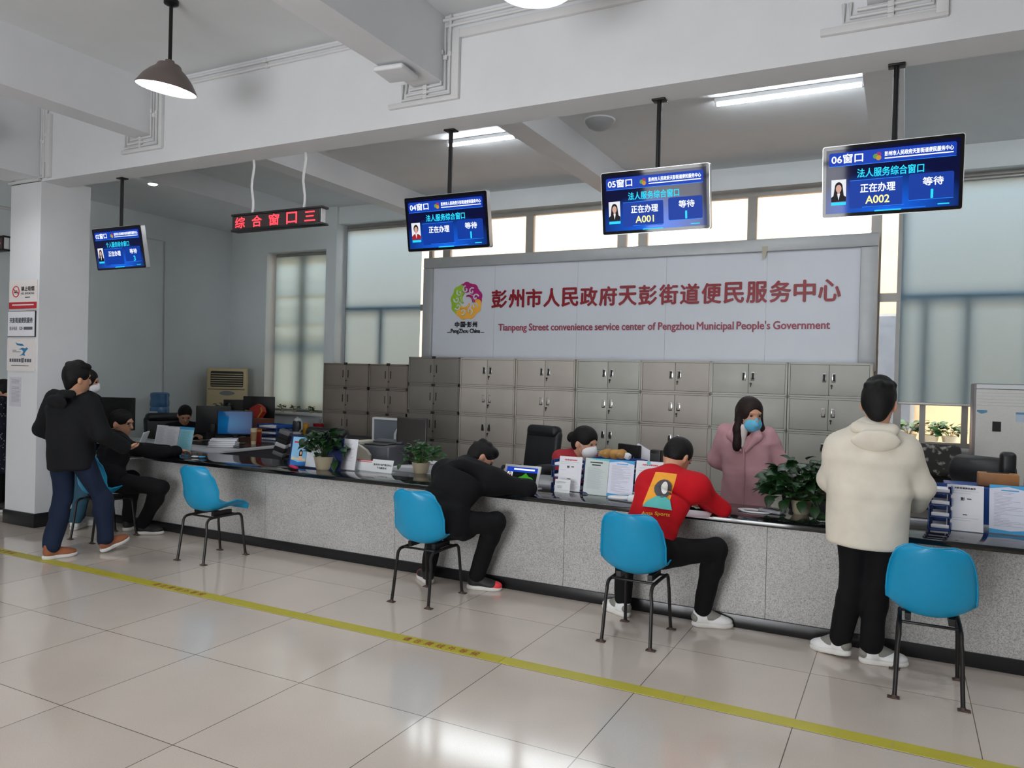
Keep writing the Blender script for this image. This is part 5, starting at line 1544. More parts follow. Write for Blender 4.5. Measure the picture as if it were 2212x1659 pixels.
plant('potted plant with round dark leaves before the coloured leaflets', a.x, a.y + .03, ZC, .105, .125, .215, .23, 130, .098, 3, M_LEAF, trailing=((.17, -.04, .10, .12), (-.24, -.03, .28, .09), (.22, .02, .20, .07)))
a = at(905, 1022, z=ZC)
plant('leafy plant in a pale pot left of the leaning man in black', a.x, a.y + .03, ZC, .085, .10, .20, .19, 120, .062, 5, M_LEAF2, trailing=((-.20, -.05, .07, .06), (.24, .0, .12, .09)))
a = at(1728, 1112, z=ZC)
plant('big bushy green plant on the counter left of the white jacket', a.x, a.y + .06, ZC, .07, .10, .27, .27, 300, .095, 8, M_LEAF, trailing=((-.1, -.1, .10, .10), (.1, -.12, .08, .1), (.02, -.13, .11, .1), (-.2, -.06, .12, .1), (.2, -.08, .12, .1), (.14, -.1, .03, .09)))
a = at(480, 892, y=8.2)
plant('small green plant on the back desk before the cream air conditioner', a.x, 8.2, a.z - .06, .05, .07, .13, .13, 50, .07, 12, M_LEAF)
o = MB().box((a.x, 8.2, (.0 + a.z - .06) / 2), (.45, .3, a.z - .06), .01).build('side_cabinet', M_DESKSIDE)
tag(o, 'dark side cabinet under the small green plant at the back left', 'cabinet')
for k, (u, l) in enumerate(((1962, 'leftmost outdoor potted plant on the white ledge beyond the window'), (2010, 'middle outdoor potted plant on the white ledge beyond the window'), (2052, 'rightmost outdoor potted plant on the white ledge beyond the window'))):
    p = at(u, 940, y=11.6)
    plant(l, p.x, 11.6, .93, .10, .12, .17, .16, 40, .10, 20 + k, M_LEAF2).__setitem__('group', 'plants on the ledge outside')
for k, u in enumerate((606, 632, 668)):
    p = at(u, 897, y=9.26)
    plant(('leftmost', 'middle', 'rightmost')[k] + ' tiny plant on the sill below the green blind', p.x, 9.3, 1.02, .03, .035, .07, .05, 16, .05, 30 + k, M_LEAF).__setitem__('group', 'tiny plants on the window sill')
# ------------------------------------------------------------------ people: bodies and clothes as smooth blended solids
def V(*a): return np.array(a, float)
def unit(v): return np.asarray(v, float) / (np.linalg.norm(v) + 1e-12)

class Solid:
    """a field of blended rounded limbs that is turned into one closed surface"""
    def __init__(self): self.p = []
    def limb(self, a, b, ra, rb=None, k=.03):
        self.p.append(('c', np.asarray(a, float), np.asarray(b, float), ra, ra if rb is None else rb, k)); return self
    def chain(self, pts, rs, k=.03):
        for i in range(len(pts) - 1): self.limb(pts[i], pts[i + 1], rs[i], rs[i + 1], k)
        return self
    def ell(self, c, r, ax=None, k=.03, sub=False):
        self.p.append(('e', np.asarray(c, float), np.asarray(r, float), np.eye(3) if ax is None else np.asarray(ax, float), k, sub)); return self
    def box(self, c, h, ax=None, r=.01, k=.02, sub=False):
        self.p.append(('b', np.asarray(c, float), np.asarray(h, float), np.eye(3) if ax is None else np.asarray(ax, float), r, k, sub)); return self
    def loft(self, a, b, sa, sb, side, front, k=.03, r=.02):
        """an elliptical trunk from a to b; sa, sb = (half width, half depth)"""
        self.p.append(('l', np.asarray(a, float), np.asarray(b, float), sa, sb, unit(side), unit(front), k, r)); return self
    def cut(self, o, n):
        """keep only the side of the plane that n points away from"""
        self.p.append(('h', np.asarray(o, float), unit(n))); return self
    def mesh(self, h, fold=0.0, fseed=0, smooth=2):
        lo, hi = np.full(3, 1e9), np.full(3, -1e9)
        for q in self.p:
            if q[0] == 'c':
                r = max(q[3], q[4]); lo = np.minimum(lo, np.minimum(q[1], q[2]) - r); hi = np.maximum(hi, np.maximum(q[1], q[2]) + r)
            elif q[0] == 'e' and not q[5]: r = q[2].max(); lo = np.minimum(lo, q[1] - r); hi = np.maximum(hi, q[1] + r)
            elif q[0] == 'b' and not q[6]: r = np.linalg.norm(q[2]) + q[4]; lo = np.minimum(lo, q[1] - r); hi = np.maximum(hi, q[1] + r)
            elif q[0] == 'l': r = max(max(q[3]), max(q[4])); lo = np.minimum(lo, np.minimum(q[1], q[2]) - r); hi = np.maximum(hi, np.maximum(q[1], q[2]) + r)
        lo -= .05; hi += .05
        n = np.ceil((hi - lo) / h).astype(int) + 1
        D = np.full(n, .25, np.float32)
        ax = [lo[i] + h * np.arange(n[i]) for i in range(3)]
        for q in self.p:
            t = q[0]
            if t == 'c': r = max(q[3], q[4]); a = np.minimum(q[1], q[2]) - r; b = np.maximum(q[1], q[2]) + r; k = q[5]; sub = False
            elif t == 'e': r = q[2].max(); a = q[1] - r; b = q[1] + r; k = q[4]; sub = q[5]
            elif t == 'b': r = np.linalg.norm(q[2]) + q[4]; a = q[1] - r; b = q[1] + r; k = q[5]; sub = q[6]
            elif t == 'l': r = max(max(q[3]), max(q[4])); a = np.minimum(q[1], q[2]) - r; b = np.maximum(q[1], q[2]) + r; k = q[7]; sub = False
            else: a, b, k, sub = lo, hi, 0, True
            m = k + 3 * h
            i0 = np.clip(np.floor((a - m - lo) / h).astype(int), 0, n - 1); i1 = np.clip(np.ceil((b + m - lo) / h).astype(int) + 1, 1, n)
            if np.any(i1 <= i0): continue
            X, Y, Z = np.meshgrid(ax[0][i0[0]:i1[0]], ax[1][i0[1]:i1[1]], ax[2][i0[2]:i1[2]], indexing='ij', sparse=True)
            if t == 'c':
                A, Bv = q[1], q[2] - q[1]; L2 = max(Bv @ Bv, 1e-9)
                tt = np.clip(((X - A[0]) * Bv[0] + (Y - A[1]) * Bv[1] + (Z - A[2]) * Bv[2]) / L2, 0, 1)
                d = np.sqrt((X - A[0] - tt * Bv[0]) ** 2 + (Y - A[1] - tt * Bv[1]) ** 2 + (Z - A[2] - tt * Bv[2]) ** 2) - (q[3] + tt * (q[4] - q[3]))
            elif t in 'eb':
                c, M = q[1], q[3]
                P = [(X - c[0]) * M[j][0] + (Y - c[1]) * M[j][1] + (Z - c[2]) * M[j][2] for j in range(3)]
                if t == 'e':
                    rr = q[2]
                    k0 = np.sqrt((P[0] / rr[0]) ** 2 + (P[1] / rr[1]) ** 2 + (P[2] / rr[2]) ** 2)
                    k1 = np.sqrt((P[0] / rr[0] ** 2) ** 2 + (P[1] / rr[1] ** 2) ** 2 + (P[2] / rr[2] ** 2) ** 2)
                    d = k0 * (k0 - 1) / (k1 + 1e-6)
                    d = np.where(k0 < .05, -rr.min(), d)
                else:
                    Q = [np.abs(P[j]) - (q[2][j] - q[4]) for j in range(3)]
                    d = np.sqrt(sum(np.maximum(w, 0) ** 2 for w in Q)) + np.minimum(np.maximum(np.maximum(Q[0], Q[1]), Q[2]), 0) - q[4]
            elif t == 'l':
                A, Bv = q[1], q[2] - q[1]; L = np.linalg.norm(Bv); u = Bv / L
                w = (X - A[0]) * u[0] + (Y - A[1]) * u[1] + (Z - A[2]) * u[2]
                tt = np.clip(w / L, 0, 1)
                sv = unit(q[5] - u * (u @ q[5])); fv = np.cross(u, sv)
                s = (X - A[0]) * sv[0] + (Y - A[1]) * sv[1] + (Z - A[2]) * sv[2]
                f = (X - A[0]) * fv[0] + (Y - A[1]) * fv[1] + (Z - A[2]) * fv[2]
                aa = q[3][0] + tt * (q[4][0] - q[3][0]); bb = q[3][1] + tt * (q[4][1] - q[3][1])
                e = np.sqrt((s / aa) ** 2 + (f / bb) ** 2)
                dr = (e - 1) * np.minimum(aa, bb)
                dz = np.maximum(-w, w - L)
                rr = q[8]
                d = np.minimum(np.maximum(dr + rr, dz + rr), 0) + np.sqrt(np.maximum(dr + rr, 0) ** 2 + np.maximum(dz + rr, 0) ** 2) - rr
            else:
                d = (X - q[1][0]) * q[2][0] + (Y - q[1][1]) * q[2][1] + (Z - q[1][2]) * q[2][2]
            S = D[i0[0]:i1[0], i0[1]:i1[1], i0[2]:i1[2]]
            d = np.broadcast_to(d, S.shape)
            if t == 'h': N = np.maximum(S, d)
            elif sub:
                g = np.maximum(k - np.abs(S + d), 0) / max(k, 1e-6); N = np.maximum(S, -d) + g * g * k * .25
            else:
                g = np.maximum(k - np.abs(S - d), 0) / max(k, 1e-6); N = np.minimum(S, d) - g * g * k * .25
            D[i0[0]:i1[0], i0[1]:i1[1], i0[2]:i1[2]] = N
        if fold:
            r = np.random.RandomState(fseed)
            X, Y, Z = np.meshgrid(*ax, indexing='ij', sparse=True)
            nz = 0
            for j in range(7):
                w = r.normal(size=3); w /= np.linalg.norm(w); w[2] *= .45
                fr = r.uniform(16, 46); ph = r.uniform(0, 6.28)
                w2 = r.normal(size=3); ph2 = r.uniform(0, 6.28)
                nz = nz + np.sin(fr * (w[0] * X + w[1] * Y + w[2] * Z) + ph + 1.6 * np.sin(9 * (w2[0] * X + w2[1] * Y + w2[2] * Z) + ph2))
            D = D + (fold * .38 * nz).astype(np.float32) * (np.abs(D) < .06)
        # surface nets
        I = D < 0
        c = np.zeros(np.array(D.shape) - 1, np.int8)
        for i in (0, 1):
            for j in (0, 1):
                for kk in (0, 1):
                    c += I[i:i + c.shape[0], j:j + c.shape[1], kk:kk + c.shape[2]]
        act = (c > 0) & (c < 8)
        ids = np.full(act.shape, -1, np.int64)
        cells = np.argwhere(act)
        ids[act] = np.arange(len(cells))
        acc = np.zeros((len(cells), 3)); cnt = np.zeros(len(cells))
        corners = [(i, j, kk) for i in (0, 1) for j in (0, 1) for kk in (0, 1)]
        for p in corners:
            for a_ in range(3):
                if p[a_] == 0:
                    qn = list(p); qn[a_] = 1
                    da = D[cells[:, 0] + p[0], cells[:, 1] + p[1], cells[:, 2] + p[2]]
                    db = D[cells[:, 0] + qn[0], cells[:, 1] + qn[1], cells[:, 2] + qn[2]]
                    m_ = (da < 0) != (db < 0)
                    tt = np.where(m_, da / np.where(np.abs(da - db) < 1e-9, 1, da - db), 0)
                    pos = np.array(p, float)[None, :].repeat(len(cells), 0); pos[:, a_] += tt
                    acc[m_] += pos[m_]; cnt[m_] += 1
        P = lo + h * (cells + acc / cnt[:, None])
        F = []
        for a_ in range(3):
            b_, c_ = (a_ + 1) % 3, (a_ + 2) % 3
            sl0 = [slice(None)] * 3; sl1 = [slice(None)] * 3
            sl0[a_] = slice(0, -1); sl1[a_] = slice(1, None)
            A0, A1 = I[tuple(sl0)], I[tuple(sl1)]
            e = np.argwhere(A0 != A1)
            e = e[(e[:, b_] > 0) & (e[:, c_] > 0) & (e[:, b_] < D.shape[b_] - 1) & (e[:, c_] < D.shape[c_] - 1)]
            if not len(e): continue
            inside = A0[e[:, 0], e[:, 1], e[:, 2]]
            def cid(db, dc):
                g = e.copy(); g[:, b_] -= db; g[:, c_] -= dc
                return ids[g[:, 0], g[:, 1], g[:, 2]]
            qd = np.stack([cid(1, 1), cid(0, 1), cid(0, 0), cid(1, 0)], 1)
            qd[~inside] = qd[~inside][:, ::-1]
            F.append(qd)
        F = np.concatenate(F)
        F = F[(F >= 0).all(1)]
        for _ in range(smooth):                               # light smoothing over the quads
            s = np.zeros_like(P); w = np.zeros(len(P))
            for i in range(4):
                a_, b_ = F[:, i], F[:, (i + 1) % 4]
                np.add.at(s, a_, P[b_]); np.add.at(w, a_, 1); np.add.at(s, b_, P[a_]); np.add.at(w, b_, 1)
            P = P * .45 + .55 * s / np.maximum(w, 1)[:, None]
        return P, F
    def build(self, name, m, parent, h=.008, fold=0.0, fseed=0, smooth=2):
        P, F = self.mesh(h, fold, fseed, smooth)
        W = np.array(WM[parent.name].inverted())
        P = P @ W[:3, :3].T + W[:3, 3]
        me = bpy.data.meshes.new(name)
        me.vertices.add(len(P)); me.vertices.foreach_set('co', P.astype(np.float32).ravel())
        me.loops.add(F.size); me.loops.foreach_set('vertex_index', F.astype(np.int32).ravel())
        me.polygons.add(len(F)); me.polygons.foreach_set('loop_start', np.arange(0, F.size, 4, dtype=np.int32))
        me.polygons.foreach_set('use_smooth', np.ones(len(F), bool))
        me.update(calc_edges=True); me.validate()
        me.materials.append(m)
        o = bpy.data.objects.new(name, me); COL.objects.link(o); o.parent = parent
        WM[o.name] = WM[parent.name].copy()
        return o

M_SKIN = mat('skin', (196, 146, 118), rough=.5, var=.05, scale=12)
M_HAIR = mat('black_hair', (11, 10, 10), rough=.6, spec=.25, var=.3, scale=40, bump=.3, bscale=160)
M_HAIRB = mat('dark_brown_hair', (34, 20, 18), rough=.6, spec=.25, var=.3, scale=40, bump=.3, bscale=160)
M_EYE = mat('dark_eye', (20, 16, 16), rough=.15, var=0)
M_LIP = mat('lip', (166, 96, 88), rough=.5)

def hand(S, wrist, tip_dir, palm_n, side=1, curl=.5, scale=1.0):
    """palm, four unequal bent fingers and a thumb leaving the side of the palm"""
    d = unit(tip_dir); n = unit(palm_n - d * (palm_n @ d)); s = np.cross(n, d) * side
    k = scale
    w = np.asarray(wrist, float)
    S.ell(w + d * .048 * k, (.042 * k, .052 * k, .017 * k), [s, d, n], k=.018)
    for i, (off, L) in enumerate(((-.030, .062), (-.010, .074), (.010, .070), (.029, .054))):
        b = w + d * .085 * k + s * off * k
        d1 = unit(d + n * curl * .45); d2 = unit(d + n * curl * 1.3); d3 = unit(d + n * curl * 2.4)
        p1 = b + d1 * L * .48 * k; p2 = p1 + d2 * L * .32 * k; p3 = p2 + d3 * L * .24 * k
        S.chain([b, p1, p2, p3], [.0095 * k, .0088 * k, .008 * k, .0072 * k], k=.004)
    b = w + d * .028 * k - s * .036 * k
    p1 = b + unit(d * .6 - s * .75 + n * .25) * .036 * k; p2 = p1 + unit(d - s * .2 + n * .5 * curl) * .030 * k
    S.chain([b, p1, p2], [.0125 * k, .0105 * k, .0085 * k], k=.008)

class Person:
    """J: joints in metres. L and R are the person's own left and right."""
    def __init__(self, name_label, loc, J, face, up=(0, 0, 1), build=1.0, head_r=1.10):
        self.t = thing('person', name_label, 'person', loc)
        self.J = {k: np.asarray(v, float) for k, v in J.items()}
        J = self.J
        self.b = build
        self.face = unit(face); self.up = unit(np.asarray(up, float) - self.face * (np.asarray(up, float) @ self.face))
        self.hs = np.cross(self.face, self.up)                     # the head's own right-hand side
        self.side = unit(J['shR'] - J['shL'])
        self.spine = unit(J['neck'] - J['pel'])
        self.front = unit(np.cross(self.side, self.spine))
        if self.front @ (self.face * [1, 1, 0]) < 0: self.front = -self.front
        self.hr = head_r
    def torso(self, S, g=0.0, w=1.0, low=-.04):
        J, b = self.J, self.b
        pe, ne = J['pel'], J['neck']
        ch = J.get('chest', pe * .42 + ne * .58)
        wa = J.get('waist', (pe + ch) / 2)
        sp0 = unit(wa - pe); sp1 = unit(ch - wa); sp2 = unit(ne - ch)
        f0 = f1 = f2 = self.front
        S.loft(pe + sp0 * low, wa, (.165 * b + g, .115 * b + g), (.145 * b * w + g, .10 * b * w + g), self.side, f0, k=.05, r=.03)
        S.loft(wa, ch, (.145 * b * w + g, .10 * b * w + g), (.17 * b + g, .115 * b + g), self.side, f1, k=.06, r=.03)
        S.loft(ch, ch + (ne - ch) * .72, (.17 * b + g, .115 * b + g), (.125 * b + g, .085 * b + g), self.side, f2, k=.07, r=.05)
        S.limb(J['shL'], J['shR'], .048 * b + g * .9, k=.08)
        for q in 'LR':
            S.limb(ne - (ne - ch) * .12, J['sh' + q], .045 * b + g * .9, .044 * b + g * .9, k=.08)
        return S
    def arms(self, S, g=0.0, to=1.0, gl=None, k=.035):
        J, b = self.J, self.b
        gl = g if gl is None else gl
        for q in 'LR':
            if 'el' + q not in J: continue
            wr = J['el' + q] + (J['wr' + q] - J['el' + q]) * to
            S.limb(J['sh' + q], J['el' + q], .052 * b + g, .043 * b + g, k=k)
            S.limb(J['el' + q], wr, .044 * b + g, .030 * b + gl, k=.03)
        return S
    def legs(self, S, g=0.0, to=1.0, ga=None, k=.04):
        J, b = self.J, self.b
        ga = g if ga is None else ga
        for q in 'LR':
            if 'kn' + q not in J: continue
            an = J['kn' + q] + (J['an' + q] - J['kn' + q]) * to
            S.limb(J['hi' + q], J['kn' + q], .088 * b + g, .056 * b + g, k=k)
            m = J['kn' + q] + (an - J['kn' + q]) * .3
            S.limb(J['kn' + q], m, .056 * b + g, .056 * b + g, k=.03)
            S.limb(m, an, .056 * b + g, .036 * b + ga, k=.03)
        return S
    def headsolid(self, S):
        J, r = self.J, self.hr
        h, f, u, s = J['head'], self.face, self.up, self.hs
        ax = [s, f, u]
        S.ell(h + u * .028 * r - f * .008 * r, (.077 * r, .096 * r, .098 * r), ax, k=.03)
        S.ell(h - u * .045 * r + f * .022 * r, (.060 * r, .070 * r, .072 * r), ax, k=.035)
        S.ell(h - u * .088 * r + f * .062 * r, (.026 * r, .022 * r, .020 * r), ax, k=.025)
        S.limb(h + f * .088 * r + u * .012 * r, h + f * .104 * r - u * .026 * r, .010 * r, .0145 * r, k=.018)        # nose
        S.ell(h + f * .082 * r - u * .058 * r, (.025 * r, .014 * r, .011 * r), ax, k=.012)                       # mouth
        S.ell(h + f * .085 * r + u * .030 * r, (.050 * r, .012 * r, .010 * r), ax, k=.016)                       # brow
        for q in (-1, 1):
            S.ell(h + s * q * .033 * r + f * .096 * r + u * .010 * r, (.018 * r, .012 * r, .010 * r), ax, k=.012, sub=True)
            S.ell(h + s * q * .080 * r - f * .012 * r - u * .014 * r, (.011 * r, .022 * r, .034 * r), [unit(s + f * q * .3), unit(f - s * q * .3), u], k=.010)
        S.limb(J['neck'] - (h - J['neck']) * .15, h - u * .05 * r - f * .02 * r, .058 * r, .053 * r, k=.03)
        return S
    def body(self, h=.008, curl=.6, handn=None, feet=True):
        S = Solid(); J = self.J
        self.torso(S, -.014); self.arms(S, -.006); self.legs(S, -.004); self.headsolid(S)
        for q in 'LR':
            if 'wr' + q in J and J.get('hand' + q) is not None:
                pn = J.get('palm' + q, V(0, 0, -1))
                hand(S, J['wr' + q], J['hand' + q], pn, 1 if q == 'R' else -1, curl)
            if feet and 'an' + q in J:
                S.limb(J['an' + q], J['an' + q] + unit(J['toe' + q]) * .13 + V(0, 0, -.045), .035, .025, k=.02)
        self.bo = S.build('body', M_SKIN, self.t, h=h)
        eb = MB()
        for q in (-1, 1):
            c = J['head'] + self.hs * q * .033 * self.hr + self.face * .083 * self.hr + self.up * .010 * self.hr
            eb.ell(c, (.011, .011, .008), nu=10, nv=6)
        eb.build('eyes', M_EYE, self.t)
        return self
    def hair(self, m=None, mode='short', h=.007, seed=1):
        J, r = self.J, self.hr
        hd, f, u, s = J['head'], self.face, self.up, self.hs
        ax = [s, f, u]
        S = Solid()
        S.ell(hd + u * .040 * r - f * .014 * r, (.088 * r, .103 * r, .100 * r), ax, k=.02)
        if mode == 'short':
            S.ell(hd - f * .052 * r - u * .002 * r, (.076 * r, .052 * r, .068 * r), ax, k=.03)
            S.ell(hd - f * .062 * r - u * .060 * r, (.046 * r, .030 * r, .046 * r), ax, k=.03)
            S.ell(hd + u * .098 * r + f * .050 * r, (.070 * r, .050 * r, .036 * r), ax, k=.02)
            rr = random.Random(seed)
            for i in range(16):
                a = rr.uniform(0, 6.28); e = rr.uniform(.55, 1.4)
                S.ell(hd + u * (.035 + .098 * math.sin(e)) * r + s * .082 * math.cos(a) * math.cos(e) * r + f * (.095 * math.sin(a) * math.cos(e) - .012) * r, (.024 * r, .024 * r, .018 * r), ax, k=.02)
        elif mode == 'crop':
            S.p.pop(); S.ell(hd + u * .034 * r - f * .013 * r, (.081 * r, .101 * r, .098 * r), ax, k=.02)
            S.ell(hd - f * .056 * r - u * .004 * r, (.068 * r, .043 * r, .058 * r), ax, k=.03)
        elif mode == 'bun':
            S.ell(hd - f * .05 * r - u * .03 * r, (.07 * r, .055 * r, .06 * r), ax, k=.03)
            S.ell(hd - f * .125 * r + u * .005 * r, (.046 * r, .040 * r, .048 * r), ax, k=.012)
        elif mode == 'long':
            S.ell(hd + u * .033 * r - f * .014 * r, (.090 * r, .106 * r, .104 * r), ax, k=.02)
            S.limb(hd - f * .05 * r + u * .02 * r, hd - f * .060 * r - u * .20 * r, .084 * r, .080 * r, k=.03)
            for q in (-1, 1):
                S.limb(hd + s * q * .080 * r - f * .015 * r + u * .02 * r, hd + s * q * .088 * r - f * .005 * r - u * .10 * r, .024 * r, .028 * r, k=.03)
                S.limb(hd + s * q * .088 * r - f * .005 * r - u * .10 * r, hd + s * q * .090 * r + f * .015 * r - u * .235 * r, .030 * r, .030 * r, k=.03)
        elif mode == 'bob':
            S.limb(hd - f * .045 * r + u * .02 * r, hd - f * .05 * r - u * .09 * r, .085 * r, .075 * r, k=.03)
        # the face stays free
        S.ell(hd + f * .120 * r - u * .045 * r, (.066 * r, .085 * r, .112 * r), ax, k=.012, sub=True)
        if mode in ('short', 'crop', 'bun'):
            for q in (-1, 1):
                S.ell(hd + s * q * .098 * r + f * .018 * r - u * .050 * r, (.040 * r, .055 * r, .062 * r), ax, k=.012, sub=True)
        S.build('hair', m or M_HAIR, self.t, h=h, fold=.004, fseed=seed, smooth=1)
        return self
    def shoe(self, q, m, sole, L=.27, W=.05, accent=None, hsock=None, panel=None, lift=0.0, pitch=0.0):
        J = self.J
        d = unit(J['toe' + q] * [1, 1, 0]); pit = J['toe' + q][2] if abs(J['toe' + q][2]) > 1e-3 else 0
        up = V(0, 0, 1)
        d3 = unit(d + up * pit); u3 = unit(up - d * pit); s = np.cross(d3, u3)
        heel = J['an' + q] - d3 * .055 - u3 * .085
        S = Solid()
        S.ell(heel + d3 * .055 + u3 * .064, (.040, .056, .052), [s, d3, u3], k=.03)
        S.limb(heel + d3 * .09 + u3 * .072, heel + d3 * .17 + u3 * .045, .040, .036, k=.03)
        S.ell(heel + d3 * .185 + u3 * .042, (W, .080, .034), [s, d3, u3], k=.03)
        S.limb(heel + d3 * .048 + u3 * .06, heel + d3 * .045 + u3 * .105, .042, .043, k=.02)
        S.cut(heel + u3 * .022, -u3)
        sh = S.build('shoe', m, self.t, h=.0055)
        S = Solid()
        S.ell(heel + d3 * .055 + u3 * .020, (.046, .066, .040), [s, d3, u3], k=.02).ell(heel + d3 * .175 + u3 * .018, (W + .004, .098, .034), [s, d3, u3], k=.04)
        S.cut(heel + u3 * .034, u3); S.cut(heel + u3 * .0, -u3)
        S.build('sole', sole, sh, h=.006, smooth=1)
        if panel:
            S = Solid(); S.limb(heel + d3 * .10 + u3 * .074, heel + d3 * .165 + u3 * .048, .0465, .0425, k=.01); S.cut(heel + u3 * .050, -u3)
            S.build('shoe_panel', panel, sh, h=.006)
            S = Solid(); S.ell(heel + d3 * .022 + u3 * .062, (.041, .036, .036), [s, d3, u3]); S.build('heel_tab', panel, sh, h=.006)
        if accent:
            S = Solid(); S.ell(heel + d3 * .205 + u3 * .038, (W * .93, .07, .036), [s, d3, u3], k=.02)
            S.cut(heel + u3 * .014, -u3); S.cut(heel + d3 * .19, -d3)
            S.build('toe_cap', accent, sh, h=.006)
        if hsock:
            S = Solid(); S.limb(heel + d3 * .05 + u3 * .07, J['an' + q] + (J['kn' + q] - J['an' + q]) * .16, .038, .040)
            S.build('sock', hsock, self.t, h=.007)
        return sh
# ------------------------------------------------------------------ the people
A3 = lambda u, v, **k: np.array(at(u, v, **k))
CL = lambda n, c, b=.08: mat(n, c, rough=.85, spec=.25, var=.10, scale=5, bump=b, bscale=240)
M_BLKCLOTH = CL('black_cloth', (10, 10, 14)); M_BLKPANT = CL('black_trouser_cloth', (10, 10, 13)); M_JEANS = CL('navy_denim', (23, 34, 56))
M_TEALJEANS = CL('teal_denim', (52, 86, 106)); M_CHAR = CL('charcoal_jacket_cloth', (21, 22, 25)); M_REDKNIT = CL('red_sweater_knit', (186, 14, 28))
M_IVORY = CL('ivory_jacket_cloth', (216, 209, 195), .04); M_PINK = CL('dusty_pink_coat_cloth', (190, 146, 152)); M_CRIM = CL('crimson_jacket_cloth', (160, 48, 56))
M_DOT = CL('dark_dotted_dress_cloth', (24, 26, 38)); M_INNER = CL('pale_shirt_cloth', (216, 208, 204))
M_WSHOE = mat('white_shoe_leather', (226, 226, 226), rough=.5, var=.04); M_WSOLE = mat('white_rubber_sole', (214, 212, 208), rough=.6, var=.05)
M_SHOEGREY = mat('grey_shoe_panel', (128, 126, 120), rough=.6, var=.06); M_BSHOE = mat('brown_suede_shoe', (146, 88, 58), rough=.75, var=.1); M_KSHOE = mat('black_sneaker_mesh', (26, 24, 26), rough=.6); M_RSHOE = mat('coral_red_toe', (232, 58, 66), rough=.45)
M_GSOCK = CL('grey_sock', (120, 124, 130)); M_WSOCK = CL('white_sock', (220, 220, 220))

# --- man in the red sweater, seated, writing on the counter
hd = A3(1464, 987, y=5.30)
J = dict(pel=(-1.50, 4.87, .555), waist=(-1.475, 4.95, .70), chest=(-1.42, 5.06, .90), neck=hd + V(-.02, -.09, -.115), head=hd,
         shL=A3(1408, 1044, y=5.15), shR=A3(1503, 1052, y=5.15), elL=(-1.63, 5.37, .815), elR=(-1.085, 5.345, .80), wrL=(-1.40, 5.53, .795), wrR=(-1.27, 5.56, .795),
         handL=V(.75, .6, -.05), handR=V(-.8, .5, -.1), palmL=V(0, 0, -1), palmR=V(0, 0, -1),
         hiL=(-1.59, 4.89, .535), hiR=(-1.42, 4.89, .535), knL=(-1.745, 5.23, .535), knR=(-1.085, 5.17, .555), anL=(-1.73, 5.19, .085), anR=(-1.19, 5.25, .085), toeL=V(-.85, .5, 0), toeR=V(.93, .36, 0))
P = Person('person in a red sweater with a picture on the back, writing at the counter', (-1.5, 4.87, 0), J, (.35, .72, -.55))
P.body().hair(mode='crop')
S = Solid(); P.torso(S, .026, low=-.02); P.arms(S, .012, .93, gl=.020, k=.09)
S.limb(P.J['neck'] - P.spine * .03, P.J['neck'] + P.spine * .015, .070, .066, k=.02)
sweater = S.build('sweater', M_REDKNIT, P.t, fold=.0025, fseed=3, smooth=4)
S = Solid(); S.loft(V(-1.50, 4.86, .47), V(-1.495, 4.89, .68), (.178, .135), (.165, .125), P.side, V(0, 1, 0), k=.05, r=.04); P.legs(S, .016, .93, ga=.022)
S.build('trousers', M_BLKPANT, P.t, fold=.005, fseed=4)
for q in 'LR': P.shoe(q, M_WSHOE, M_WSOLE, hsock=M_WSOCK, panel=M_SHOEGREY)
# the printed picture on the back, laid onto the knit
dg = bpy.context.evaluated_depsgraph_get()
_bv = BVHTree.FromPolygons([WM[P.t.name] @ v.co for v in sweater.data.vertices], [tuple(p.vertices) for p in sweater.data.polygons])
dn = (Vector(RW[2]) * Vector((1, 1, .4))).normalized()
def decal(name, pts, m, lift, sub=14):
    """a printed area: polygon in picture coordinates dropped onto the back of the sweater"""
    us = [p[0] for p in pts]; vs = [p[1] for p in pts]
    bm = bmesh.new()
    f = bm.faces.new([bm.verts.new((p[0], p[1], 0)) for p in pts])
    bmesh.ops.triangulate(bm, faces=bm.faces)
    bmesh.ops.subdivide_edges(bm, edges=bm.edges, cuts=9, use_grid_fill=True)
    bmesh.ops.triangulate(bm, faces=bm.faces)
    mb = MB(); vs = []
    for v in bm.verts:
        vs.append(drop(v.co.x, v.co.y, lift))
    bm.verts.index_update()
    mb.add(vs, [[q.index for q in f.verts] for f in bm.faces]); bm.free()
    return mb.build(name, m, sweater, sm=60)
BO = Vector(A3(1447, 1064, y=4.95))                       # middle of the back
bx = Vector((.93, .36, 0)).normalized(); by = Vector((0, .38, .92)).normalized()
def drop(x, y, lift):
    o = BO + bx * x + by * y
    n = bx.cross(by).normalized()
    h = _bv.ray_cast(o + n * .5, -n)
    return (h[0] + n * lift) if h[0] is not None else o
_s = .0031
def px(u, v): return ((u - 1440) * _s * .95, (1064 - v) * _s * 1.04)
decal('orange_picture', [px(1404, 1014), px(1452, 1020), px(1440, 1094), px(1384, 1090)], mat('orange_print', (236, 160, 44), rough=.7), .003)
decal('grey_shape', [px(1424 + 20 * math.cos(q * PI / 8), 1056 - 21 * math.sin(q * PI / 8)) for q in range(16)], mat('dark_grey_print', (72, 70, 76), rough=.7), .014)
decal('white_shape', [px(1427 + 8 * math.cos(q * PI / 6), 1055 - 15 * math.sin(q * PI / 6)) for q in range(12)], mat('white_print', (226, 224, 220), rough=.7), .021)
decal('teal_hill', [px(1384, 1094), px(1392, 1083), px(1410, 1074), px(1428, 1073), px(1442, 1082), px(1449, 1102), px(1430, 1101)], mat('teal_hill_print', (84, 176, 172), rough=.7), .014)
vs, fs, a, b, c, e = text_geo('Anta Sports')
x0, y0 = px(1384, 1112); x1, _ = px(1446, 1112)
mb = MB()
sx = (x1 - x0) / (b - a)
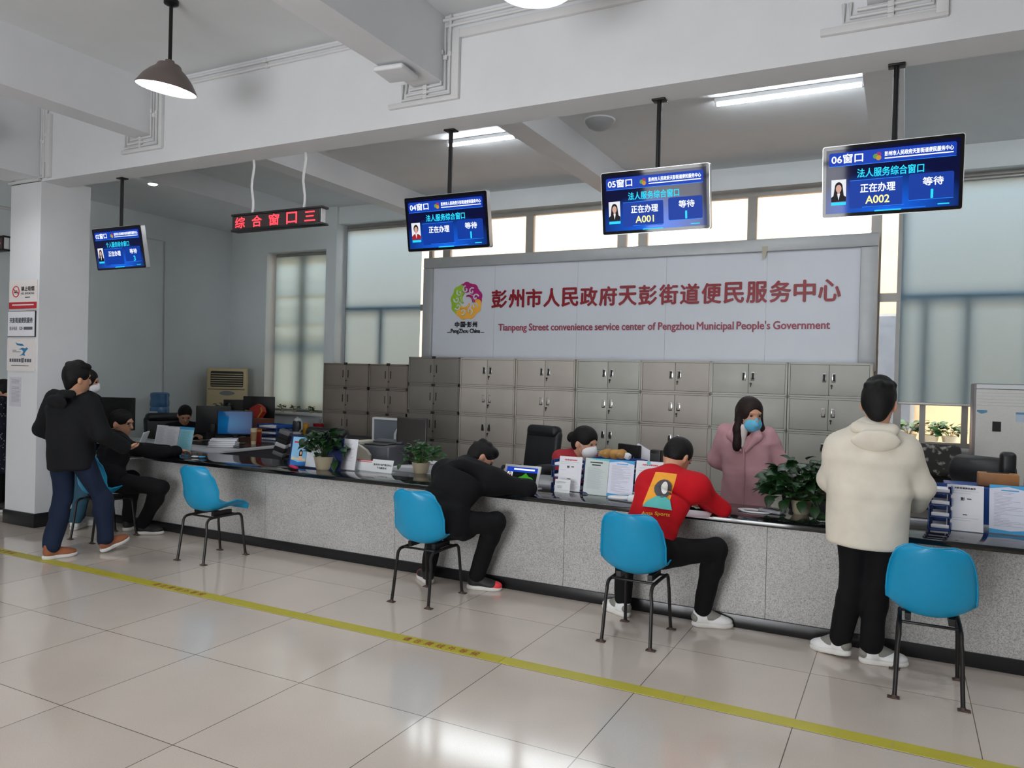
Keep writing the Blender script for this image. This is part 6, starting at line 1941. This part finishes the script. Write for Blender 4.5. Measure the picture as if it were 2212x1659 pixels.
for q in ((0, 0), (.0012, 0), (0, .0012)):
    mb.add([drop(x0 + (vx - a) * sx + q[0], y0 - .006 + (vy - c) / (e - c) * .030 - (vx - a) * sx * .05 + q[1], .004) for vx, vy in vs], fs)
mb.build('yellow_lettering', mat('yellow_print', (226, 168, 48), rough=.7), sweater, sm=0)

# --- man in black bending over the counter
hd = A3(1037, 992, y=5.42)
J = dict(pel=(-3.13, 4.86, .56), waist=(-3.10, 4.98, .70), chest=(-3.06, 5.14, .86), neck=hd + V(-.06, -.10, -.075), head=hd,
         shL=A3(962, 1022, y=5.25), shR=A3(1066, 1040, y=5.25), elL=(-3.40, 5.38, .81), elR=(-2.60, 5.37, .80), wrL=(-3.10, 5.60, .795), wrR=(-2.84, 5.58, .795),
         handL=V(.85, .5, -.05), handR=V(-.85, .45, -.05), palmL=V(0, 0, -1), palmR=V(0, 0, -1),
         hiL=(-3.22, 4.89, .54), hiR=(-3.05, 4.89, .54), knL=(-3.33, 5.23, .53), knR=(-2.76, 5.17, .555), anL=(-3.36, 5.16, .085), anR=(-2.955, 5.21, .085), toeL=V(-.75, .6, 0), toeR=V(.95, .28, 0))
P = Person('person in black clothes sitting and bending far over the counter beside the white tablet', (-3.13, 4.86, 0), J, (.62, .50, -.60), up=(.1, .5, .8))
P.body().hair(mode='short', seed=3)
S = Solid(); P.torso(S, .046, low=-.03); P.arms(S, .030, .92, gl=.026, k=.07)
S.limb(P.J['neck'] - P.spine * .06, P.J['neck'] + V(0, 0, .02), (.095), .080, k=.05)
S.loft(V(-3.09, 4.86, .455), V(-3.11, 4.90, .68), (.235, .17), (.215, .16), P.side, V(0, 1, 0), k=.06, r=.05)
S.limb(V(-3.02, 4.93, .57), V(-2.93, 5.03, .51), .13, .085, k=.06).limb(V(-2.97, 4.99, .52), V(-2.96, 5.02, .44), .06, .03, k=.05)
S.build('coat', M_BLKCLOTH, P.t, fold=.003, fseed=7, smooth=3)
S = Solid(); S.loft(V(-3.13, 4.87, .47), V(-3.125, 4.9, .6), (.17, .13), (.16, .12), P.side, V(0, 1, 0), k=.05, r=.04); P.legs(S, .020, .93, ga=.026)
S.build('trousers', M_BLKPANT, P.t, fold=.006, fseed=8)
for q in 'LR': P.shoe(q, M_KSHOE, M_WSOLE, accent=M_RSHOE)

# --- man in the ivory jacket, standing with his back to us
hd = A3(1899, 872, y=5.04)
cx = -.165
J = dict(pel=(cx, 5.06, .90), waist=(cx - .005, 5.05, 1.05), chest=(cx, 5.04, 1.25), neck=(hd[0] - .01, 5.03, 1.43), head=hd,
         shL=(cx - .160, 5.04, 1.30), shR=(cx + .172, 5.04, 1.30), elL=(cx - .225, 5.12, 1.09), elR=(cx + .275, 5.14, 1.08), wrL=(cx - .08, 5.38, 1.02), wrR=(cx + .255, 5.38, .945),
         handL=V(.6, .8, -.1), handR=V(-.5, .7, -.45), palmL=V(0, -.3, -1), palmR=V(-.3, -.2, -1),
         hiL=(cx - .085, 5.06, .86), hiR=(cx + .09, 5.06, .86), knL=(-.245, 5.09, .47), knR=(-.105, 5.07, .47), anL=(-.305, 5.12, .10), anR=(-.135, 5.10, .085), toeL=V(-.86, .5, -.12), toeR=V(.96, .28, 0))
P = Person('person in an ivory hooded jacket and black trousers standing at the counter', (cx, 5.06, 0), J, (.12, .98, -.12))
P.body().hair(mode='short', seed=5)
S = Solid()
fr = V(0, 1, 0)
S.loft(V(cx - .01, 5.05, .715), V(cx - .01, 5.045, 1.05), (.225, .165), (.232, .170), V(1, 0, 0), fr, k=.04, r=.025)
S.loft(V(cx - .01, 5.045, 1.05), V(cx, 5.04, 1.25), (.232, .170), (.222, .150), V(1, 0, 0), fr, k=.06, r=.03)
S.loft(V(cx, 5.04, 1.23), V(cx, 5.035, 1.425), (.215, .142), (.095, .085), V(1, 0, 0), fr, k=.08, r=.05)
P.arms(S, .032, .92, gl=.034, k=.045)
S.limb(V(cx, 5.03, 1.40), V(cx - .16, 5.04, 1.30), .075, .075, k=.08).limb(V(cx, 5.03, 1.40), V(cx + .172, 5.04, 1.30), .075, .075, k=.08)
S.build('jacket', M_IVORY, P.t, fold=.0024, fseed=11, smooth=4)
S = Solid()
S.ell(V(cx + .03, 4.905, 1.355), (.135, .030, .066), [V(1, 0, 0), V(0, .94, .34), V(0, -.34, .94)], k=.03)
S.limb(V(cx - .075, 4.965, 1.425), V(cx + .115, 4.955, 1.420), .034, k=.05).limb(V(cx - .075, 4.965, 1.425), V(cx - .05, 5.05, 1.44), .028, k=.03).limb(V(cx + .115, 4.955, 1.42), V(cx + .09, 5.06, 1.435), .028, k=.03)
S.build('hood', M_IVORY, P.t, fold=.003, fseed=12, smooth=3)
S = Solid(); S.loft(V(cx, 5.06, .80), V(cx, 5.055, .98), (.175, .125), (.16, .115), V(1, 0, 0), fr, k=.05, r=.03); P.legs(S, .016, .93, ga=.030)
S.build('trousers', M_BLKPANT, P.t, fold=.005, fseed=13)
for q in 'LR': P.shoe(q, M_WSHOE, M_WSOLE, W=.056, hsock=M_WSOCK, panel=M_SHOEGREY)

# --- man in the dark jacket walking up at the left
hd = A3(166, 818, y=4.28)
cx = -6.60
J = dict(pel=(cx + .06, 4.24, .89), waist=(cx + .03, 4.24, 1.05), chest=(cx, 4.25, 1.25), neck=(hd[0] - .01, 4.26, 1.42), head=hd,
         shL=(cx - .17, 4.22, 1.37), shR=(cx + .19, 4.30, 1.36), elL=(cx - .37, 4.24, 1.09), elR=(cx + .30, 4.36, 1.07), wrL=(cx - .24, 4.44, .95), wrR=(cx + .28, 4.60, .93),
         handL=V(.6, .6, -.4), handR=V(-.1, .95, -.05), palmL=V(.6, -.2, -.6), palmR=V(-.4, 0, .8),
         hiL=(cx - .03, 4.22, .86), hiR=(cx + .14, 4.27, .86), knL=(cx + .01, 4.20, .48), knR=(cx + .22, 4.43, .47), anL=(cx + .10, 4.04, .085), anR=(cx + .27, 4.43, .105), toeL=V(.22, .97, 0), toeR=V(.06, .99, .30))
P = Person('person in a dark hooded jacket, navy jeans and brown shoes walking past the pillar', (cx, 4.24, 0), J, (.15, .97, -.05))
P.body().hair(mode='short', seed=8)
S = Solid(); fr = P.front
S.loft(V(cx + .05, 4.24, .74), V(cx + .03, 4.24, 1.05), (.215, .155), (.215, .155), P.side, fr, k=.04, r=.03)
S.loft(V(cx + .03, 4.24, 1.05), V(cx, 4.25, 1.30), (.215, .155), (.215, .140), P.side, fr, k=.06, r=.03)
S.loft(V(cx, 4.25, 1.28), V(cx, 4.26, 1.42), (.21, .135), (.13, .095), P.side, fr, k=.08, r=.05)
P.arms(S, .034, .93, gl=.032, k=.06)
S.build('jacket', M_CHAR, P.t, fold=.0035, fseed=21, smooth=3)
S = Solid(); S.ell(V(cx + .02, 4.115, 1.345), (.150, .036, .070), [V(1, 0, 0), V(0, .94, .34), V(0, -.34, .94)], k=.03)
S.limb(V(cx - .11, 4.17, 1.42), V(cx + .14, 4.17, 1.42), .042, k=.05)
S.build('hood', M_CHAR, P.t, fold=.005, fseed=22)
S = Solid(); S.loft(V(cx + .06, 4.24, .78), V(cx + .05, 4.24, .95), (.175, .125), (.16, .115), P.side, fr, k=.05, r=.03); P.legs(S, .020, .93, ga=.034)
S.build('jeans', M_JEANS, P.t, fold=.007, fseed=23)
for q in 'LR': P.shoe(q, M_BSHOE, M_WSOLE, hsock=M_GSOCK)
S = None

# --- woman hidden behind him
hd = A3(188, 826, y=4.98)
cx = -7.42
J = dict(pel=(cx - .05, 4.96, .86), neck=(hd[0] - .01, 4.97, 1.385), head=hd, shL=(cx - .12, 5.06, 1.31), shR=(cx + .15, 4.93, 1.31), elL=(cx - .16, 5.12, 1.05), elR=(cx + .16, 4.98, 1.05),
         wrL=(cx - .05, 5.25, .92), wrR=(cx + .15, 5.20, .92), handL=V(.4, .9, 0), handR=V(.1, .95, 0), hiL=(cx - .13, 4.98, .83), hiR=(cx + .03, 4.94, .83), knL=(cx - .14, 5.0, .46), knR=(cx + .02, 4.96, .46),
         anL=(cx - .17, 5.0, .085), anR=(cx - .06, 4.90, .085), toeL=V(.2, .97, 0), toeR=V(-.5, .85, 0))
P = Person('person with long dark hair and a white mask standing hidden behind the walking one', (cx, 4.96, 0), J, (.62, .75, -.1), build=.88, head_r=1.04)
P.body(h=.010).hair(mode='long', h=.009)
S = Solid(); P.torso(S, .025, low=-.05); P.arms(S, .022, .92); S.build('jacket', M_BLKCLOTH, P.t, h=.011, fold=.005)
S = Solid(); S.loft(P.J['pel'] - V(0, 0, .08), P.J['pel'] + V(0, 0, .1), (.155, .115), (.14, .105), P.side, P.front, k=.05, r=.03); P.legs(S, .016, .93, ga=.03); S.build('jeans', M_TEALJEANS, P.t, h=.010, fold=.006)
for q in 'LR': P.shoe(q, M_WSHOE, M_WSOLE, W=.045)
def mask(P, m, dims=(.068, .058, .060), off=(.052, -.055), h=.005, strap=True):
    r = P.hr; hd, f, u, s = P.J['head'], P.face, P.up, P.hs
    S = Solid(); S.ell(hd + f * off[0] * r + u * off[1] * r, (dims[0] * r, dims[1] * r, dims[2] * r), [s, f, u], k=.02)
    S.limb(hd + f * .104 * r - u * .006 * r, hd + f * .102 * r - u * .05 * r, .010, .018, k=.03)
    S.cut(hd + f * .030 * r, -f)
    o = S.build('face_mask', m, P.t, h=h, smooth=1)
    if strap:
        mb = MB()
        for q in (-1, 1):
            e = hd + s * q * .084 * r - f * .012 * r + u * .0 * r
            mb.tube([hd + s * q * .066 * r + f * .040 * r - u * .028 * r, e + u * .012, e - u * .02, hd + s * q * .064 * r + f * .045 * r - u * .085 * r], .0016, 5)
        mb.build('ear_loop', M_WHITEP, o)
    return o
M_KN = mat('white_mask_cloth', (232, 232, 234), rough=.8, var=.02); M_BLUEMASK = mat('blue_mask_cloth', (100, 186, 222), rough=.75, var=.05, scale=20)
mask(P, M_KN)

# --- man in glasses seated at the left end
hd = A3(262, 914, y=5.13)
J = dict(pel=(-6.93, 4.84, .555), waist=(-6.94, 4.89, .67), chest=(-6.96, 4.96, .82), neck=hd + V(-.045, -.055, -.14), head=hd, shL=hd + V(-.19, .01, -.235), shR=hd + V(.12, -.12, -.235),
         elL=(-7.14, 5.38, .81), elR=(-6.80, 5.34, .80), wrL=(-6.95, 5.58, .795), wrR=(-6.84, 5.60, .795), handL=V(.8, .5, -.05), handR=V(.1, .95, -.05), palmL=V(0, 0, -1), palmR=V(0, 0, -1),
         hiL=(-7.02, 4.88, .54), hiR=(-6.84, 4.88, .54), knL=(-7.08, 5.24, .53), knR=(-6.50, 5.13, .49), anL=(-7.03, 5.17, .085), anR=(-6.76, 5.12, .085), toeL=V(-.2, .97, 0), toeR=V(.8, .55, 0))
P = Person('person in black clothes and glasses sitting at the left end of the counter', (-6.93, 4.85, 0), J, (.86, .46, -.16))
P.body().hair(mode='crop', seed=9)
S = Solid(); P.torso(S, .028, low=-.03); P.arms(S, .024, .92); S.limb(P.J['neck'] - P.spine * .05, P.J['neck'], .080, .068, k=.03)
S.loft(V(-6.93, 4.84, .47), V(-6.93, 4.9, .66), (.19, .15), (.18, .14), P.side, V(0, 1, 0), k=.06, r=.05)
S.build('jacket', M_BLKCLOTH, P.t, fold=.006, fseed=31)
S = Solid(); S.loft(V(-6.93, 4.86, .48), V(-6.93, 4.9, .6), (.17, .13), (.16, .12), P.side, V(0, 1, 0), k=.05, r=.04); P.legs(S, .018, .93, ga=.026); S.build('trousers', M_BLKPANT, P.t, fold=.006, fseed=32)
for q in 'LR': P.shoe(q, M_KSHOE, M_WSOLE)
mb = MB(); hd, f, u, s = P.J['head'], P.face, P.up, P.hs
for q in (-1, 1):
    c = hd + s * q * .034 + f * .104 + u * .008
    mb.tube([c + s * .026 * math.cos(k * PI / 8) + u * .019 * math.sin(k * PI / 8) for k in range(16)], .0022, 6, closed=True)
    mb.tube([c + s * q * .026, hd + s * q * .084 + f * .03 + u * .012, hd + s * q * .086 - f * .02 + u * .006], .002, 6)
mb.tube([hd - s * .008 + f * .108 + u * .01, hd + s * .008 + f * .108 + u * .01], .002, 6)
mb.build('glasses', M_BLACK, P.t)

# --- woman in the pink coat behind the counter
hd = A3(1620, 898, y=6.42)
cx = hd[0] - .035
J = dict(pel=(cx, 6.52, .84), waist=(cx, 6.51, .98), chest=(cx, 6.51, 1.16), neck=(hd[0] - .015, 6.47, 1.335), head=hd, shR=(cx - .165, 6.50, 1.255), shL=(cx + .155, 6.54, 1.255),
         elR=(cx - .265, 6.60, 1.02), elL=(cx + .25, 6.64, 1.02), wrR=(cx - .08, 6.74, .90), wrL=(cx + .06, 6.76, .90), handR=V(.9, .2, -.2), handL=V(-.9, .2, -.2), palmR=V(0, 1, 0), palmL=V(0, 1, 0),
         hiL=(cx + .08, 6.53, .81), hiR=(cx - .08, 6.53, .81), knL=(cx + .085, 6.52, .45), knR=(cx - .085, 6.52, .45), anL=(cx + .085, 6.55, .085), anR=(cx - .085, 6.55, .085), toeL=V(.1, -.99, 0), toeR=V(-.1, -.99, 0))
P = Person('person in a pink coat and blue face mask standing behind the counter', (cx, 6.52, 0), J, (.60, -.78, -.10), build=.90, head_r=1.12)
P.body().hair(M_HAIRB, mode='long', seed=4)
S = Solid(); fr = V(0, -1, 0); X1 = V(1, 0, 0)
S.loft(V(cx, 6.52, .60), V(cx, 6.515, .95), (.205, .155), (.195, .145), X1, fr, k=.04, r=.03)
S.loft(V(cx, 6.515, .95), V(cx, 6.51, 1.20), (.195, .145), (.195, .128), X1, fr, k=.06, r=.03)
S.loft(V(cx, 6.51, 1.18), V(cx, 6.49, 1.33), (.19, .12), (.10, .085), X1, fr, k=.08, r=.05)
P.arms(S, .030, .92, gl=.030, k=.05)
S.build('coat', M_PINK, P.t, fold=.005, fseed=41, smooth=3)
S = Solid()
for q in (-1, 1):
    S.limb(V(cx + q * .075, 6.425, 1.335), V(cx + q * .105, 6.375, 1.24), .026, .034, k=.02).limb(V(cx + q * .105, 6.375, 1.24), V(cx + q * .02, 6.362, 1.12), .034, .012, k=.02)
S.limb(V(cx - .07, 6.52, 1.345), V(cx + .07, 6.52, 1.345), .03, k=.03)
S.build('collar', M_PINK, P.t, h=.006, fold=.003)
S = Solid(); S.limb(V(cx - .01, 6.385, 1.30), V(cx - .01, 6.372, 1.16), .045, .014, k=.03); S.build('shirt', M_INNER, P.t, h=.007)
MB().tube([(cx + .005, 6.362, 1.14), (cx + .012, 6.352, .95), (cx + .010, 6.352, .62)], .006, 6).build('placket', M_PINK, P.t)
S = Solid(); P.legs(S, .016, .96); S.loft(V(cx, 6.52, .76), V(cx, 6.52, .9), (.15, .11), (.14, .11), X1, fr); S.build('trousers', M_BLKPANT, P.t, h=.011)
for q in 'LR': P.shoe(q, M_KSHOE, M_WSOLE, W=.045)
mask(P, M_BLUEMASK, dims=(.066, .046, .056), off=(.056, -.055))

# --- clerk in crimson with a white mask, seated behind the counter
hd = A3(1263, 956, y=6.42)
J = dict(pel=(hd[0] - .22, 6.65, .52), waist=(hd[0] - .19, 6.62, .64), chest=(hd[0] - .13, 6.54, .80), neck=hd + V(-.055, .03, -.115), head=hd, shL=(hd[0] - .04, 6.64, .965), shR=(hd[0] - .20, 6.36, .945),
         elL=(hd[0] + .08, 6.54, .74), elR=(hd[0] - .17, 6.30, .78), wrL=(hd[0] + .20, 6.40, .80), wrR=(hd[0] + .05, 6.28, .80), handL=V(.8, -.5, 0), handR=V(.95, .1, 0), palmL=V(0, 0, -1), palmR=V(0, 0, -1),
         hiL=(hd[0] - .16, 6.72, .50), hiR=(hd[0] - .20, 6.56, .50), knL=(hd[0] + .12, 6.60, .50), knR=(hd[0] + .10, 6.46, .50), anL=(hd[0] + .12, 6.56, .09), anR=(hd[0] + .1, 6.44, .09), toeL=V(.9, -.2, 0), toeR=V(.9, -.2, 0))
P = Person('person in a crimson jacket with a hair bun and white mask behind the notices', (hd[0] - .2, 6.65, 0), J, (.95, -.16, -.26), build=.9, head_r=1.12)
P.body().hair(mode='bun', seed=6)
S = Solid(); P.torso(S, .022, low=-.04); P.arms(S, .020, .92); S.build('jacket', M_CRIM, P.t, fold=.005, fseed=51)
S = Solid(); S.limb(P.J['neck'] + P.front * .045 - V(0, 0, .015), P.J['chest'] + P.front * .085, .05, .03, k=.03); S.build('shirt', M_INNER, P.t, h=.008)
S = Solid(); P.legs(S, .016, .96); S.build('trousers', M_BLKPANT, P.t, h=.012)
for q in 'LR': P.shoe(q, M_KSHOE, M_WSOLE, W=.045)
mask(P, M_KN, dims=(.068, .066, .062), off=(.060, -.058))
office_chair('office chair carrying the clerk in the white mask', P.J['pel'][0] - .02, 6.70, R_(70), .80, .42)

# --- clerk at the far left, seated
hd = A3(399, 897, y=7.15)
J = dict(pel=(hd[0] - .16, 7.30, .52), neck=hd + V(-.05, .03, -.13), head=hd, shL=(hd[0] + .06, 7.38, .86), shR=(hd[0] - .18, 7.08, .86), elL=(hd[0] + .18, 7.28, .70), elR=(hd[0] - .08, 6.92, .70), wrL=(hd[0] + .32, 7.08, .79), wrR=(hd[0] + .18, 6.88, .79),
         handL=V(.9, -.3, 0), handR=V(.95, .1, 0), hiL=(hd[0] - .1, 7.38, .50), hiR=(hd[0] - .14, 7.2, .50), knL=(hd[0] + .2, 7.26, .50), knR=(hd[0] + .18, 7.1, .50), anL=(hd[0] + .2, 7.22, .09), anR=(hd[0] + .18, 7.08, .09), toeL=V(.9, -.2, 0), toeR=V(.9, -.2, 0))
P = Person('person with dark tied hair seated at the far left desk, looking down', (hd[0] - .16, 7.3, 0), J, (.74, -.42, -.48), build=.9, head_r=1.04)
P.body(h=.010).hair(mode='bun', seed=7, h=.008)
S = Solid(); P.torso(S, .022); P.arms(S, .020, .92); S.build('jacket', M_BLKCLOTH, P.t, h=.011, fold=.005)
S = Solid(); P.legs(S, .016, .96); S.build('trousers', M_BLKPANT, P.t, h=.012)
for q in 'LR': P.shoe(q, M_KSHOE, M_WSOLE, W=.045)

# --- woman at the left edge behind the pillar
hd = A3(8, 846, y=5.05)
cx = hd[0]
J = dict(pel=(cx - .03, 5.05, .83), neck=(cx - .01, 5.06, 1.29), head=hd, shL=(cx - .13, 5.16, 1.22), shR=(cx + .10, 4.94, 1.22), elL=(cx - .16, 5.2, .97), elR=(cx + .10, 4.98, .97), wrL=(cx + .0, 5.36, .88), wrR=(cx + .12, 5.2, .88),
         handL=V(.4, .9, 0), handR=V(.3, .9, 0), hiL=(cx - .09, 5.1, .8), hiR=(cx + .04, 5.0, .8), knL=(cx - .09, 5.1, .44), knR=(cx + .04, 5.0, .44), anL=(cx - .09, 5.1, .085), anR=(cx + .03, 5.0, .085), toeL=V(.6, .7, 0), toeR=V(.6, .7, 0))
P = Person('person in a dark dotted dress half hidden by the pillar at the left edge', (cx, 5.05, 0), J, (.68, .7, -.2), build=.86, head_r=1.04)
P.body(h=.010).hair(mode='bob', h=.009)
S = Solid(); P.torso(S, .02); P.arms(S, .018, .9); S.loft(V(cx - .03, 5.05, .45), V(cx - .03, 5.05, .9), (.22, .18), (.155, .115), P.side, P.front, k=.05, r=.02)
dr = S.build('dress', M_DOT, P.t, h=.011, fold=.004)
nt, b_ = nodes_of(M_DOT)
tc = nt.nodes.new('ShaderNodeTexCoord'); vo = nt.nodes.new('ShaderNodeTexVoronoi'); vo.inputs['Scale'].default_value = 38
nt.links.new(tc.outputs['Object'], vo.inputs['Vector'])
lt = nt.nodes.new('ShaderNodeMath'); lt.operation = 'LESS_THAN'; lt.inputs[1].default_value = .22
nt.links.new(vo.outputs['Distance'], lt.inputs[0])
mx = nt.nodes.new('ShaderNodeMix'); mx.data_type = 'RGBA'
src = b_.inputs['Base Color'].links[0].from_socket
nt.links.new(lt.outputs[0], mx.inputs['Factor']); nt.links.new(src, mx.inputs['A']); mx.inputs['B'].default_value = lin((150, 152, 164))
nt.links.new(mx.outputs['Result'], b_.inputs['Base Color'])
S = Solid(); P.legs(S, .012, .96); S.build('leggings', M_BLKPANT, P.t, h=.012)
for q in 'LR': P.shoe(q, M_KSHOE, M_WSOLE, W=.045)
